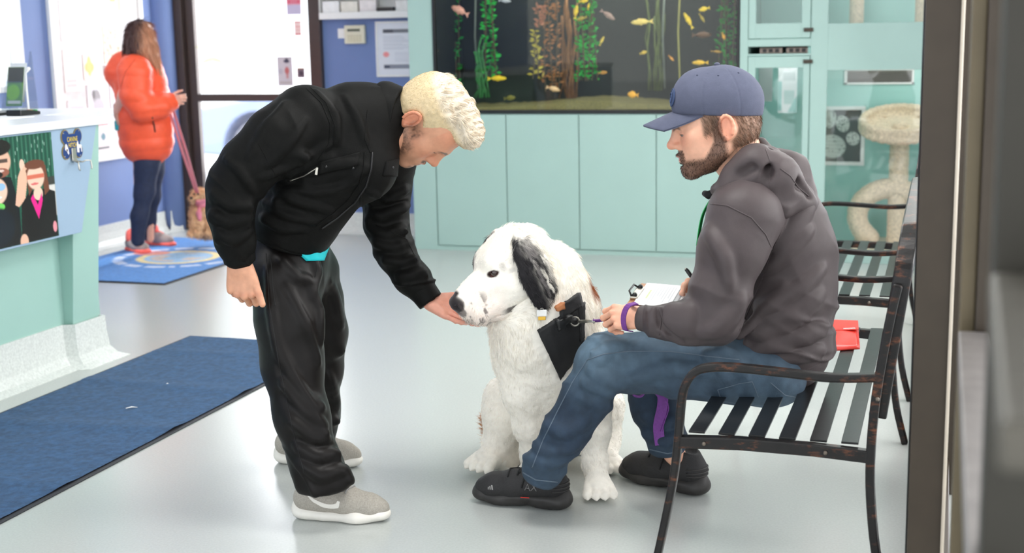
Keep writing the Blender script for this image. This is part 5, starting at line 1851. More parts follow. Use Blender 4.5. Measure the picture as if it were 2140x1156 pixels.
def head_cols(L, base, lips=(0.62, 0.27, 0.24), brow=(0.1, 0.06, 0.04), beard=None, beardc=(0.12, 0.07, 0.04), eye_open=0.5, ez=0.0):
    """colours by place on the head, L in head coordinates"""
    x, y, z = L[:, 0], L[:, 1], L[:, 2]
    c = np.tile(np.array(base, float), (len(L), 1))

    def mix(a, col):
        nonlocal c
        a = np.clip(a, 0, 1)[:, None]
        c = c * (1 - a) + np.array(col) * a
    red = np.array(base) * [1.05, 0.74, 0.68]
    mix(0.65 * np.exp(-((np.abs(x) - 0.045) / 0.022) ** 2 - ((z + 0.02) / 0.025) ** 2) * (y > 0.02), red)
    mix(0.7 * np.exp(-((x) / 0.016) ** 2 - ((z + 0.03) / 0.018) ** 2) * (y > 0.095), red)
    mix(0.7 * smooth(0.075, 0.085, np.abs(x)) * (y < 0.02), red)
    mix(0.35 * np.exp(-((z - 0.06) / 0.03) ** 2) * (y > 0.05), red)
    mix(0.9 * smooth(0.009, 0.005, np.abs(z + 0.066)) * smooth(0.024, 0.018, np.abs(x)) * smooth(0.092, 0.098, y), lips)
    mix(0.9 * smooth(0.0018, 0.0006, np.abs(z + 0.0662 - 0.0)) * smooth(0.024, 0.02, np.abs(x)) * (y > 0.095), np.array(lips) * 0.4)
    z = z - ez
    # brows
    bz = 0.024 - 0.25 * (np.abs(x) - 0.03) ** 2 * 60
    mix(0.85 * smooth(0.0062, 0.003, np.abs(z - bz)) * smooth(0.008, 0.013, np.abs(x)) * smooth(0.05, 0.042, np.abs(x)) * (y > 0.06), brow)
    # eyes
    d = np.sqrt(((np.abs(x) - 0.031) / 0.0125) ** 2 + ((z - 0.0022) / (0.0062 * eye_open + 0.0005)) ** 2)
    m = (y > 0.083)
    mix(smooth(1.3, 1.05, d) * m, np.array(base) * 0.28)
    if eye_open > 0.3:
        mix(smooth(1.0, 0.9, d) * m, (0.30, 0.26, 0.25))
        di = np.sqrt((np.abs(x) - 0.031) ** 2 + (z - 0.002) ** 2)
        mix(smooth(0.0058, 0.0052, di) * smooth(1.0, 0.9, d) * m, (0.06, 0.04, 0.03))
    de = np.sqrt((np.abs(x) - 0.031) ** 2 + (y - 0.081) ** 2 + (z - 0.003) ** 2)
    if eye_open < 0.3: mix(0.85 * smooth(0.0142, 0.0136, de), np.array(base) * 0.5)
    # lashes and lid crease
    mix(0.8 * smooth(0.0016, 0.0008, np.abs(z - 0.0022 - 0.0062 * eye_open)) * smooth(0.045, 0.043, np.abs(x)) * smooth(0.018, 0.02, np.abs(x)) * m, (0.03, 0.02, 0.02))
    lt_, ld_ = seg_t(np.stack([np.abs(x), y, z], 1), np.array([0.02, 0.094, 0.0065]), np.array([0.045, 0.087, 0.0055]))
    mix(0.85 * smooth(0.0042, 0.0028, ld_) * (z < 0.0085), (0.05, 0.03, 0.025))
    if beard is not None:
        mix(beard(L), beardc)
    return c


def hand_mesh(wrist, d, n, side, scale=1.0, curls=(0.5, 0.5, 0.5, 0.5), thumb=0.5, spread=0.06, h=0.0017, forearm=None, base=(0.62, 0.36, 0.26), thumb_out=0.75, thumb_n=None):
    """d: towards the fingers, n: out of the back of the hand, side=+1: the thumb lies along d x n, -1 the other way"""
    d = unit(d)
    n = unit(np.asarray(n) - d * (np.asarray(n) @ d))
    t = np.cross(d, n) * side
    W = np.asarray(wrist, float)
    def X(a, b, c): return W + (t * a + d * b + n * c) * scale
    s = SDF()
    mcx = [0.030, 0.010, -0.010, -0.029]
    mcl = [0.092, 0.096, 0.09, 0.080]
    for i in range(4):
        s.cone(X(mcx[i] * 0.62, 0.012, 0), X(mcx[i], mcl[i] - 0.006, -0.002 * abs(i - 1)), 0.0135 * scale, 0.0105 * scale, 0.013 * scale)
    s.cone(X(0.012, 0.02, -0.008), X(0.03, 0.05, -0.012), 0.014 * scale, 0.012 * scale, 0.014 * scale)
    s.cone(X(-0.02, 0.02, -0.008), X(-0.026, 0.06, -0.01), 0.012 * scale, 0.010 * scale, 0.014 * scale)
    s.cone(X(0, -0.05, 0.0), X(0, 0.02, 0.0), 0.021 * scale, 0.020 * scale, 0.02 * scale, flat=(n, 0.78))
    if forearm is not None: s.cone(np.asarray(forearm), X(0, -0.01, 0), 0.03 * scale, 0.021 * scale, 0.02 * scale)
    nails = []
    lens = [(0.042, 0.026, 0.021), (0.047, 0.030, 0.022), (0.044, 0.028, 0.021), (0.034, 0.021, 0.019)]
    rad = [0.0095, 0.0098, 0.0092, 0.0080]
    for i in range(4):
        c = curls[i]
        ang = 0.0
        sp = spread * (1.5 - i)
        fd = unit(d + t * sp)
        p = X(mcx[i], mcl[i], -0.002 * abs(i - 1))
        r = rad[i] * scale
        for j, L_ in enumerate(lens[i]):
            ang += c * (0.9, 1.25, 0.8)[j]
            dd = fd * math.cos(ang) - n * math.sin(ang)
            q = p + dd * L_ * scale
            s.cone(p, q, r, r * 0.92, 0.0035 * scale)
            s.ell(p + (n * math.cos(ang) + fd * math.sin(ang)) * r * 0.15, (r * 1.04,) * 3, k=0.004 * scale)
            p, r = q, r * 0.91
        nn = n * math.cos(ang) + fd * math.sin(ang)
        nails.append((p - dd * 0.004 * scale + nn * r * 0.85, nn, r))
    # thumb leaves the side of the palm near its base
    p = X(0.022, 0.022, -0.008)
    td = unit(t * thumb_out + d * (1.15 - 0.3 * thumb_out) - n * (0.25 + 0.25 * thumb))
    if thumb_n is not None: td = unit(t * thumb_out + d + n * thumb_n)
    r = 0.0135 * scale
    for j, L_ in enumerate((0.044, 0.034, 0.027)):
        q = p + td * L_ * scale
        s.cone(p, q, r, r * 0.86, (0.012, 0.004, 0.003)[j] * scale)
        p, r = q, r * 0.86
        td = unit(td - t * 0.45 * thumb * (1, 1, 1)[j] + d * 0.1 - n * 0.12 * thumb)
    V, Q = s.mesh(h)
    base = np.array(base)
    c = np.tile(base, (len(V), 1))
    v = fbm(V * 60, 2)
    c = c * (1 + 0.06 * v[:, None])
    tip = np.zeros(len(V))
    for q, nn, r in nails:
        dd = np.linalg.norm(V - q, axis=1)
        c = np.where((dd < r * 0.95)[:, None], base * [1.12, 1.02, 1.0], c)
    L = (V - W) @ d / scale
    c = c * (1 - 0.12 * np.exp(-((L - 0.093) / 0.008) ** 2)[:, None] * [0.4, 1, 1])
    return V, Q, c


def shoe_frame(heel, toe):
    f = np.asarray(toe, float) - heel
    f[2] = 0
    L_ = np.linalg.norm(f)
    f = f / L_
    u = ZUP
    r = np.cross(f, u)
    R = np.stack([r, f, u], 1)
    return R, np.array([heel[0], heel[1], 0.0]), L_


def runner_shoe(parent, heel, toe, near_side, colour_up, swoosh=True):
    """low knit running shoe on a thick pale sole; near_side = +1 when its right side is seen"""
    R, O, L_ = shoe_frame(heel, toe)
    k = L_ / 0.305
    X = lambda p: (np.asarray(p, float) * k) @ R.T + O
    up = SDF()
    up.chain([(0, 0.035, 0.062), (0, 0.10, 0.062), (0, 0.17, 0.052), (0, 0.235, 0.04), (0, 0.268, 0.036)], [0.036, 0.04, 0.041, 0.036, 0.026], 0.03)
    up.cone((0, 0.05, 0.07), (0, 0.06, 0.112), 0.038, 0.036, 0.03)
    up.cone((0, 0.09, 0.1), (0, 0.17, 0.07), 0.028, 0.024, 0.02)
    up.plane((0, 0, 0.026), (0, 0, -1))
    V, Q = up.mesh(0.004 )
    V[:, 2] = np.maximum(V[:, 2], 0.02)
    V = X(V)
    sh = thing('shoe', None, None, O)
    del_keys = [q for q in sh.keys()]
    sh.parent = parent
    sh.location = [float(v) for v in (O - _origin(parent))]
    o = link_mesh('upper', V, Q, M['knit_grey'], sh)
    so = SDF()
    out = [(0, 0.032, 0.02), (0, 0.1, 0.017), (0.004, 0.2, 0.016), (0.002, 0.262, 0.022)]
    so.chain(out, [0.04, 0.039, 0.048, 0.037], 0.02, flat=((0, 0, 1), 0.56))
    so.cone((0, 0.012, 0.035), (0, 0.05, 0.02), 0.022, 0.03, 0.015)
    so.plane((0, 0, 0.001), (0, 0, -1))
    V2, Q2 = so.mesh(0.004)
    link_mesh('sole', X(V2), Q2, M['sole_white'], sh)
    hit = Hit(V, Q)
    # laces
    lm = MB()
    for j in range(5):
        y = 0.105 + j * 0.017
        z = 0.118 - j * 0.0085
        pts = [hit.near(X((a, y + 0.005 * (1 if a > 0 else -1) * (1 if j % 2 else -1), z)), 0.002) for a in (-0.026, -0.013, 0, 0.013, 0.026)]
        lm.tube(pts, 0.0028 * k, 6)
    lm.build('laces', M['lace_grey'], sh, True)
    if swoosh:
        top = [(0.02, 0.062), (0.045, 0.05), (0.08, 0.044), (0.115, 0.048), (0.15, 0.062)]
        bot = [(0.15, 0.062), (0.118, 0.036), (0.088, 0.027), (0.064, 0.034), (0.04, 0.05), (0.02, 0.062)]
        # a curved tick with a thick belly, pointing to the toe
        up_ = [(0.045, 0.098), (0.075, 0.078), (0.105, 0.064), (0.128, 0.060), (0.142, 0.066), (0.146, 0.078)]
        lo_ = [(0.045, 0.098), (0.07, 0.068), (0.1, 0.048), (0.128, 0.042), (0.150, 0.050), (0.154, 0.074)]
        Vv, Ff = [], []
        n = 14
        def lerp(arr, t):
            a = t * (len(arr) - 1); i = min(int(a), len(arr) - 2); w = a - i
            return np.array(arr[i]) * (1 - w) + np.array(arr[i + 1]) * w
        for i in range(n + 1):
            for w in (0, 0.5, 1):
                q = lerp(up_, i / n) * (1 - w) + lerp(lo_, i / n) * w
                Vv.append(hit.near(X((0.06 * near_side, q[0], q[1])), 0.0015))
        for i in range(n):
            for j in range(2):
                a = i * 3 + j
                Ff.append((a, a + 1, a + 4, a + 3))
        link_mesh('side_mark', np.array(Vv), Ff, M['sole_white'], sh)
    return sh


def trail_shoe(parent, heel, toe, near_side, marks=True):
    R, O, L_ = shoe_frame(heel, toe)
    k = L_ / 0.305
    X = lambda p: (np.asarray(p, float) * k) @ R.T + O
    sh = thing('shoe', None, None, O)
    sh.parent = parent
    sh.location = [float(v) for v in (O - _origin(parent))]
    up = SDF()
    up.chain([(0, 0.04, 0.07), (0, 0.10, 0.07), (0, 0.17, 0.06), (0, 0.235, 0.05), (0, 0.27, 0.044)], [0.038, 0.041, 0.043, 0.039, 0.028], 0.03)
    up.cone((0, 0.045, 0.08), (0, 0.055, 0.118), 0.041, 0.036, 0.03)
    up.cone((0, 0.10, 0.1), (0, 0.165, 0.075), 0.026, 0.024, 0.02)
    up.ell((0, 0.055, 0.15), (0.03, 0.042, 0.03), k=0.01, sub=True)
    up.plane((0, 0, 0.03), (0, 0, -1))
    V, Q = up.mesh(0.004)
    V[:, 2] = np.maximum(V[:, 2], 0.024)
    V = X(V)
    link_mesh('upper', V, Q, M['shoe_black'], sh)
    so = SDF()
    so.chain([(0, 0.03, 0.026), (0, 0.085, 0.024)], [0.045, 0.043], 0.015, flat=((0, 0, 1), 0.62))
    so.chain([(0.003, 0.155, 0.022), (0.004, 0.21, 0.021), (0.002, 0.262, 0.026)], [0.045, 0.049, 0.041], 0.02, flat=((0, 0, 1), 0.52))
    so.chain([(0, 0.06, 0.036), (0, 0.18, 0.034)], [0.042, 0.043], 0.015, flat=((0, 0, 1), 0.35))
    so.cone((0, 0.015, 0.045), (0, 0.055, 0.03), 0.026, 0.034, 0.02)
    so.cone((0, 0.255, 0.045), (0, 0.275, 0.035), 0.03, 0.028, 0.02)
    for j in range(13):
        y = 0.012 + j * 0.0225
        so.cone((-0.06, y, -0.002), (0.06, y, -0.002), 0.0052, 0.0052, 0.002, True)
    so.plane((0, 0, 0.001), (0, 0, -1))
    V2, Q2 = so.mesh(0.0035)
    link_mesh('sole', X(V2), Q2, M['sole_black'], sh)
    hit = Hit(V, Q)
    lm = MB()
    for j in range(5):
        y = 0.105 + j * 0.0165
        z = 0.14 - j * 0.012
        pts = [hit.near(X((a, y + 0.006 * (1 if a > 0 else -1) * (1 if j % 2 else -1), z)), 0.002) for a in (-0.03, -0.015, 0, 0.015, 0.03)]
        lm.tube(pts, 0.003 * k, 6)
    for s_ in (-1, 1):
        lm.tube([hit.near(X((0.0, 0.11, 0.14)), 0.004), hit.near(X((0.02 * s_, 0.12, 0.12)), 0.006), hit.near(X((0.04 * s_, 0.125, 0.09)), 0.004), hit.near(X((0.05 * s_, 0.13, 0.07)), 0.003)], 0.0026 * k, 6)
    lm.build('laces', M['lace_black'], sh, True)
    # heel overlay ridges
    rm = MB()
    for z in (0.062, 0.075, 0.088):
        pts = [hit.near(X((0.06 * math.sin(t), 0.05 - 0.06 * math.cos(t), z)), 0.0012) for t in np.linspace(-1.3, 1.3, 11)]
        rm.tube(pts, 0.0026 * k, 6)
    rm.build('heel_ridges', M['sole_black'], sh, True)
    # side: red tab, three slanted bars, outlined letters, eyelet
    def strip(name, poly, m, lift=0.0014):
        Vv, n = [], len(poly)
        for (y, z) in poly: Vv.append(hit.near(X((0.07 * near_side, y, z)), lift))
        link_mesh(name, np.array(Vv), [tuple(range(n)) if near_side < 0 else tuple(range(n))[::-1]], m, sh, False)
    if marks:
        for j in range(3):
            y = 0.222 + j * 0.0085
            h_ = 0.022 - j * 0.005
            strip('bar_mark', [(y, 0.056), (y + 0.005, 0.056), (y + 0.009 - 0.002 * j, 0.056 + h_), (y + 0.004 - 0.002 * j, 0.056 + h_)][::1], M['mark_grey'])
        sp = MB()
        def ln(*pts): sp.tube([hit.near(X((0.07 * near_side, y, z)), 0.001) for y, z in pts], 0.0009, 5)
        # letters A and X, read from the toe end
        ln((0.122, 0.062), (0.114, 0.092), (0.104, 0.062)); ln((0.118, 0.073), (0.108, 0.073))
        ln((0.1, 0.062), (0.08, 0.094)); ln((0.082, 0.062), (0.098, 0.094))
        sp.build('letter_marks', M['mark_grey'], sh, True)
        e = X((0.0, 0, 0))
        strip('red_tab', [(0.106, 0.027), (0.13, 0.027), (0.13, 0.033), (0.106, 0.033)], M['red'], 0.004 * 2.2)
        MB().lathe([(0.002, 0), (0.005, 0), (0.005, 0.002), (0.002, 0.002)], hit.near(X((0.06 * near_side, 0.1, 0.107)), 0.0), 12, R[:, 0] * near_side).build('eyelet', M['steel'], sh, True)
    return sh


M['knit_grey'] = mat('grey_knit', srgb(168, 162, 152), 0.8, var=0.16, scale=240, bump=0.6, bscale=500)
M['sole_white'] = mat('pale_foam_sole', srgb(232, 228, 220), 0.55, var=0.04, scale=30)
M['lace_grey'] = mat('grey_lace', srgb(150, 148, 146), 0.8, var=0.1)
M['shoe_black'] = mat('black_shoe_mesh', srgb(36, 35, 36), 0.7, var=0.2, scale=260, bump=0.5, bscale=500)
M['sole_black'] = mat('black_rubber', srgb(44, 42, 41), 0.55, var=0.12, scale=60, bump=0.2, bscale=160)
M['lace_black'] = mat('black_lace', srgb(22, 22, 23), 0.8, var=0.1)
M['mark_grey'] = mat('pale_grey_mark', srgb(150, 148, 146), 0.6)


# ================================================================ STANDING MAN
M['jacket_black'] = mat('black_cotton', srgb(15, 15, 14), 0.6, var=0.14, scale=40, bump=0.3, bscale=420, spec=0.11)
M['pants_black'] = mat('black_satin_sport', srgb(17, 14, 13), 0.42, var=0.1, scale=30, bump=0.1, bscale=500, spec=0.2)
M['shirt_teal'] = mat('turquoise_shirt', srgb(20, 190, 198), 0.75, var=0.06, bump=0.2)


def standing_man():
    base = on_z(640, 1040)
    t = thing('person', 'man with blond hair in a black jacket bending to offer the dog his palm', 'person', base)
    skin = np.array(srgb(206, 150, 120))
    # ---- trousers
    s = SDF()
    chain_px(s, [(608, 500, 4.22, 80), (606, 560, 4.22, 84)], 0.04)
    chain_px(s, [(592, 585, 4.14, 72), (606, 680, 4.10, 66), (612, 760, 4.08, 61), (632, 870, 4.04, 53), (656, 960, 4.01, 46), (676, 1010, 3.99, 50)], 0.045)
    chain_px(s, [(640, 570, 4.32, 68), (652, 630, 4.36, 58), (666, 695, 4.40, 54), (662, 770, 4.44, 50), (660, 850, 4.47, 44), (663, 895, 4.47, 43)], 0.045)
    # stacked folds at the hems and drapes on the legs
    for (x0, y0, x1, y1, D, r) in ((628, 990, 722, 985, 3.97, 9), (636, 965, 706, 952, 3.975, 8), (632, 1016, 728, 1004, 3.965, 8),
                              (600, 800, 672, 850, 3.985, 7), (610, 880, 684, 905, 3.965, 8), (655, 870, 704, 880, 4.42, 7), (650, 720, 712, 735, 4.36, 7)):
        a, b = at(x0, y0, D), at(x1, y1, D); s.cone(a, b, r * mpp(a), r * 0.6 * mpp(b), 0.035)
    s.plane((-1.85, 3.65, 0.122), unit((0.08, 0.04, -1)), 0.004)
    folds(s, 0.012, [([(560, 560), (570, 650), (590, 760)], 9), ([(640, 580), (668, 650), (672, 720)], 9), ([(600, 600), (640, 680), (668, 760)], 9), ([(570, 680), (610, 780), (660, 860)], 9),
        ([(590, 800), (640, 860), (680, 890)], 8), ([(610, 880), (650, 915), (690, 920)], 8), ([(620, 930), (660, 955), (705, 945)], 10), ([(630, 970), (670, 995), (720, 980)], 10), ([(690, 590), (712, 680)], 8), ([(685, 780), (705, 850)], 7),
        ([(650, 530), (662, 570), (650, 620)], 8), ([(585, 540), (620, 580), (655, 590)], 7)], 0.02, 0.85)
    V, Q = s.mesh(0.005, 1)
    N = normals(V, Q)
    V = wrinkle(V, N, (0, 0, 1), 1.6, 9.0, 0.004, None, 3)
    V = wrinkle(V, N, unit(ZUP + RH * 0.9), 16.0, 4.0, 0.007, smooth(0.36, 0.08, V[:, 2]), 8)
    V = crease(V, N, unit(ZUP + RH * 0.8), 14, 4, 0.005, smooth(0.45, 0.1, V[:, 2]) + 0.1, 18)
    V = wrinkle(V, N, unit(ZUP - RH * 0.7), 9.0, 3.0, 0.002, smooth(0.45, 0.75, V[:, 2]), 9)
    V = relax(relax(V, Q, 0.5), Q, 0.5)
    tr = link_mesh('trousers', V, Q, M['pants_black'], t)
    hit = Hit(V, Q)
    sm = MB()
    hit.seam(sm, [(566, 540), (570, 600), (575, 640)], 0.0014, 0.0)
    hit.seam(sm, [(556, 530), (563, 640), (583, 760), (612, 900), (636, 990)], 0.0012, 0.0)
    hit.seam(sm, [(650, 520), (664, 560), (658, 580)], 0.0012, 0.0)
    sm.build('trouser_seam', M['lace_black'], tr, True)
    # ---- shoes
    runner_shoe(t, on_z(618, 1080), on_z(822, 1088), 1, None)
    runner_shoe(t, on_z(580, 964), on_z(762, 976), 1, None)
    # ---- shirt hem
    hit.patch('shirt', [(594, 500), (690, 496), (672, 545), (640, 546)], M['shirt_teal'], t, 0.006, 0.004, 14, 8)
    # ---- jacket
    s = SDF()
    shR, shL = at(628, 252, 4.05), at(815, 345, 4.36)
    lat = unit(shL - shR)
    chain_px(s, [(606, 488, 4.18, 80), (628, 440, 4.17, 84), (668, 370, 4.16, 92), (712, 302, 4.16, 98), (760, 262, 4.18, 84)], 0.05)
    s.plane(at(606, 504, 4.18), -unit(at(625, 440, 4.17) - at(604, 512, 4.18)), 0.004)
    s.cone(at(640, 262, 4.08), at(800, 320, 4.33), 66 * mpp(shR), 60 * mpp(shL), 0.06)
    s.cone(at(735, 245, 4.14), at(812, 235, 4.18), 72 * mpp(shR), 54 * mpp(shR), 0.05)
    s.ell(at(770, 350, 4.12), (0.09, 0.1, 0.1), k=0.06)
    # near sleeve
    chain_px(s, [(640, 250, 4.05, 74), (585, 285, 3.99, 64), (520, 345, 3.96, 58), (489, 392, 3.96, 52), (483, 450, 3.97, 45), (492, 505, 3.98, 40), (499, 540, 3.99, 30)], 0.035)
    # far sleeve
    chain_px(s, [(810, 335, 4.35, 62), (806, 400, 4.38, 50), (806, 470, 4.38, 42), (828, 530, 4.36, 40), (860, 580, 4.33, 36), (888, 614, 4.31, 27)], 0.03)
    # hem, collar, folds
    for (x0, y0, x1, y1, D, r) in ((450, 410, 520, 425, 3.90, 9), (446, 455, 522, 440, 3.905, 9), (455, 500, 520, 470, 3.915, 8), (540, 300, 640, 330, 3.93, 9), (560, 370, 690, 330, 4.00, 9),
                              (580, 420, 720, 400, 4.04, 8), (555, 455, 690, 450, 4.06, 8), (640, 380, 760, 350, 4.02, 7), (770, 460, 840, 440, 4.32, 8), (790, 505, 850, 485, 4.31, 8), (808, 545, 868, 540, 4.3, 8), (775, 420, 845, 395, 4.31, 8), (845, 585, 890, 575, 4.28, 6), (575, 270, 530, 350, 3.915, 10)):
        a, b = at(x0, y0, D), at(x1, y1, D); s.cone(a, b, r * mpp(a), r * 0.6 * mpp(b), 0.03)
    folds(s, 0.012, [([(690, 300), (640, 330), (590, 352), (545, 372)], 9), ([(672, 326), (620, 355), (575, 388)], 7), ([(447, 405), (480, 428), (520, 432)], 10), ([(445, 445), (480, 466), (528, 452)], 10), ([(450, 485), (490, 503), (525, 482)], 9),
        ([(600, 215), (560, 262), (520, 330)], 10), ([(640, 250), (600, 300), (560, 345)], 9), ([(470, 330), (500, 355), (530, 400)], 9),
        ([(560, 385), (620, 420), (690, 440)], 9), ([(545, 420), (600, 450), (660, 465)], 9), ([(535, 450), (590, 478), (640, 480)], 8), ([(640, 362), (700, 345), (750, 340)], 7), ([(690, 402), (730, 385), (765, 350)], 8), ([(600, 395), (660, 402), (720, 392)], 8),
        ([(720, 200), (745, 240), (765, 300)], 8), ([(660, 190), (700, 240), (706, 300)], 8),
        ([(770, 400), (810, 415), (855, 395)], 8), ([(765, 440), (800, 452), (850, 430)], 9), ([(770, 475), (810, 490), (850, 470)], 9), ([(790, 510), (825, 518), (862, 503)], 9), ([(805, 545), (840, 548), (875, 535)], 8), ([(830, 578), (860, 576), (890, 560)], 8)], 0.017, 0.8)
    V, Q = s.mesh(0.0048, 1)
    N = normals(V, Q)
    armN = tmask(V, at(600, 280, 4.0), at(490, 400, 3.96), 0.16) + tmask(V, at(490, 400, 3.96), at(498, 530, 3.98), 0.12)
    armF = tmask(V, at(806, 370, 4.38), at(888, 610, 4.31), 0.11)
    V = wrinkle(V, N, at(500, 380, 4) - at(620, 260, 4), 13, 5, 0.005, np.clip(armN, 0, 1), 21, 1.2)
    V = crease(V, N, at(500, 380, 4) - at(620, 260, 4), 15, 6, 0.008, np.clip(armN, 0, 1), 121)
    V = wrinkle(V, N, at(815, 600, 4) - at(800, 380, 4), 15, 6, 0.005, np.clip(armF, 0, 1), 22, 1.2)
    V = crease(V, N, at(815, 600, 4) - at(800, 380, 4), 17, 6, 0.008, np.clip(armF, 0, 1), 122)
    V = wrinkle(V, N, unit(at(640, 470, 4) - at(760, 280, 4)), 10, 5, 0.005, np.clip(1 - armN - armF, 0, 1) * smooth(-0.1, 0.1, (V - at(700, 330, 4.1)) @ unit(at(640, 470, 4) - at(760, 280, 4)) + 0.1), 23, 1.2)
    V = crease(V, N, unit(RH * 0.7 + ZUP * 0.5), 9, 6, 0.007, np.clip(1 - armN - armF, 0, 1), 24)
    V = relax(V, Q, 0.15)
    jk = link_mesh('jacket', V, Q, M['jacket_black'], t)
    hit = Hit(V, Q)
    # rib hem and cuffs (bands), collar
    b = SDF()
    chain_px(b, [(600, 500, 4.18, 83), (606, 512, 4.18, 82)], 0.01)
    cut = at(640, 420, 4.18)
    Vb, Qb = b.mesh(0.006)
    up_ = unit(at(625, 440, 4.17) - at(604, 512, 4.18))
    hb = SDF()
    hc = at(606, 486, 4.18)
    hb.cone(hc - up_ * 0.012, hc + up_ * 0.018, 82 * mpp(hc), 84 * mpp(hc), 0.005)
    hb.plane(hc + up_ * 0.03, up_, 0.006).plane(hc - up_ * 0.036, -up_, 0.006)
    Vb, Qb = hb.mesh(0.005)
    Nb = normals(Vb, Qb)
    Vb = wrinkle(Vb, Nb, RH, 3, 8, 0.004, None, 31)
    link_mesh('waistband', Vb, Qb, M['jacket_black'], jk)
    for (w0, w1, r) in ((at(496, 512, 3.98), at(501, 545, 3.99), 36), (at(880, 603, 4.315), at(899, 629, 4.305), 30)):
        ax = unit(w1 - w0)
        cb = SDF().cone(w0, w1, r * mpp(w0), r * 0.93 * mpp(w0), 0.005).plane(w1 + ax * 0.004, ax, 0.004).plane(w0 - ax * 0.006, -ax, 0.004)
        Vb, Qb = cb.mesh(0.004)
        link_mesh('cuff', Vb, Qb, M['jacket_black'], jk)
    # stand collar: a curved band round the neck
    nb0, nb1 = at(805, 240, 4.185), at(838, 246, 4.17)
    ax = unit(nb1 - nb0)
    cs = SDF().cone(nb0, nb1, 70 * mpp(nb0), 62 * mpp(nb0), 0.01)
    cs.cone(nb0 - ax * 0.02, nb1 + ax * 0.06, 60 * mpp(nb0), 53 * mpp(nb0), 0.006, True)
    cs.plane(nb1 + ax * 0.004, ax, 0.006).plane(nb0 - ax * 0.03, -ax, 0.006)
    Vb, Qb = cs.mesh(0.0045)
    link_mesh('collar', Vb, Qb, M['jacket_black'], jk)
    # seams, placket, pockets
    def one(pts, r):
        q = MB()
        hit.seam(q, pts, r)
        if q.v: q.build('jacket_seam', M['jacket_black'], jk, True)
    one([(640, 185), (672, 215), (690, 260), (688, 300), (664, 335)], 0.0018)
    one([(648, 182), (682, 215), (700, 262), (697, 304)], 0.0014)
    one([(768, 230), (762, 290), (774, 320)], 0.0016)
    one([(540, 300), (575, 365)], 0.0012)
    one([(785, 470), (850, 500), (872, 545)], 0.0012)
    zp = MB()
    hit.seam(zp, [(778, 318), (775, 355), (765, 390), (740, 425), (705, 455), (672, 478)], 0.0034, 0.001, 6)
    zp.build('zipper', mat('dark_zip', srgb(26, 26, 27), 0.4, metal=0.3), jk, True)
    pl = MB()
    hit.seam(pl, [(762, 318), (760, 352), (750, 386), (726, 420), (694, 448), (660, 472)], 0.002, 0.001)
    pl.build('placket_seam', M['jacket_black'], jk, True)
    hit.patch('pocket_flap', [(668, 338), (752, 318), (748, 345), (664, 364)], M['jacket_black'], jk, 0.004)
    hit.patch('pocket_flap', [(806, 338), (832, 330), (828, 368), (800, 368)], M['jacket_black'], jk, 0.004)
    for (x, y) in ((682, 348), (738, 350), (819, 350)):
        q = hit.px(x, y, 0.004)
        if q is not None: MB().ball(q, 0.0045, 8).build('button', M['black'], jk, True)
    q0, q1 = hit.px(664, 350, 0.004), hit.px(661, 364, 0.005)
    if q0 is not None: MB().bar([q0, q1], RH, 0.008, 0.003).build('zip_pull', M['steel'], jk, bevel=0.001)
    pz = MB(); hit.seam(pz, [(664, 350), (635, 368), (606, 378)], 0.002, 0.001); pz.build('pocket_zip', M['steel'], jk, True)
    # ---- head
    phi = math.radians(20)
    ui = unit(RH * 0.93 + ZUP * 0.37)
    fi = unit(RH * 0.37 - ZUP * 0.93)
    uu = ui * math.cos(phi) + TC * math.sin(phi)
    R = frame_from(fi, uu)
    sc = 1.12
    ear = at(860, 250, 4.10)
    O = ear - R @ np.array([0.08, -0.018, -0.004]) * sc
    hs = head_sdf(1.0)
    Lh, Qh = hs.mesh(0.0022, 1)
    def beard(L):
        x, y, z = np.abs(L[:, 0]), L[:, 1], L[:, 2]
        jawl = smooth(-0.02, -0.05, z + 0.15 * (y - 0.02)) * smooth(-0.03, 0.0, y) * smooth(0.075, 0.05, y) * smooth(0.03, 0.045, x)
        side = smooth(0.03, 0.015, np.abs(y - 0.012)) * smooth(0.02, -0.01, z) * smooth(0.06, 0.066, x)
        must = smooth(0.007, 0.004, np.abs(z + 0.052)) * smooth(0.028, 0.02, x) * (y > 0.09)
        chin = smooth(-0.085, -0.095, z) * (y > 0.06) * smooth(0.03, 0.02, x)
        n = fbm(L * 200, 2)
        return np.clip(0.75 * np.maximum.reduce([jawl, side, must * 1.2, chin]) * (0.8 + 0.4 * n), 0, 0.9)
    cl = head_cols(Lh, skin, beard=beard, beardc=srgb(74, 54, 44), eye_open=0.12, brow=srgb(70, 52, 42))
    Vh = (Lh * sc) @ R.T + O
    neck = SDF()
    neck.cone(at(790, 236, 4.2), O + R @ np.array([0, -0.02, -0.05]) * sc, 0.062, 0.06, 0.02)
    neck.cone(O + R @ np.array([0, 0.0, -0.06]) * sc, at(815, 285, 4.17), 0.052, 0.055, 0.03)
    Vn, Qn = neck.mesh(0.004)
    hR = hand_mesh(at(500, 545, 3.985), unit(at(500, 590, 3.975) - at(498, 545, 3.985)), TC * 0.97 - RH * 0.1, -1, 1.12, (1.05, 1.25, 1.35, 1.4), 0.0, 0.02, base=skin * 1.05, thumb_out=0.42, thumb_n=0.12)
    wl = at(895, 628, 4.31)
    dl = unit(at(985, 674, 4.27) - wl)
    hL = hand_mesh(wl, dl, -(ZUP * 0.86 + TC * 0.45 - RH * 0.1), 1, 1.04, (0.16, 0.12, 0.10, 0.16), 0.35, 0.05, base=np.array(srgb(226, 160, 138)), thumb_out=0.6)
    core = SDF()
    chain_px(core, [(612, 540, 4.22, 55), (668, 380, 4.18, 60), (770, 260, 4.19, 50)], 0.03)
    chain_px(core, [(640, 262, 4.06, 35), (492, 395, 3.96, 28), (500, 550, 3.99, 20)], 0.02)
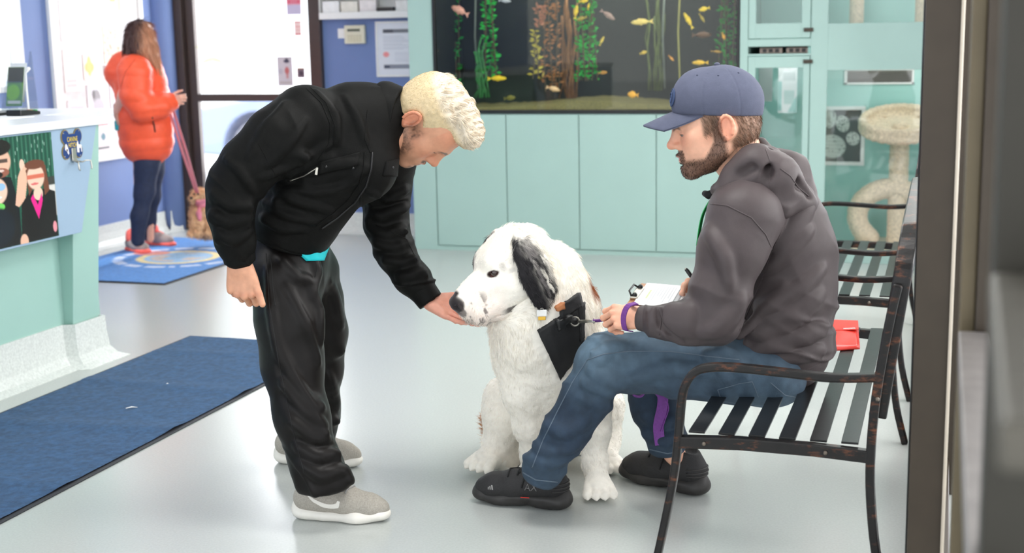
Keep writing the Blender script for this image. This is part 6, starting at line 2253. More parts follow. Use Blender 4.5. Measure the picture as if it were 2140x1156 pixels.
    chain_px(core, [(800, 330, 4.35, 35), (808, 480, 4.38, 26), (893, 624, 4.31, 18)], 0.02)
    chain_px(core, [(592, 600, 4.15, 45), (612, 760, 4.08, 36), (668, 1005, 3.99, 22)], 0.02)
    chain_px(core, [(645, 600, 4.33, 45), (664, 760, 4.44, 36), (664, 900, 4.46, 20)], 0.02)
    Vc, Qc = core.mesh(0.012)
    Va, Qa, Ca = join([(Vh, Qh, cl), (Vn, Qn, skin), hR, hL, (Vc, Qc, skin)])
    link_mesh('body', Va, Qa, M['skin'], t, True, Ca)
    # ---- hair: cropped sides, long swept top
    inv = lambda Pw: (np.asarray(Pw) - O) @ R / sc
    hp = SDF()
    hp.ell((0, -0.02, 0.045), (0.081, 0.1, 0.09), k=0.02)
    hp.ell((-0.012, 0.035, 0.098), (0.062, 0.075, 0.042), k=0.03)
    hp.ell((-0.01, 0.085, 0.095), (0.052, 0.035, 0.033), k=0.03)
    hp.ell((0, -0.04, 0.0), (0.076, 0.068, 0.06), k=0.03)
    hp.cone((0.05, 0.12, 0.083), (0.056, -0.01, 0.118), 0.006, 0.006, 0.012, True)      # the parting
    hp.ell((0, 0.1, -0.005), (0.13, 0.075, 0.075), k=0.012, sub=True)                   # face opening
    for x in (-1, 1): hp.ell((0.085 * x, -0.012, -0.015), (0.03, 0.03, 0.042), k=0.01, sub=True)
    hp.ell((0, -0.06, -0.075), (0.1, 0.1, 0.05), k=0.01, sub=True)
    Lp, Qp = hp.mesh(0.003, 1)
    Np = normals(Lp, Qp)
    top = smooth(0.075, 0.1, Lp[:, 2])
    Lp = Lp + Np * (0.0035 * ridge(np.stack([Lp[:, 1] * 60 + Lp[:, 0] * 10, Lp[:, 0] * 12, Lp[:, 2] * 30], 1), 4) * top + 0.0004 * vnoise(Lp * 160, 5))[:, None]
    Wp = (Lp * sc) @ R.T + O
    bl, bl2 = np.array(srgb(228, 214, 192)), np.array(srgb(206, 182, 136))
    nz = vnoise(np.stack([Lp[:, 1] * 90, Lp[:, 0] * 15, Lp[:, 2] * 40], 1), 2)
    cc = bl[None] * (0.86 - 0.18 * np.clip(nz, 0, 1)[:, None])
    sd = (1 - top)[:, None]
    cc = cc * (1 - sd * 0.75) + bl2 * sd * 0.75
    hr = link_mesh('hair', Wp, Qp, M['hair_strand'], t, True, cc)
    Rt = R.T
    def flow(Pw, Nw):
        L = inv(Pw)
        tp = smooth(0.07, 0.1, L[:, 2])[:, None]
        f_top = np.stack([-1.0 * np.ones(len(L)), 0.55 + 0 * L[:, 0], -0.1 + 0 * L[:, 0]], 1)
        f_side = np.stack([0 * L[:, 0], -0.55 + 0 * L[:, 0], -0.8 + 0 * L[:, 0]], 1)
        return (f_top * tp + f_side * (1 - tp)) @ Rt
    def ln(Pw, Nw):
        L = inv(Pw)
        return 0.014 + 0.031 * smooth(0.075, 0.105, L[:, 2])
    def cf(Pw, Nw):
        L = inv(Pw)
        tp = smooth(0.07, 0.1, L[:, 2])[:, None]
        return bl * tp + bl2 * (1 - tp)
    Vs, Fs, Cs = strands(Wp, Qp, 22000, ln, flow, 0.0013, 0.02, None, 0.03, 6, 5, 0.0, cf, 0.2, hug=0.26)
    link_mesh('hair_strands', Vs, Fs, M['hair_strand'], hr, False, Cs)['kind'] = 'stuff'
    return t


standing_man()
# ================================================================ SEATED MAN
M['hoodie'] = mat('charcoal_fleece', srgb(78, 70, 71), 0.5, var=0.06, scale=30, bump=0.12, bscale=420, spec=0.22)
M['denim'] = mat('blue_denim', srgb(58, 84, 110), 0.8, var=0.22, scale=26, bump=0.35, bscale=480, vcol=True)
M['denim_thread'] = mat('denim_thread', srgb(92, 106, 120), 0.8)
M['cap'] = mat('slate_blue_twill', srgb(80, 84, 104), 0.85, var=0.06, scale=60, bump=0.3, bscale=600)
M['cap_patch'] = mat('blue_patch', srgb(54, 72, 108), 0.8, var=0.08, bump=0.3)
M['lanyard'] = mat('green_lanyard', srgb(20, 176, 84), 0.6)
M['purple'] = mat('purple_webbing', srgb(116, 60, 140), 0.75, var=0.12, scale=120, bump=0.4, bscale=500)


def leg_curve(V, pts):
    """distance along the nearest bone of a bent leg"""
    best = None
    for a, b in zip(pts[:-1], pts[1:]):
        t, d = seg_t(V, a, b)
        best = d if best is None else np.minimum(best, d)
    return best


def seated_man():
    base = np.array([-0.45, 4.08, 0.0])
    t = thing('person', 'seated bearded man in a blue cap, grey hoodie and jeans on the near bench', 'person', base)
    skin = np.array(srgb(232, 178, 150))
    # ---- jeans
    s = SDF()
    nl = [(1600, 775, 3.93, 70), (1520, 772, 3.94, 66), (1420, 768, 3.96, 62), (1330, 760, 3.98, 58), (1262, 752, 4.0, 55), (1225, 830, 4.0, 50), (1180, 905, 4.0, 45), (1133, 980, 4.01, 43)]
    chain_px(s, nl, 0.03)
    fl = [(1590, 760, 4.16, 66), (1470, 752, 4.22, 60), (1352, 765, 4.30, 54), (1368, 850, 4.27, 46), (1392, 918, 4.23, 42)]
    chain_px(s, fl, 0.03)
    chain_px(s, [(1585, 765, 3.95, 72), (1570, 760, 4.14, 70)], 0.05)
    chain_px(s, [(1628, 790, 3.96, 56), (1610, 785, 4.12, 56)], 0.04)
    for (x, y, D, r) in ((1110, 1046, 4.01, 44), (1404, 990, 4.22, 44)):
        c = at(x, y, D); s.ell(c, (r * mpp(c),) * 3, k=0.012, sub=True)
    for (x0, y0, x1, y1, D, r) in ((1235, 770, 1290, 800, 3.915, 8), (1245, 790, 1285, 815, 3.92, 7), (1225, 800, 1275, 830, 3.93, 7), (1300, 800, 1235, 735, 3.915, 9), (1400, 800, 1300, 790, 3.9, 8),
                                  (1500, 735, 1570, 760, 3.86, 8), (1480, 745, 1550, 790, 3.86, 7), (1120, 930, 1190, 950, 3.985, 7), (1105, 960, 1180, 985, 3.995, 6), (1140, 900, 1200, 915, 3.98, 6), (1350, 905, 1420, 920, 4.22, 6)):
        a, b = at(x0, y0, D), at(x1, y1, D); s.cone(a, b, r * mpp(a), r * 0.5 * mpp(b), 0.03)
    folds(s, 0.012, [([(1290, 805), (1262, 790), (1240, 775)], 8), ([(1285, 830), (1255, 812), (1225, 800)], 8), ([(1275, 852), (1240, 838), (1215, 832)], 7), ([(1320, 790), (1400, 770), (1480, 775)], 7), ([(1500, 728), (1540, 758), (1560, 790)], 8), ([(1472, 735), (1510, 770), (1520, 800)], 7),
        ([(1110, 930), (1150, 947), (1205, 930)], 7), ([(1100, 956), (1140, 970), (1190, 957)], 7), ([(1140, 888), (1180, 905), (1225, 880)], 7), ([(1300, 720), (1270, 730), (1240, 760)], 7), ([(1345, 870), (1380, 885), (1420, 875)], 7), ([(1350, 910), (1390, 922), (1430, 910)], 7)])
    V, Q = s.mesh(0.005, 1)
    N = normals(V, Q)
    shin = tmask(V, at(1262, 752, 4), at(1135, 985, 4.06), 0.14)
    thigh = tmask(V, at(1600, 775, 3.93), at(1270, 755, 4), 0.16)
    sh2 = tmask(V, at(1352, 765, 4.3), at(1392, 925, 4.28), 0.12)
    V = wrinkle(V, N, at(1135, 985, 4) - at(1262, 752, 4), 16, 5, 0.008, np.maximum(shin, sh2), 41, 1.2)
    V = wrinkle(V, N, at(1300, 720, 4) - at(1560, 800, 4), 9, 4, 0.007, thigh, 42, 1.2)
    V = crease(V, N, at(1135, 985, 4) - at(1262, 752, 4), 15, 5, 0.005, np.maximum(shin, sh2), 141)
    V = crease(V, N, at(1300, 700, 4) - at(1520, 800, 4), 9, 4, 0.005, thigh, 142)
    V = relax(V, Q, 0.2)
    N = normals(V, Q)
    dn = np.array(srgb(34, 51, 70))
    cl = np.tile(dn, (len(V), 1))
    up = np.clip(N[:, 2], 0, 1)
    worn = smooth(0.25, 0.0, leg_curve(V, [at(1500, 720, 3.9), at(1262, 700, 3.95)])) * 0.55
    kn = np.exp(-(np.linalg.norm(V - at(1240, 730, 3.95), axis=1) / 0.12) ** 2) * 0.5
    seat = np.exp(-(np.linalg.norm(V - at(1620, 815, 3.9), axis=1) / 0.12) ** 2) * 0.7
    cuff = np.exp(-(np.linalg.norm(V - at(1140, 975, 4.02), axis=1) / 0.1) ** 2) * 0.4 + np.exp(-(np.linalg.norm(V - at(1395, 925, 4.25), axis=1) / 0.08) ** 2) * 0.25
    w = np.clip(worn + kn + seat + cuff + 0.06 * fbm(V * 40, 3, 4), 0, 1)[:, None]
    cl = cl * (1 - w) + np.array(srgb(88, 110, 127)) * w
    jn = link_mesh('jeans', V, Q, M['denim'], t, True, cl)
    hit = Hit(V, Q)
    sm = MB()
    hit.seam(sm, [(1545, 752), (1480, 745), (1400, 735), (1320, 734), (1262, 740), (1228, 752), (1196, 800), (1165, 860), (1135, 920), (1112, 978)], 0.0018, 0.0004)
    sm.build('side_seam', M['denim_thread'], jn, True)
    sm = MB()
    hit.seam(sm, [(1500, 815), (1508, 838), (1560, 845)], 0.0013, 0.0004)
    hit.seam(sm, [(1500, 815), (1545, 802), (1572, 798)], 0.0013, 0.0004)
    hit.seam(sm, [(1610, 800), (1640, 826), (1672, 832)], 0.0016, 0.0004)
    hit.seam(sm, [(1572, 798), (1585, 830)], 0.0013, 0.0004)
    hit.seam(sm, [(1088, 985), (1120, 1003), (1165, 1008)], 0.0022, 0.0004)
    hit.seam(sm, [(1352, 938), (1395, 948), (1432, 942)], 0.0022, 0.0004)
    sm.build('pocket_seam', M['denim_thread'], jn, True)
    # ---- shoes
    trail_shoe(t, on_z(1186, 1064), on_z(990, 1044), -1)
    h0 = on_z(1472, 1036)
    trail_shoe(t, h0, on_z(1298, 996), -1, False)
    # ---- hoodie
    s = SDF()
    chain_px(s, [(1612, 735, 4.03, 88), (1622, 690, 4.03, 96), (1640, 610, 4.03, 98), (1640, 520, 4.03, 98), (1612, 440, 4.03, 90), (1580, 390, 4.03, 66)], 0.05, flat=(FH, 1.12))
    s.cone(at(1560, 440, 3.88), at(1590, 420, 4.2), 70 * mpp(at(1560, 440, 3.88)), 66 * mpp(at(1590, 420, 4.2)), 0.06)
    chain_px(s, [(1650, 735, 4.03, 80), (1590, 745, 4.03, 78)], 0.04, flat=(FH, 1.15))
    # near arm
    chain_px(s, [(1555, 455, 3.84, 78), (1530, 530, 3.81, 68), (1505, 610, 3.79, 60), (1492, 662, 3.79, 56), (1440, 678, 3.80, 42), (1385, 672, 3.83, 34), (1350, 667, 3.86, 27)], 0.03)
    # far arm
    chain_px(s, [(1560, 430, 4.2, 62), (1545, 540, 4.3, 50), (1545, 625, 4.3, 42), (1500, 608, 4.22, 27)], 0.03)
    for (x0, y0, x1, y1, D, r) in ((1580, 690, 1700, 640, 3.88, 10), (1560, 720, 1720, 690, 3.885, 10), (1570, 748, 1710, 735, 3.90, 10), (1545, 700, 1640, 600, 3.86, 9), (1600, 560, 1680, 480, 3.885, 8), (1590, 640, 1700, 590, 3.88, 9),
                              (1500, 700, 1550, 640, 3.735, 9), (1470, 690, 1530, 690, 3.735, 8), (1395, 645, 1400, 700, 3.78, 7), (1415, 645, 1424, 710, 3.77, 7), (1370, 648, 1374, 694, 3.80, 6), (1440, 640, 1455, 715, 3.755, 7), (1610, 540, 1690, 430, 3.90, 7)):
        a, b = at(x0, y0, D), at(x1, y1, D); s.cone(a, b, r * mpp(a), r * 0.5 * mpp(b), 0.03)
    folds(s, 0.012, [([(1560, 702), (1620, 690), (1700, 640)], 10), ([(1570, 730), (1640, 715), (1725, 680)], 10), ([(1600, 645), (1660, 612), (1720, 560)], 9), ([(1590, 672), (1650, 655), (1715, 612)], 10), ([(1580, 754), (1640, 748), (1710, 735)], 9),
        ([(1500, 695), (1530, 662), (1550, 620)], 9), ([(1470, 697), (1500, 682), (1520, 650)], 8), ([(1620, 520), (1660, 470), (1690, 430)], 9), ([(1610, 560), (1650, 520), (1690, 480)], 8), ([(1480, 480), (1515, 540), (1525, 600)], 8)] +
        [([(x, 648), (x - 7, 672), (x - 2, 694)], 5) for x in (1396, 1409, 1422, 1435, 1448)] + [([(1374, 644), (1382, 680), (1425, 716)], -6)])
    V, Q = s.mesh(0.005, 1)
    N = normals(V, Q)
    ua = tmask(V, at(1555, 455, 3.84), at(1500, 640, 3.79), 0.15)
    fa = tmask(V, at(1490, 665, 3.79), at(1350, 667, 3.86), 0.11)
    low = smooth(560, 700, 0) if False else None
    zlow = smooth(at(1640, 560, 4)[2], at(1640, 700, 4)[2] + 0.02, V[:, 2]) if False else smooth(at(1640, 540, 4)[2], at(1640, 690, 4)[2], V[:, 2])
    zl = np.clip(1 - smooth(at(1640, 700, 4)[2], at(1640, 560, 4)[2], V[:, 2]), 0, 1)
    V = wrinkle(V, N, RH, 17, 5, 0.007, fa, 51, 1.2)
    V = wrinkle(V, N, at(1500, 660, 3.8) - at(1560, 440, 3.84), 9, 4, 0.006, ua, 52, 1.2)
    V = wrinkle(V, N, unit(ZUP * 0.9 + RH * 0.35), 15, 4, 0.013, zl * (1 - np.clip(ua + fa, 0, 1)), 53, 1.2)
    V = wrinkle(V, N, unit(ZUP * 0.5 + RH), 7, 5, 0.006, (1 - zl) * (1 - np.clip(ua + fa, 0, 1)), 54)
    V = crease(V, N, unit(ZUP * 0.9 + RH * 0.3), 12, 4, 0.010, zl * (1 - np.clip(ua + fa, 0, 1)), 153)
    V = crease(V, N, at(1500, 660, 3.8) - at(1560, 440, 3.84), 9, 4, 0.005, np.clip(ua + fa, 0, 1), 152)
    V = relax(V, Q, 0.15)
    hd = link_mesh('hoodie', V, Q, M['hoodie'], t)
    hit = Hit(V, Q)
    sm = MB()
    hit.seam(sm, [(1478, 425), (1520, 430), (1570, 455), (1600, 490), (1614, 522)], 0.0022)
    hit.seam(sm, [(1614, 522), (1590, 590), (1560, 660), (1545, 690)], 0.0016)
    hit.seam(sm, [(1614, 522), (1640, 470)], 0.0014)
    hit.seam(sm, [(1560, 755), (1600, 772), (1680, 775), (1715, 760)], 0.0018)
    hit.seam(sm, [(1372, 640), (1382, 668), (1378, 700)], 0.002)
    sm.build('hoodie_seam', M['hoodie'], hd, True)
    # hood lying on the back of the neck
    s = SDF()
    hp = [(1500, 398, 3.92, 15), (1530, 402, 3.86, 17), (1580, 420, 3.83, 18), (1632, 436, 3.85, 19), (1680, 425, 3.91, 20), (1694, 432, 3.96, 16)]
    chain_px(s, hp, 0.03)
    chain_px(s, [(1540, 370, 3.89, 34), (1580, 350, 3.88, 44), (1620, 375, 3.88, 46), (1650, 400, 3.9, 36)], 0.04)
    chain_px(s, [(1590, 300, 4.0, 13), (1612, 325, 3.93, 16), (1622, 370, 3.87, 17), (1600, 415, 3.845, 16), (1575, 420, 3.84, 14)], 0.02)
    chain_px(s, [(1585, 330, 4.08, 30), (1640, 370, 4.03, 50), (1672, 405, 4.0, 34)], 0.04)
    chain_px(s, [(1590, 302, 4.02, 12), (1590, 318, 4.12, 14), (1550, 370, 4.18, 20), (1500, 402, 4.14, 16)], 0.02)
    for gp, gr in (([(1532, 392, 3.825), (1568, 404, 3.805), (1604, 404, 3.80)], 7), ([(1604, 322, 3.87), (1606, 360, 3.82), (1590, 396, 3.80)], 8), ([(1640, 352, 3.86), (1662, 384, 3.845), (1688, 408, 3.88)], 6), ([(1548, 366, 3.83), (1572, 352, 3.82)], 9)):
        for a_, b_ in zip(gp[:-1], gp[1:]): s.cone(at(*a_), at(*b_), gr * 0.00142, gr * 0.00142, 0.022, True)
    Vh, Qh = s.mesh(0.0048, 1)
    Nh = normals(Vh, Qh)
    Vh = wrinkle(Vh, Nh, unit(RH + ZUP * 0.6), 5, 14, 0.004, None, 61, 1.2)
    hood = link_mesh('hood', Vh, Qh, M['hoodie'], hd)
    h2 = Hit(Vh, Qh)
    sm = MB()
    h2.seam(sm, [(1600, 312), (1612, 345), (1606, 395), (1585, 418)], 0.0018)
    h2.seam(sm, [(1630, 352), (1652, 368), (1668, 392), (1690, 410)], 0.0022)
    h2.seam(sm, [(1505, 393), (1545, 410), (1590, 428)], 0.0018)
    sm.build('hood_seam', M['hoodie'], hood, True)
    # cuff
    for (w0, w1, r) in ((at(1372, 669, 3.845), at(1338, 665, 3.87), 29),):
        ax = unit(w1 - w0)
        cb = SDF().cone(w0, w1, r * mpp(w0), r * 0.93 * mpp(w0), 0.005).plane(w1 + ax * 0.004, ax, 0.004).plane(w0 - ax * 0.006, -ax, 0.004)
        Vb, Qb = cb.mesh(0.004)
        link_mesh('cuff', Vb, Qb, M['hoodie'], hd)
    # zip neck end and green lanyard at the chest
    col = MB()
    L0 = [at(1512, 368, 4.0), at(1498, 400, 3.99), at(1478, 430, 4.0), at(1466, 460, 4.0), at(1458, 512, 4.01)]
    MB().bar(smooth_path(L0, 4), unit(RH * 0.6 + FH), 0.02, 0.0025).build('lanyard', M['lanyard'], t)
    MB().tube([at(1496, 402, 3.95), at(1480, 408, 3.96), at(1472, 404, 3.98)], [0.012, 0.013, 0.009], 10).build('collar_tip', M['lace_black'], hd, True)
    # ---- head
    tl = math.radians(9)
    fi = unit(-RH * math.cos(tl) - ZUP * math.sin(tl) + FH * 0.10)
    ui = unit(-RH * math.sin(tl) + ZUP * math.cos(tl) + FH * 0.03)
    R = frame_from(fi, ui)
    sc = 1.15
    ear = at(1517, 268, 3.89)
    O = ear - R @ np.array([-0.08, -0.018, -0.004]) * sc
    hs = head_sdf(1.03, ez=-0.009)
    hs.ell((0, -0.045, -0.01), (0.07, 0.062, 0.06), k=0.03)
    Lh, Qh2 = hs.mesh(0.0022, 1)
    def beard(L):
        x, y, z = np.abs(L[:, 0]), L[:, 1], L[:, 2]
        edge = -0.018 - 1.35 * np.clip(y - 0.004, 0, 0.04)
        jawm = smooth(0.008, -0.01, z - edge) * smooth(-0.022, -0.006, y)
        side = smooth(0.016, 0.008, np.abs(y - 0.004)) * smooth(0.03, 0.02, z) * smooth(0.055, 0.062, x)
        must = smooth(0.0105, 0.007, np.abs(z + 0.054)) * smooth(0.036, 0.028, x) * (y > 0.078)
        must = np.maximum(must, smooth(0.017, 0.022, x) * smooth(0.04, 0.033, x) * smooth(-0.048, -0.055, z) * (y > 0.06))
        lip = smooth(0.022, 0.016, x) * smooth(0.0085, 0.007, np.abs(z + 0.067)) * (y > 0.09)
        neckf = smooth(-0.14, -0.11, z)
        return np.clip(np.maximum.reduce([jawm * neckf, side, must]) * (1 - lip), 0, 1)
    bc = np.array(srgb(66, 42, 29))
    cl = head_cols(Lh, skin, beard=lambda L: 0.8 * beard(L), beardc=bc, eye_open=0.34, ez=-0.009, brow=srgb(96, 66, 48))
    # short hair under the cap
    def hairm(L):
        x, y, z = np.abs(L[:, 0]), L[:, 1], L[:, 2]
        b = smooth(-0.02, -0.035, y) * smooth(-0.062, -0.052, z) * smooth(0.07, 0.05, z)
        sd = smooth(0.045, 0.035, y) * smooth(-0.012, -0.004, z + 0.3 * np.clip(y - 0.012, 0, 1)) * smooth(0.055, 0.062, x) * (y > 0.0)
        earc = ((y + 0.018) / 0.03) ** 2 + ((z + 0.003) / 0.037) ** 2
        return np.clip(np.maximum(b, sd) * smooth(0.9, 1.1, earc), 0, 1)
    hc = np.array(srgb(120, 92, 72))
    a = (0.75 * hairm(Lh))[:, None]
    cl = cl * (1 - a) + hc * a
    Vw = (Lh * sc) @ R.T + O
    neck = SDF()
    neck.cone(at(1590, 385, 4.03), O + R @ np.array([0, -0.028, -0.03]) * sc, 0.072, 0.062, 0.02)
    neck.cone(at(1560, 375, 4.0), O + R @ np.array([0, 0.0, -0.06]) * sc, 0.058, 0.05, 0.03)
    Vn, Qn = neck.mesh(0.004)
    # near hand: a fist round the leash and board edge
    wl = at(1346, 664, 3.865)
    hL = hand_mesh(wl, unit(-RH + ZUP * 0.02 + FH * 0.25), unit(TC * 0.75 + ZUP * 0.6), 1, 1.0, (0.85, 0.95, 1.0, 1.05), 0.5, 0.02, base=skin * [0.97, 0.92, 0.9], thumb_out=0.45)
    # far hand with the pen
    wr = at(1516, 591, 4.19)
    hR = hand_mesh(wr, unit(-RH + ZUP * 0.12 + TC * 0.1), unit(ZUP * 0.8 + FH * 0.5), -1, 1.0, (0.45, 0.6, 0.75, 0.85), 0.6, 0.02, base=skin, thumb_out=0.4)
    core = SDF()
    chain_px(core, [(1600, 760, 4.03, 55), (1640, 560, 4.03, 60), (1585, 400, 4.03, 45)], 0.03)
    chain_px(core, [(1560, 450, 3.85, 40), (1497, 655, 3.79, 30), (1346, 666, 3.865, 18)], 0.02)
    chain_px(core, [(1565, 430, 4.2, 40), (1545, 622, 4.3, 26), (1492, 605, 4.2, 18)], 0.02)
    chain_px(core, [(1590, 770, 3.94, 48), (1268, 752, 4.0, 38), (1138, 990, 4.02, 22)], 0.02)
    chain_px(core, [(1590, 762, 4.15, 48), (1354, 768, 4.30, 38), (1408, 946, 4.235, 21), (1424, 972, 4.245, 18)], 0.02)
    Vc, Qc = core.mesh(0.01)
    Va, Qa, Ca = join([(Vw, Qh2, cl), (Vn, Qn, skin), hL, hR, (Vc, Qc, skin)])
    link_mesh('body', Va, Qa, M['skin'], t, True, Ca)
    inv = lambda Pw: (np.asarray(Pw) - O) @ R / sc
    def fl_b(Pw, Nw):
        L = inv(Pw)
        return np.stack([0 * L[:, 0], 0.25 + 0 * L[:, 0], -1 + 0 * L[:, 0]], 1) @ R.T
    Vs, Fs, Cs = strands(Vw, Qh2, 6500, 0.0075, fl_b, 0.0011, 0.16, lambda Pw, Nw: beard(inv(Pw)) + 1e-9, 0.25, 3, 11, 0.0,
                         lambda Pw, Nw: np.where((inv(Pw)[:, 2] < -0.04)[:, None], bc * 0.8, bc * 2.2), 0.3)
    link_mesh('beard', Vs, Fs, M['hair_strand'], t, False, Cs)
    def fl_h(Pw, Nw):
        L = inv(Pw)
        return np.stack([0 * L[:, 0], -0.5 + 0 * L[:, 0], -1 + 0 * L[:, 0]], 1) @ R.T
    Vs, Fs, Cs = strands(Vw, Qh2, 4200, 0.02, fl_h, 0.0012, 0.16, lambda Pw, Nw: hairm(inv(Pw)) + 1e-9, 0.2, 3, 12, 0.0, lambda Pw, Nw: np.tile(hc, (len(Pw), 1)), 0.25)
    link_mesh('hair', Vs, Fs, M['hair_strand'], t, False, Cs)
    # ---- cap
    cp = thing('cap', None, None, O)
    cp.parent = t
    cp.location = [float(v) for v in (O - _origin(t))]
    s = SDF()
    s.ell((0, -0.012, 0.055), (0.088, 0.113, 0.101), k=0.02)
    s.ell((0, 0.05, 0.07), (0.072, 0.06, 0.075), k=0.03)
    Rt_ = np.array([[1, 0, 0], [0, math.cos(0.12), -math.sin(0.12)], [0, math.sin(0.12), math.cos(0.12)]])
    s.plane((0, 0.0, 0.03), Rt_ @ np.array([0, 0, -1.0]), 0.004)
    Lc, Qc2 = s.mesh(0.0032, 1)
    ang = np.arctan2(Lc[:, 0], Lc[:, 1] + 0.012)
    groove = sum(np.exp(-(((ang - a0 + PI) % (2 * PI) - PI) / 0.018) ** 2) for a0 in np.arange(6) * PI / 3)
    Nc = normals(Lc, Qc2)
    Lc = Lc - Nc * (0.0012 * groove * (Lc[:, 2] < 0.153))[:, None] + Nc * (0.0012 * vnoise(Lc * 26, 3))[:, None]
    Rh_ = R
    ct_, st_ = math.cos(0.075), math.sin(0.075)
    R = Rh_ @ np.array([[1, 0, 0], [0, ct_, -st_], [0, st_, ct_]])
    link_mesh('crown', (Lc * sc) @ R.T + O, Qc2, M['cap'], cp)
    X = lambda q: (np.asarray(q, float) * sc) @ R.T + O
    MB().ball(X((0, -0.012, 0.157)), (0.009, 0.009, 0.006), 12).build('button', M['cap'], cp, True)
    # visor: curved sheet
    Vv, Ff = [], []
    nu, nv = 22, 10
    for k, th in enumerate((0.0, -0.004)):
        for j in range(nv + 1):
            for i in range(nu + 1):
                w = j / nv
                a = (-1 + 2 * i / nu) * (1.25 - 0.42 * w)
                r0 = np.array([0.082 * math.sin(a), 0.108 * math.cos(a) - 0.014 + 0.012])
                w = j / nv
                ext = 0.082 * (math.cos(a * 0.92) ** 0.75 if abs(a) < 1.6 else 0)
                y = r0[1] + ext * w
                x = r0[0] * (1 - 0.02 * w)
                z = 0.036 + 0.13 * y * 0.12 / 0.12 * 0.12 - 9.0 * x * x * (0.12 + 0.75 * w) * 0.40 - 0.030 * w + th + 0.012 * math.cos(a)
                Vv.append(X((x, y, z)))
    W_ = nu + 1
    n0 = W_ * (nv + 1)
    for j in range(nv):
        for i in range(nu):
            k = j * W_ + i
            Ff += [(k, k + 1, k + W_ + 1, k + W_), (n0 + k, n0 + k + W_, n0 + k + W_ + 1, n0 + k + 1)]
    rim = [nv * W_ + i for i in range(nu + 1)]
    for a_, b_ in zip(rim[:-1], rim[1:]): Ff.append((a_, b_, n0 + b_, n0 + a_))
    link_mesh('visor', np.array(Vv), Ff, M['cap'], cp)
    hitc = Hit((Lc * sc) @ R.T + O, Qc2)
    # round patch at the front, slightly to the near side
    pc = hitc.near(X((-0.022, 0.13, 0.088)), 0.0)
    pts = []
    fdir = unit(R @ np.array([-0.28, 0.92, 0.30])); sdir = unit(np.cross(fdir, R[:, 2])); udir = np.cross(sdir, fdir)
    ring = [hitc.near(pc + sdir * 0.026 * math.cos(a) + udir * 0.026 * math.sin(a), 0.002) for a in np.linspace(0, 2 * PI, 25)[:-1]]
    ctr = hitc.near(pc, 0.0035)
    Vp = [ctr] + ring
    link_mesh('patch', np.array(Vp), [(0, i + 1, (i + 1) % 24 + 1) for i in range(24)], M['cap_patch'], cp)
    lm = MB().tube(ring + [ring[0]], 0.0018, 6)
    lm.tube([hitc.near(pc + sdir * 0.012 * math.cos(a) + udir * 0.014 * math.sin(a), 0.004) for a in np.linspace(0.6, 5.6, 14)], 0.0016, 6)
    lm.build('patch_stitching', M['cap_patch'], cp, True)
    for a0 in (PI * 1.5 - 0.0, PI * 1.5 + 0.75, PI * 1.5 - 0.75):
        q = hitc.near(X((0.06 * math.sin(a0), 0.075 * math.cos(a0) - 0.01, 0.13)), 0.0008)
        MB().ball(q, 0.0028, 8).build('eyelet', M['cap'], cp, True)
    return t


seated_man()

# ---- clipboard, form and pen
cbn = [at(1340, 592, 4.26), at(1472, 603, 4.22), at(1452, 652, 4.02), at(1306, 640, 4.04)]
zc = np.mean([q[2] for q in cbn])
cb = thing('clipboard', 'brown clipboard resting on the seated man\'s lap under his hands', 'clipboard', np.mean(cbn, 0))
nrm = unit(np.cross(cbn[1] - cbn[0], cbn[3] - cbn[0]))
if nrm[2] < 0: nrm = -nrm
MB().prism([q - nrm * 0.004 for q in cbn], nrm * 0.004).build('board', mat('brown_board', srgb(170, 118, 80), 0.5, var=0.1, scale=60), cb, bevel=0.001)
def lerp4(a, b): return (cbn[0] * (1 - a) + cbn[1] * a) * (1 - b) + (cbn[3] * (1 - a) + cbn[2] * a) * b
MB().obox(lerp4(0.06, 0.5) + nrm * 0.006, unit(cbn[1] - cbn[0]) * 0.012, unit(cbn[3] - cbn[0]) * 0.055, nrm * 0.005).build('clip', M['steel'], cb, bevel=0.003)
MB().tube([lerp4(0.02, 0.3) + nrm * 0.01, lerp4(-0.03, 0.36) + nrm * 0.022, lerp4(-0.03, 0.64) + nrm * 0.022, lerp4(0.02, 0.7) + nrm * 0.01], 0.003, 8).build('clip_wire', M['black'], cb, True)
for b in (0.32, 0.68):
    MB().lathe([(0, -0.006), (0.008, -0.006), (0.008, 0.006), (0, 0.006)], lerp4(0.06, b) + nrm * 0.012, 12, unit(cbn[3] - cbn[0])).build('clip_roll', M['black'], cb, True)
p = Print(70, 60, srgb(242, 242, 242))
p.rect(0.62, 0.72, 0.08, 0.92, srgb(60, 62, 68)).rect(0.64, 0.70, 0.2, 0.8, srgb(200, 200, 204), 0.7)
for k in range(8): p.rect(0.2 + k * 0.05, 0.216 + k * 0.05, 0.1, 0.55 + 0.35 * rr.random(), srgb(176, 180, 188), 0.8, 0.003)
for k in range(4): p.rect(0.76 + k * 0.05, 0.775 + k * 0.05, 0.1, 0.9, srgb(180, 184, 190), 0.8, 0.003)
p.rect(0.14, 0.17, 0.3, 0.7, srgb(170, 210, 80), 0.8)
o0 = lerp4(0.1, 0.04)
o = p.build('paper_form', o0 + nrm * 0.005, lerp4(0.99, 0.04) - o0, lerp4(0.1, 0.97) - o0, M['print'], None, 0.0012, origin=o0)
tag(o, 'white printed form with a dark title bar on the clipboard', 'form')
p0, p1 = at(1434, 563, 4.15), at(1462, 604, 4.17)
pn = thing('pen', 'black pen held in the seated man\'s writing hand', 'pen', p1)
MB().tube([p1, p0 * 0.35 + p1 * 0.65, p0], [0.003, 0.006, 0.006], 10).build('barrel', M['black'], pn, True)
MB().tube([p0, p0 + (p0 - p1) * 0.06], [0.004, 0.003], 8).build('button', M['steel'], pn, True)
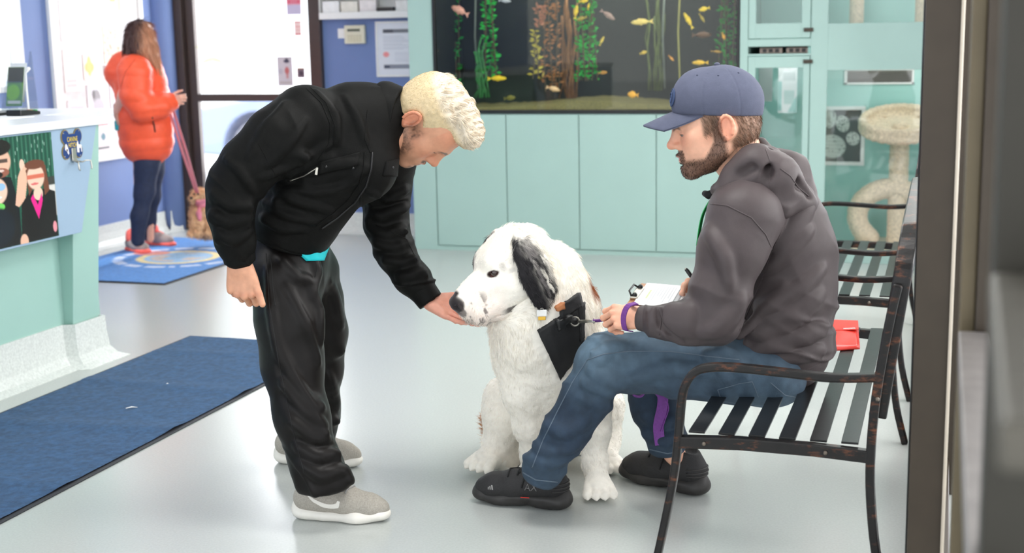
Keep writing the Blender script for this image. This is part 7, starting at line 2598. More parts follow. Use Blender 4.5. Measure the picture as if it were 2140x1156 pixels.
MB().bar([p0 + RH * 0.007, p0 * 0.5 + p1 * 0.5 + RH * 0.008], TC, 0.003, 0.0015).build('pocket_clip', M['steel'], pn)
# ================================================================ BIG WHITE DOG
def dog():
    base = on_z(1160, 1010)
    t = thing('dog', 'big sitting white dog with black ears wearing a black harness', 'dog', base)
    # head frame
    f = unit(-RH * 0.82 - ZUP * 0.40 + TC * 0.46)
    R = frame_from(f, unit(ZUP * 0.95 - RH * 0.34 + TC * 0.12))
    sc = 1.08
    O = at(1068, 566, 4.24)
    X = lambda q: (np.asarray(q, float) * sc) @ R.T + O
    inv = lambda Pw: (np.asarray(Pw) - O) @ R / sc
    hs = SDF()
    hs.ell((0, -0.035, 0.035), (0.088, 0.11, 0.09), k=0.03)
    hs.ell((0, -0.05, -0.03), (0.085, 0.1, 0.085), k=0.04)
    for x in (-1, 1):
        hs.ell((0.033 * x, 0.045, 0.058), (0.036, 0.042, 0.036), k=0.03)
        hs.ell((0.05 * x, 0.02, -0.03), (0.048, 0.06, 0.055), k=0.04)
    hs.cone((0, 0.06, 0.0), (0, 0.165, -0.02), 0.058, 0.044, 0.04)
    for x in (-1, 1):
        hs.cone((0.03 * x, 0.06, -0.055), (0.024 * x, 0.155, -0.058), 0.034, 0.031, 0.025)
        hs.ell((0.030 * x, 0.085, -0.085), (0.022, 0.035, 0.024), k=0.02)
    hs.cone((0, 0.05, -0.08), (0, 0.135, -0.085), 0.03, 0.022, 0.02)
    hs.cone((0, 0.12, 0.026), (0, 0.17, 0.014), 0.026, 0.024, 0.02)
    for x in (-1, 1):
        hs.ell((0.054 * x, 0.083, 0.039), (0.016, 0.014, 0.0095), k=0.010, sub=True)
        hs.cone((0.036 * x, 0.087, 0.048), (0.063 * x, 0.068, 0.046), 0.005, 0.0045, 0.004)
        hs.cone((0.038 * x, 0.086, 0.029), (0.063 * x, 0.069, 0.029), 0.0045, 0.004, 0.004)
    # mouth line
    for x in (-1, 1):
        hs.cone((0.05 * x, 0.06, -0.088), (0.045 * x, 0.12, -0.082), 0.003, 0.003, 0.006, True)
        hs.cone((0.045 * x, 0.12, -0.082), (0.02 * x, 0.18, -0.072), 0.003, 0.002, 0.006, True)
    hs.cone((0, 0.19, -0.03), (0, 0.185, -0.075), 0.002, 0.002, 0.006, True)
    # nose leather
    hs.ell((0, 0.198, 0.0), (0.032, 0.022, 0.024), k=0.01)
    hs.ell((0, 0.192, -0.018), (0.016, 0.016, 0.016), k=0.008)
    for x in (-1, 1): hs.ell((0.018 * x, 0.215, -0.002), (0.0075, 0.012, 0.006), k=0.004, sub=True)
    Lh, Qh = hs.mesh(0.0035, 1)
    cream = np.array(srgb(253, 247, 236))
    c = np.tile(cream, (len(Lh), 1))
    x, y, z = Lh[:, 0], Lh[:, 1], Lh[:, 2]
    bn = 0.35 * fbm(Lh * 45, 2, 3)
    def mixc(c, a, col):
        a = np.clip(a, 0, 1)[:, None]
        return c * (1 - a) + np.array(col) * a
    c = mixc(c, 0.35 * smooth(0.06, 0.12, y) * smooth(0.03, -0.03, z), srgb(236, 206, 196))
    dk = np.array(srgb(34, 30, 32))
    # dark patch over the far eye, eye rims, spots round the muzzle
    c = mixc(c, smooth(1.15, 0.85, np.sqrt(((x - 0.056) / 0.040) ** 2 + ((y - 0.065) / 0.052) ** 2 + ((z - 0.048) / 0.046) ** 2) + bn * 0.4), dk)
    for s_ in (-1, 1):
        d = np.sqrt(((x - 0.053 * s_) / 1.15) ** 2 + ((z - 0.039) / 0.66) ** 2 + ((y - 0.078) / 1.2) ** 2)
        c = mixc(c, smooth(0.0185, 0.0145, d), srgb(66, 46, 44))
        c = mixc(c, 0.8 * smooth(0.014, 0.011, d) * smooth(0.036, 0.031, z), srgb(170, 100, 92))
    c = mixc(c, smooth(1.1, 0.95, np.sqrt((x / 0.034) ** 2 + ((y - 0.198) / 0.024) ** 2 + ((z + 0.002) / 0.027) ** 2)), srgb(44, 40, 42))
    c = mixc(c, smooth(0.18, 0.188, y) * smooth(0.02, 0.01, np.abs(x)) * smooth(-0.04, -0.02, z), srgb(48, 42, 44))
    n1 = fbm(Lh * 55, 2, 9)
    c = mixc(c, 0.8 * smooth(0.15, 0.45, n1) * smooth(0.11, 0.15, y) * smooth(0.02, -0.005, z), srgb(76, 66, 66))
    c = mixc(c, 0.85 * smooth(0.011, 0.006, np.abs(z + 0.084 - (y - 0.06) * 0.08)) * smooth(0.05, 0.06, y) * smooth(0.11, 0.08, y) * smooth(0.02, 0.03, np.abs(x)), srgb(40, 32, 32))
    n2 = vnoise(Lh * 30, 14)
    c = mixc(c, 0.35 * smooth(0.62, 0.8, n2) * (y > 0.02) * (z > 0.02), srgb(140, 134, 136))
    Vh = X(Lh)
    M['dog_eye'] = mat('dark_brown_eye', srgb(44, 24, 16), 0.06, var=0.0, coat=0.6)
    for s_ in (-1, 1):
        MB().ball(X((0.0495 * s_, 0.070, 0.039)), 0.0142 * sc, 18).build('eye', M['dog_eye'], t, True)
    # ---- body
    b = SDF()
    chain_px(b, [(1112, 590, 4.3, 88), (1128, 640, 4.32, 92), (1132, 690, 4.33, 92)], 0.06)
    chain_px(b, [(1150, 575, 4.36, 66), (1180, 640, 4.42, 66)], 0.06)
    chain_px(b, [(1132, 690, 4.34, 96), (1130, 745, 4.36, 86), (1140, 800, 4.42, 78), (1148, 850, 4.55, 84)], 0.06, flat=(RH, 1.06))
    chain_px(b, [(1180, 650, 4.50, 70), (1182, 740, 4.60, 80), (1175, 840, 4.74, 92), (1165, 900, 4.76, 84)], 0.06)
    # front legs
    chain_px(b, [(1090, 745, 4.32, 50), (1090, 820, 4.31, 36), (1104, 890, 4.33, 27), (1116, 950, 4.35, 23), (1114, 975, 4.35, 22)], 0.04)
    chain_px(b, [(1205, 740, 4.34, 52), (1235, 830, 4.29, 42), (1243, 900, 4.27, 30), (1243, 965, 4.25, 23), (1246, 1000, 4.23, 23)], 0.04)
    # hind legs, knee up against the belly, hock on the floor behind
    chain_px(b, [(1105, 850, 4.66, 66), (1060, 835, 4.52, 46), (1052, 870, 4.5, 40), (1040, 930, 4.5, 28), (1028, 955, 4.47, 26)], 0.04)
    chain_px(b, [(1060, 860, 4.6, 50), (1072, 930, 4.6, 40), (1060, 962, 4.52, 26)], 0.04)
    chain_px(b, [(1215, 850, 4.66, 66), (1255, 850, 4.56, 46), (1262, 920, 4.54, 30), (1266, 952, 4.48, 26)], 0.04)
    # paws with toes
    pawd = SDF()
    def paw(cx, cy, D, r, dirx, ank):
        c0 = at(cx, cy, D)
        fwd = unit(RH * dirx + TC)
        sd = unit(np.cross(fwd, ZUP))
        pawd.cone(at(*ank), c0, 0.031, r * 0.95, 0.02)
        pawd.ell(c0 + fwd * r * 0.2, (r * 1.1, r * 1.1, r * 0.75), k=0.015)
        for i in range(4):
            o = (i - 1.5)
            p0 = c0 + sd * o * r * 0.50 + fwd * r * 0.45 + ZUP * r * 0.1
            p1 = c0 + sd * o * r * 0.66 + fwd * r * (1.55 - 0.16 * abs(o)) - ZUP * r * 0.3
            pawd.cone(p0, p1, r * 0.40, r * 0.37, 0.0035)
            for tt in (0.12,):
                pawd.ell(p1 + fwd * r * 0.3 - ZUP * r * 0.2, (r * 0.13,) * 3, k=0.006)
    paw(1250, 1014, 4.215, 0.043, 0.05, (1244, 950, 4.25))
    paw(1112, 985, 4.345, 0.042, -0.3, (1116, 940, 4.35))
    paw(1024, 957, 4.47, 0.047, -0.85, (1038, 925, 4.5))
    paw(1268, 962, 4.48, 0.042, 0.3, (1264, 925, 4.54))
    pawd.plane((0, 0, 0.002), (0, 0, -1), 0.004)
    # chest ruff
    chain_px(b, [(1095, 668, 4.23, 46), (1100, 720, 4.24, 44)], 0.05)
    b.plane((0, 0, 0.002), (0, 0, -1), 0.004)
    Vb, Qb = b.mesh(0.006, 1)
    Nb = normals(Vb, Qb)
    Vb = Vb + Nb * (0.003 * vnoise(Vb * 30, 2) + 0.0018 * vnoise(Vb * 80, 3))[:, None]
    Vb[:, 2] = np.maximum(Vb[:, 2], 0.001)
    cb_ = np.tile(cream, (len(Vb), 1))
    nb = fbm(Vb * 14, 2, 6)
    brown = np.array(srgb(164, 96, 50))
    for (px_, py_, D, r) in ((1226, 592, 4.42, 0.075), (1236, 625, 4.48, 0.04)):
        d = np.linalg.norm(Vb - at(px_, py_, D), axis=1)
        cb_ = mixc(cb_, smooth(r * 1.3, r * 0.7, d + nb * 0.02), brown)
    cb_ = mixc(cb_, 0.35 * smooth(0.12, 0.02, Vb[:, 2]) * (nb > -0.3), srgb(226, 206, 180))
    Vp_, Qp_ = pawd.mesh(0.003, 1)
    Vp_[:, 2] = np.maximum(Vp_[:, 2], 0.001)
    cp_ = np.tile(cream, (len(Vp_), 1)) * (0.97 + 0.05 * vnoise(Vp_ * 60)[:, None])
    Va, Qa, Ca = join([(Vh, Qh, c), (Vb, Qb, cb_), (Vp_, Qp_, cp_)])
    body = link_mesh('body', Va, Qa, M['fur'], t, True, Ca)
    # tail tip and haunch fringe: brown fur showing either side
    tl = SDF()
    chain_px(tl, [(1170, 930, 4.85, 30), (1090, 940, 4.82, 28), (1040, 915, 4.72, 22), (1022, 880, 4.68, 14)], 0.03)
    tl.plane((0, 0, 0.004), (0, 0, -1), 0.004)
    Vt, Qt = tl.mesh(0.008)
    ct = np.tile(cream, (len(Vt), 1))
    ct = mixc(ct, smooth(0.12, 0.03, np.linalg.norm(Vt - at(1018, 882, 4.68), axis=1)), srgb(190, 130, 80))
    tail = link_mesh('tail', Vt, Qt, M['fur'], t, True, ct)
    # ---- ears
    def ear(sx, nm):
        e = SDF()
        pts = [X((0.07 * sx, -0.035, 0.088)), X((0.098 * sx, -0.03, 0.05)), X((0.11 * sx, -0.022, -0.01)), X((0.114 * sx, -0.016, -0.065)), X((0.112 * sx, 0.004, -0.112))]
        e.chain(pts, [0.03, 0.045, 0.052, 0.044, 0.016], 0.03, flat=(R[:, 0], 0.30))
        Ve, Qe = e.mesh(0.0035, 1)
        Le = inv(Ve)
        Ne = normals(Ve, Qe)
        Ve = Ve + Ne * (0.002 * vnoise(Le * 70, 3))[:, None]
        n = fbm(Le * [60, 60, 22], 3, 8)
        ce = np.tile(np.array(srgb(36, 34, 37)), (len(Ve), 1))
        # white streaks towards the rear upper edge
        w = smooth(-0.045, -0.075, Le[:, 1] + 0.012 * n) * smooth(-0.09, -0.02, Le[:, 2]) + smooth(0.05, 0.085, Le[:, 2] + 0.02 * n) * smooth(-0.01, -0.05, Le[:, 1]) + 0.8 * smooth(0.15, 0.45, n) * smooth(0.0, -0.045, Le[:, 1])
        ce = mixc(ce, w, cream)
        ce = mixc(ce, 0.6 * smooth(0.2, 0.5, fbm(Le * [70, 70, 14], 2, 19)) * smooth(0.01, -0.03, Le[:, 1]), srgb(150, 144, 142))
        o = link_mesh('ear', Ve, Qe, M['fur'], t, True, ce)
        def fl(Pw, Nw): return np.tile(R @ np.array([0, -0.1, -1.0]), (len(Pw), 1))
        bv = BVHTree.FromPolygons([tuple(v) for v in Ve], [tuple(int(i) for i in q) for q in Qe])
        from_idx = np.array(ce)
        def cf(Pw, Nw):
            out = np.empty((len(Pw), 3))
            for i, q in enumerate(Pw):
                _, _, k, _ = bv.find_nearest(Vector(q))
                out[i] = from_idx[Qe[k, 0]]
            return out
        Vs, Fs, Cs = strands(Ve, Qe, 3500, 0.02, fl, 0.0016, 0.15, None, 0.15, 3, 21, 0.0, cf, 0.2)
        link_mesh('ear_fur', Vs, Fs, M['fur'], o, False, Cs)['kind'] = 'stuff'
    ear(-1, 'ear'); ear(1, 'ear')
    # ---- harness
    M['harness'] = mat('black_nylon', srgb(22, 22, 24), 0.6, var=0.12, scale=160, bump=0.4, bscale=420)
    hn = thing('dog_harness', 'black nylon chest harness with a buckle on the white dog', 'harness', at(1165, 700, 4.3))
    hit = Hit(Vb, Qb)
    hit.patch('chest_panel', [(1122, 690), (1216, 632), (1216, 720), (1170, 792)], M['harness'], hn, 0.006, 0.006, 16, 16)
    hit.patch('shoulder_strap', [(1168, 640), (1206, 612), (1214, 640), (1170, 668)], M['harness'], hn, 0.006, 0.008, 10, 8)
    hit.patch('side_strap', [(1205, 640), (1216, 634), (1216, 705), (1208, 712)], M['harness'], hn, 0.006, 0.008, 6, 14)
    hit.patch('buckle', [(1158, 668), (1186, 655), (1192, 672), (1164, 686)], M['black'], hn, 0.014, 0.018, 6, 6)
    hit.patch('brown_tab', [(1158, 640), (1172, 632), (1174, 644), (1162, 650)], mat('rust_label', srgb(176, 112, 70), 0.7), hn, 0.004, 0.022, 4, 4)
    hv, hq = [], []
    for ch in hn.children:
        b0 = len(hv)
        hv += [tuple(np.array(v.co) + ORIGIN[hn.name]) for v in ch.data.vertices]
        hq += [tuple(b0 + i for i in p_.vertices) for p_ in ch.data.polygons]
    HB = BVHTree.FromPolygons(hv, hq)
    rc_ = hit.px(1196, 670, 0.02)
    ringp = [rc_ + unit(TC * 0.3 + ZUP) * 0.016 * math.cos(a) + RH * 0.014 * math.sin(a) for a in np.linspace(0, 2 * PI, 17)]
    MB().tube(ringp, 0.0028, 8).build('ring', M['steel'], hn, True)
    # ---- fur
    bvh = BVHTree.FromPolygons([tuple(v) for v in Va], [tuple(int(i) for i in q) for q in Qa])
    def cfun(Pw, Nw):
        out = np.empty((len(Pw), 3))
        for i, q in enumerate(Pw):
            _, _, k, _ = bvh.find_nearest(Vector(q))
            out[i] = Ca[Qa[k, 0]]
        return out
    def flw(Pw, Nw):
        L = inv(Pw)
        onh = smooth(0.17, 0.12, np.linalg.norm(L - [0, 0.03, 0], axis=1))[:, None]
        fh = np.stack([L[:, 0] * 2.0, -1 + 0 * L[:, 1], 0 * L[:, 0] - 0.1], 1) @ R.T
        fb = np.tile(np.array([0, 0, -1.0]), (len(Pw), 1)) + (Pw - at(1120, 700, 4.35)) * [1.5, 1.5, 0]
        return fh * onh + fb * (1 - onh)
    def fl_len(Pw, Nw):
        L = inv(Pw)
        dh = np.linalg.norm(L - [0, 0.06, 0], axis=1)
        lh = 0.004 + 0.030 * smooth(0.07, 0.18, dh)
        zz = Pw[:, 2]
        body_l = 0.003 + 0.009 * smooth(0.05, 0.12, zz) + 0.02 * smooth(0.35, 0.6, zz)
        return np.where(dh < 0.19, lh, body_l)
    def wgt(Pw, Nw):
        L = inv(Pw)
        nosek = np.linalg.norm((L - [0, 0.2, 0]) / [1, 1, 1], axis=1) > 0.042
        eyek = (np.linalg.norm(L - [-0.051, 0.075, 0.038], axis=1) > 0.02) & (np.linalg.norm(L - [0.051, 0.075, 0.038], axis=1) > 0.02)
        vis = 0.25 + 0.75 * ((Nw @ TC) > -0.35)
        bare = np.array([HB.find_nearest(Vector(q))[3] for q in Pw]) > 0.022
        return (nosek & eyek & bare) * vis + 1e-9
    Vs, Fs, Cs = strands(Va, Qa, 52000, fl_len, flw, 0.0016, 0.12, wgt, 0.13, 3, 31, 0.03, cfun, 0.06, hug=0.06)
    link_mesh('fur_coat', Vs, Fs, M['fur'], body, False, Cs)['kind'] = 'stuff'
    def tcf(Pw, Nw):
        d = np.linalg.norm(Pw - at(1018, 882, 4.68), axis=1)
        a = smooth(0.14, 0.04, d)[:, None]
        return cream * (1 - a) + np.array(srgb(190, 130, 80)) * a
    Vs, Fs, Cs = strands(Vt, Qt, 3000, 0.035, lambda Pw, Nw: np.tile(ZUP * 0.6 - RH, (len(Pw), 1)), 0.0018, 0.35, None, 0.3, 3, 33, 0.0, tcf, 0.1)
    link_mesh('tail_fur', Vs, Fs, M['fur'], tail, False, Cs)['kind'] = 'stuff'
    # tan fringe at the far haunch
    # tags at the throat
    tq = hit.px(1128, 655, 0.02)
    tg = thing('dog_tag', 'white and gold tags hanging at the dog\'s throat', 'tag', tq)
    MB().obox(tq + ZUP * 0.004, RH * 0.016, TC * 0.002, ZUP * 0.011).build('white_tag', M['white'], tg, bevel=0.004)
    MB().obox(tq - ZUP * 0.012 + TC * 0.004, RH * 0.012, TC * 0.0015, ZUP * 0.006).build('gold_tag', mat('gold_metal', srgb(214, 170, 70), 0.3, metal=0.7), tg, bevel=0.003)
    MB().tube([tq + ZUP * 0.014 + RH * 0.006 * math.cos(a) + ZUP * 0.006 * math.sin(a) for a in np.linspace(0, 2 * PI, 11)], 0.0012, 6).build('ring', M['steel'], tg, True)
    # ---- leash
    lt = thing('leash', 'purple leash from the dog\'s harness to the seated man\'s fist', 'leash', at(1300, 650, 4.0))
    e0 = rc_ + RH * 0.012 + TC * 0.004
    e1 = at(1240, 671, 4.0)
    d = unit(e1 - e0)
    MB().tube([e0, e0 + d * 0.012, e0 + (e1 - e0) * 0.55, e1], [0.003, 0.0055, 0.0055, 0.004], 10).build('snap_hook', M['steel'], lt, True)
    ring2 = [e1 + d * 0.006 + d * 0.007 * math.cos(a) + ZUP * 0.007 * math.sin(a) for a in np.linspace(0, 2 * PI, 13)]
    MB().tube(ring2, 0.002, 6).build('swivel_ring', M['steel'], lt, True)
    lead = smooth_path([e1 + d * 0.008, at(1262, 668, 3.97), at(1290, 652, 3.93), at(1312, 640, 3.9), at(1330, 634, 3.86)], 4)
    MB().bar(lead, unit(TC + ZUP * 0.6), 0.016, 0.003).build('webbing', M['purple'], lt)
    loop = [at(1330, 634, 3.84), at(1312, 640, 3.835), at(1303, 662, 3.84), at(1306, 688, 3.85), at(1318, 692, 3.88)]
    MB().bar(smooth_path(loop, 4), unit(RH + TC), 0.018, 0.003).build('hand_loop', M['purple'], lt)
    # the end that hangs below the thigh
    MB().bar(smooth_path([at(1352, 800, 4.15), at(1382, 822, 4.16), at(1384, 850, 4.16), at(1376, 890, 4.16), at(1380, 930, 4.16)], 4), RH, 0.034, 0.003).build('hanging_end', M['purple'], lt)
    MB().bar(smooth_path([at(1384, 822, 4.165), at(1394, 850, 4.17), at(1386, 878, 4.165), at(1379, 900, 4.163)], 4), unit(RH * 0.4 + TC), 0.022, 0.003).build('hanging_end', M['purple'], lt)
    MB().bar(smooth_path([at(1318, 812, 4.14), at(1324, 826, 4.13), at(1340, 828, 4.13), at(1352, 812, 4.14)], 4), TC, 0.02, 0.003).build('hanging_loop', M['purple'], lt)


dog()
# ================================================================ WOMAN BY THE DOOR AND HER SMALL DOG
M['puffer'] = mat('orange_quilted_nylon', srgb(250, 92, 54), 0.45, var=0.05, scale=30, bump=0.2, bscale=100)
M['puffer_dark'] = mat('rust_orange_nylon', srgb(206, 66, 34), 0.5)
M['jeans_dark'] = mat('dark_indigo_denim', srgb(36, 44, 70), 0.8, var=0.15, scale=40, bump=0.2)
M['coral'] = mat('coral_knit', srgb(250, 112, 100), 0.7, var=0.05)
M['shoe_grey'] = mat('grey_mesh_shoe', srgb(160, 148, 144), 0.75, var=0.14, scale=120)


def woman():
    D0 = 9.42
    base = on_z(315, 528)
    t = thing('person', 'woman in an orange quilted coat holding a pink leash beside the entrance', 'person', base)
    skin = np.array(srgb(226, 170, 150))
    h = 0.011
    # jeans
    s = SDF()
    chain_px(s, [(312, 300, D0, 34), (306, 340, D0 - 0.05, 25), (302, 400, D0 - 0.06, 19), (292, 450, D0 - 0.08, 16), (288, 500, D0 - 0.08, 14)], 0.04)
    chain_px(s, [(322, 300, D0 + 0.06, 30), (318, 350, D0 + 0.08, 23), (316, 410, D0 + 0.1, 18), (310, 460, D0 + 0.12, 14), (310, 490, D0 + 0.12, 13)], 0.04)
    V, Q = s.mesh(h)
    V = wrinkle(V, normals(V, Q), ZUP, 9, 5, 0.006, None, 71)
    link_mesh('jeans', V, Q, M['jeans_dark'], t)
    # shoes
    for (hx, hy, tx, ty, D) in ((270, 524, 316, 533, 0), (308, 512, 362, 516, 0)):
        R, O, L_ = shoe_frame(on_z(hx, hy), on_z(tx, ty))
        X = lambda q: (np.asarray(q, float)) @ R.T + O
        sh = thing('shoe', None, None, O); sh.parent = t
        sh.location = [float(v) for v in (O - base)]
        up = SDF().chain([X((0, 0.04, 0.06)), X((0, 0.13, 0.055)), X((0, 0.22, 0.045))], [0.045, 0.047, 0.036], 0.03)
        up.cone(X((0, 0.05, 0.07)), X((0, 0.055, 0.1)), 0.043, 0.04, 0.02)
        up.plane((0, 0, 0.025), (0, 0, -1))
        V, Q = up.mesh(0.008); link_mesh('upper', V, Q, M['shoe_grey'], sh)
        so = SDF().chain([X((0, 0.03, 0.02)), X((0, 0.23, 0.02))], [0.048, 0.045], 0.02, flat=(ZUP, 0.5)); so.plane((0, 0, 0.001), (0, 0, -1))
        V, Q = so.mesh(0.008); link_mesh('sole', V, Q, M['coral'], sh)
        lc = SDF().cone(X((0, 0.09, 0.1)), X((0, 0.16, 0.085)), 0.025, 0.018, 0.01); V, Q = lc.mesh(0.008); link_mesh('laces', V, Q, M['coral'], sh)
        an = SDF().cone(X((0, 0.06, 0.1)), X((0, 0.06, 0.125)), 0.05, 0.046, 0.01); V, Q = an.mesh(0.008); link_mesh('sock', V, Q, M['coral'], sh)
    # blouse hem
    s = SDF(); chain_px(s, [(292, 300, D0 - 0.02, 28), (288, 316, D0 - 0.02, 20)], 0.02)
    V, Q = s.mesh(h); link_mesh('blouse', V, Q, mat('grey_print_blouse', srgb(120, 124, 136), 0.8, var=0.6, scale=40), t)
    # quilted coat
    s = SDF()
    chain_px(s, [(306, 292, D0, 56), (303, 250, D0, 54), (298, 200, D0, 52), (292, 160, D0, 50), (290, 135, D0, 38)], 0.05)
    chain_px(s, [(282, 150, D0 - 0.17, 36), (284, 200, D0 - 0.2, 31), (300, 228, D0 - 0.2, 28), (335, 222, D0 - 0.14, 24), (356, 214, D0 - 0.08, 19)], 0.03)
    chain_px(s, [(304, 150, D0 + 0.17, 34), (318, 200, D0 + 0.2, 28), (345, 216, D0 + 0.1, 20)], 0.03)
    chain_px(s, [(246, 150, D0 - 0.02, 26), (262, 135, D0, 28), (290, 126, D0, 24), (312, 128, D0, 22)], 0.03)
    chain_px(s, [(238, 160, D0, 18), (246, 180, D0, 12)], 0.03)
    V, Q = s.mesh(h)
    N = normals(V, Q)
    bands = np.abs(np.sin(V[:, 2] * PI / 0.085 + 0.6 * vnoise(V * 5, 3)))
    V = V + N * (0.006 * bands ** 0.6 - 0.003 + 0.003 * vnoise(V * [18, 18, 9], 4))[:, None]
    ct = link_mesh('coat', V, Q, M['puffer'], t)
    hit = Hit(V, Q)
    sm = MB(); hit.seam(sm, [(318, 245), (322, 262), (324, 276)], 0.005, 0.002); sm.build('pocket_zip', M['bronze'], ct, True)
    sm = MB(); hit.seam(sm, [(258, 160), (252, 185), (262, 150), (282, 124)], 0.004, -0.002); sm.build('hood_seam', M['puffer_dark'], ct, True)
    # collar lining
    s = SDF(); chain_px(s, [(272, 122, D0, 14), (262, 126, D0 - 0.02, 9)], 0.01); V, Q = s.mesh(h); link_mesh('hood_lining', V, Q, mat('grey_lining', srgb(96, 84, 84), 0.8), ct)
    # body: head, hands
    f = unit(RH * 0.35 + FH * 0.95 - ZUP * 0.08)
    R = frame_from(f, ZUP)
    O = at(296, 84, D0)
    hs = head_sdf(1.0)
    Lh, Qh = hs.mesh(0.006)
    cl = head_cols(Lh, skin)
    nk = SDF().cone(O + [0, 0, -0.05], at(294, 130, D0), 0.052, 0.06, 0.01)
    Vn, Qn = nk.mesh(0.01)
    h1 = hand_mesh(at(350, 212, D0 - 0.1), unit(RH + ZUP * 0.1), TC, -1, 0.95, (0.8, 0.9, 0.9, 0.9), 0.5, 0.02, h=0.005, base=skin)
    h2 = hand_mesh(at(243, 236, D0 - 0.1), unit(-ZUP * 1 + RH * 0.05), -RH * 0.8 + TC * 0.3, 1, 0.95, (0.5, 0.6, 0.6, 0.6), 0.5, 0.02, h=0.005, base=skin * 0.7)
    cr = SDF(); chain_px(cr, [(296, 135, D0, 25), (300, 220, D0, 28), (305, 300, D0, 28), (292, 440, D0 - 0.05, 11), (289, 510, D0 - 0.07, 9)], 0.03)
    chain_px(cr, [(318, 310, D0 + 0.06, 20), (314, 420, D0 + 0.1, 11), (314, 500, D0 + 0.1, 9)], 0.03)
    chain_px(cr, [(280, 150, D0 - 0.15, 18), (262, 200, D0 - 0.15, 15), (243, 236, D0 - 0.1, 9)], 0.03)
    Vc, Qc = cr.mesh(0.02)
    Va, Qa, Ca = join([(Lh @ R.T + O, Qh, cl), (Vn, Qn, skin), h1, h2, (Vc, Qc, skin)])
    link_mesh('body', Va, Qa, M['skin'], t, True, Ca)
    # hair, dark brown with a lit fair front
    s = SDF()
    s.ell((0, -0.022, 0.045), (0.088, 0.105, 0.092), k=0.02)
    s.ell((0, -0.07, -0.06), (0.085, 0.06, 0.1), k=0.05)
    s.ell((0.05, -0.02, -0.09), (0.04, 0.06, 0.12), k=0.05)
    s.ell((0.075, 0.0, -0.12), (0.035, 0.055, 0.13), k=0.05)
    s.ell((0.098, 0.0, -0.22), (0.03, 0.045, 0.13), k=0.05)
    s.ell((0.118, 0.0, -0.32), (0.022, 0.03, 0.1), k=0.05)
    s.ell((-0.06, -0.03, -0.08), (0.03, 0.05, 0.11), k=0.05)
    s.ell((0, 0.12, -0.02), (0.07, 0.06, 0.09), k=0.02, sub=True)
    L, Q = s.mesh(0.007)
    N = normals(L, Q)
    L = L + N * (0.005 * ridge(np.stack([L[:, 0] * 45, L[:, 1] * 45, L[:, 2] * 5], 1), 6))[:, None]
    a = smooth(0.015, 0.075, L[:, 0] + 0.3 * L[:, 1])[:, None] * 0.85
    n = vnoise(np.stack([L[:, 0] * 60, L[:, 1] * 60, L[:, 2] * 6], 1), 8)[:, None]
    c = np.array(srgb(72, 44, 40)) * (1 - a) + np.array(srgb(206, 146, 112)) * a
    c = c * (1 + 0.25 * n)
    hr = link_mesh('hair', L @ R.T + O, Q, M['hair_strand'], t, True, c)
    Vw = L @ R.T + O
    Vs, Fs, Cs = strands(Vw, Q, 2200, 0.08, lambda Pw, Nw: np.tile(-ZUP + RH * 0.1, (len(Pw), 1)), 0.004, 0.08, None, 0.08, 3, 77, 0.0,
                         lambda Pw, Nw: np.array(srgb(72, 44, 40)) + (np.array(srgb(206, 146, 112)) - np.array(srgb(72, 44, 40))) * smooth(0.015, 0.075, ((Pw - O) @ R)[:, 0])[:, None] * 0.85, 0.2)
    link_mesh('hair_strands', Vs, Fs, M['hair_strand'], hr, False, Cs)['kind'] = 'stuff'
    # pouch in the rear hand
    q = at(246, 262, D0 - 0.1)
    tag(MB().obox(q, RH * 0.02, FH * 0.02, ZUP * 0.035).build('pouch', mat('teal_pouch', srgb(40, 150, 160), 0.6), bevel=0.01, origin=q), 'small teal pouch in the lowered hand of the woman', 'pouch')
    # ---- small dog
    dbase = on_z(425, 490)
    DD = 9.75
    d = thing('dog', 'small fluffy tan dog sitting by the entrance in a pink harness', 'dog', dbase)
    s = SDF()
    chain_px(s, [(425, 425, DD, 22), (428, 450, DD + 0.02, 27), (432, 474, DD + 0.06, 26)], 0.04)
    chain_px(s, [(422, 412, DD - 0.04, 17), (416, 408, DD - 0.08, 15)], 0.03)
    chain_px(s, [(408, 412, DD - 0.12, 8), (402, 416, DD - 0.15, 6)], 0.02)
    for x in (404, 418): chain_px(s, [(x + 4, 445, DD - 0.08, 10), (x, 470, DD - 0.1, 7), (x - 2, 487, DD - 0.11, 6), (x - 6, 490, DD - 0.14, 6)], 0.02)
    for x in (440, 452): chain_px(s, [(x, 455, DD + 0.02, 14), (x, 478, DD - 0.02, 11), (x - 4, 488, DD - 0.06, 8)], 0.02)
    s.plane((0, 0, 0.002), (0, 0, -1))
    V, Q = s.mesh(0.008)
    N = normals(V, Q)
    V = V + N * (0.009 * vnoise(V * 45, 5) + 0.005 * vnoise(V * 100, 6))[:, None]
    tan_ = np.array(srgb(222, 178, 138))
    c = tan_ * (1 + 0.18 * vnoise(V * 25, 7))[:, None]
    b = link_mesh('body', V, Q, M['fur'], d, True, c)
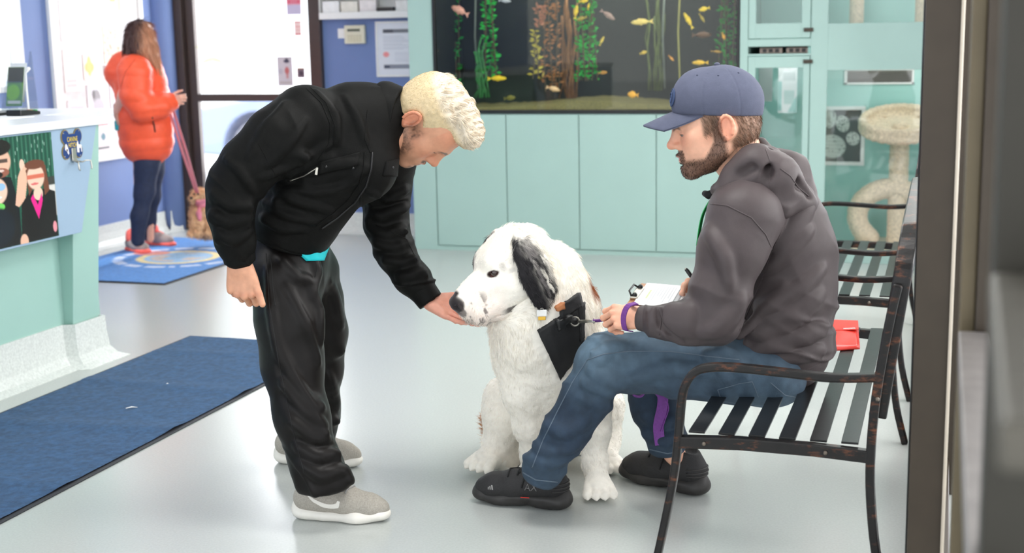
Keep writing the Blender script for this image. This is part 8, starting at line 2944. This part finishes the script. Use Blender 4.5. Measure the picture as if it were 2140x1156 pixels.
    Vs, Fs, Cs = strands(V, Q, 5000, 0.03, lambda Pw, Nw: np.tile(-ZUP, (len(Pw), 1)), 0.004, 0.5, None, 0.6, 3, 55, 0.0, lambda Pw, Nw: np.tile(tan_, (len(Pw), 1)), 0.2, curl=0.4)
    link_mesh('curly_coat', Vs, Fs, M['fur'], b, False, Cs)['kind'] = 'stuff'
    for (ex, ey) in ((414, 400), (428, 400)):
        e = SDF(); chain_px(e, [(ex, ey, DD - 0.03, 6), (ex + (ex - 421), ey + 22, DD - 0.04, 9)], 0.02); Ve, Qe = e.mesh(0.008)
        Ve = Ve + normals(Ve, Qe) * (0.006 * vnoise(Ve * 60))[:, None]
        link_mesh('ear', Ve, Qe, M['fur'], d, True, np.tile(tan_ * 0.95, (len(Ve), 1)))
    q = at(400, 414, DD - 0.17)
    MB().ball(q, (0.012, 0.012, 0.01), 10).build('nose', M['black'], d, True)
    ey = MB()
    for x in (406, 414): ey.ball(at(x, 406, DD - 0.16), 0.008, 8)
    ey.build('eye', M['black'], d, True)
    pinkm = mat('pink_webbing', srgb(238, 140, 160), 0.6)
    hn = thing('dog_harness', 'pink harness worn by the small tan dog', 'harness', at(424, 425, DD))
    hit = Hit(V, Q)
    hit.patch('chest_band', [(408, 418), (440, 414), (442, 428), (412, 434)], pinkm, hn, 0.008, 0.006, 8, 4)
    hit.patch('front_band', [(412, 430), (424, 428), (420, 462), (414, 456)], pinkm, hn, 0.008, 0.006, 4, 8)
    l0, l1 = at(356, 226, D0 - 0.08), at(414, 410, DD - 0.12)
    lt = thing('leash', 'taut pink leash from the woman\'s hand to the small tan dog', 'leash', l0)
    lp = mat('dusty_pink_webbing', srgb(216, 128, 136), 0.6)
    for o in (-0.012, 0.016):
        MB().bar([l0 + RH * o, (l0 + l1) / 2 + RH * o, l1 + RH * o * 0.3], RH, 0.018, 0.004).build('webbing', lp, lt)
    MB().tube([l1, l1 + unit(l1 - l0) * 0.04], 0.008, 8).build('clip', M['steel'], lt, True)


woman()
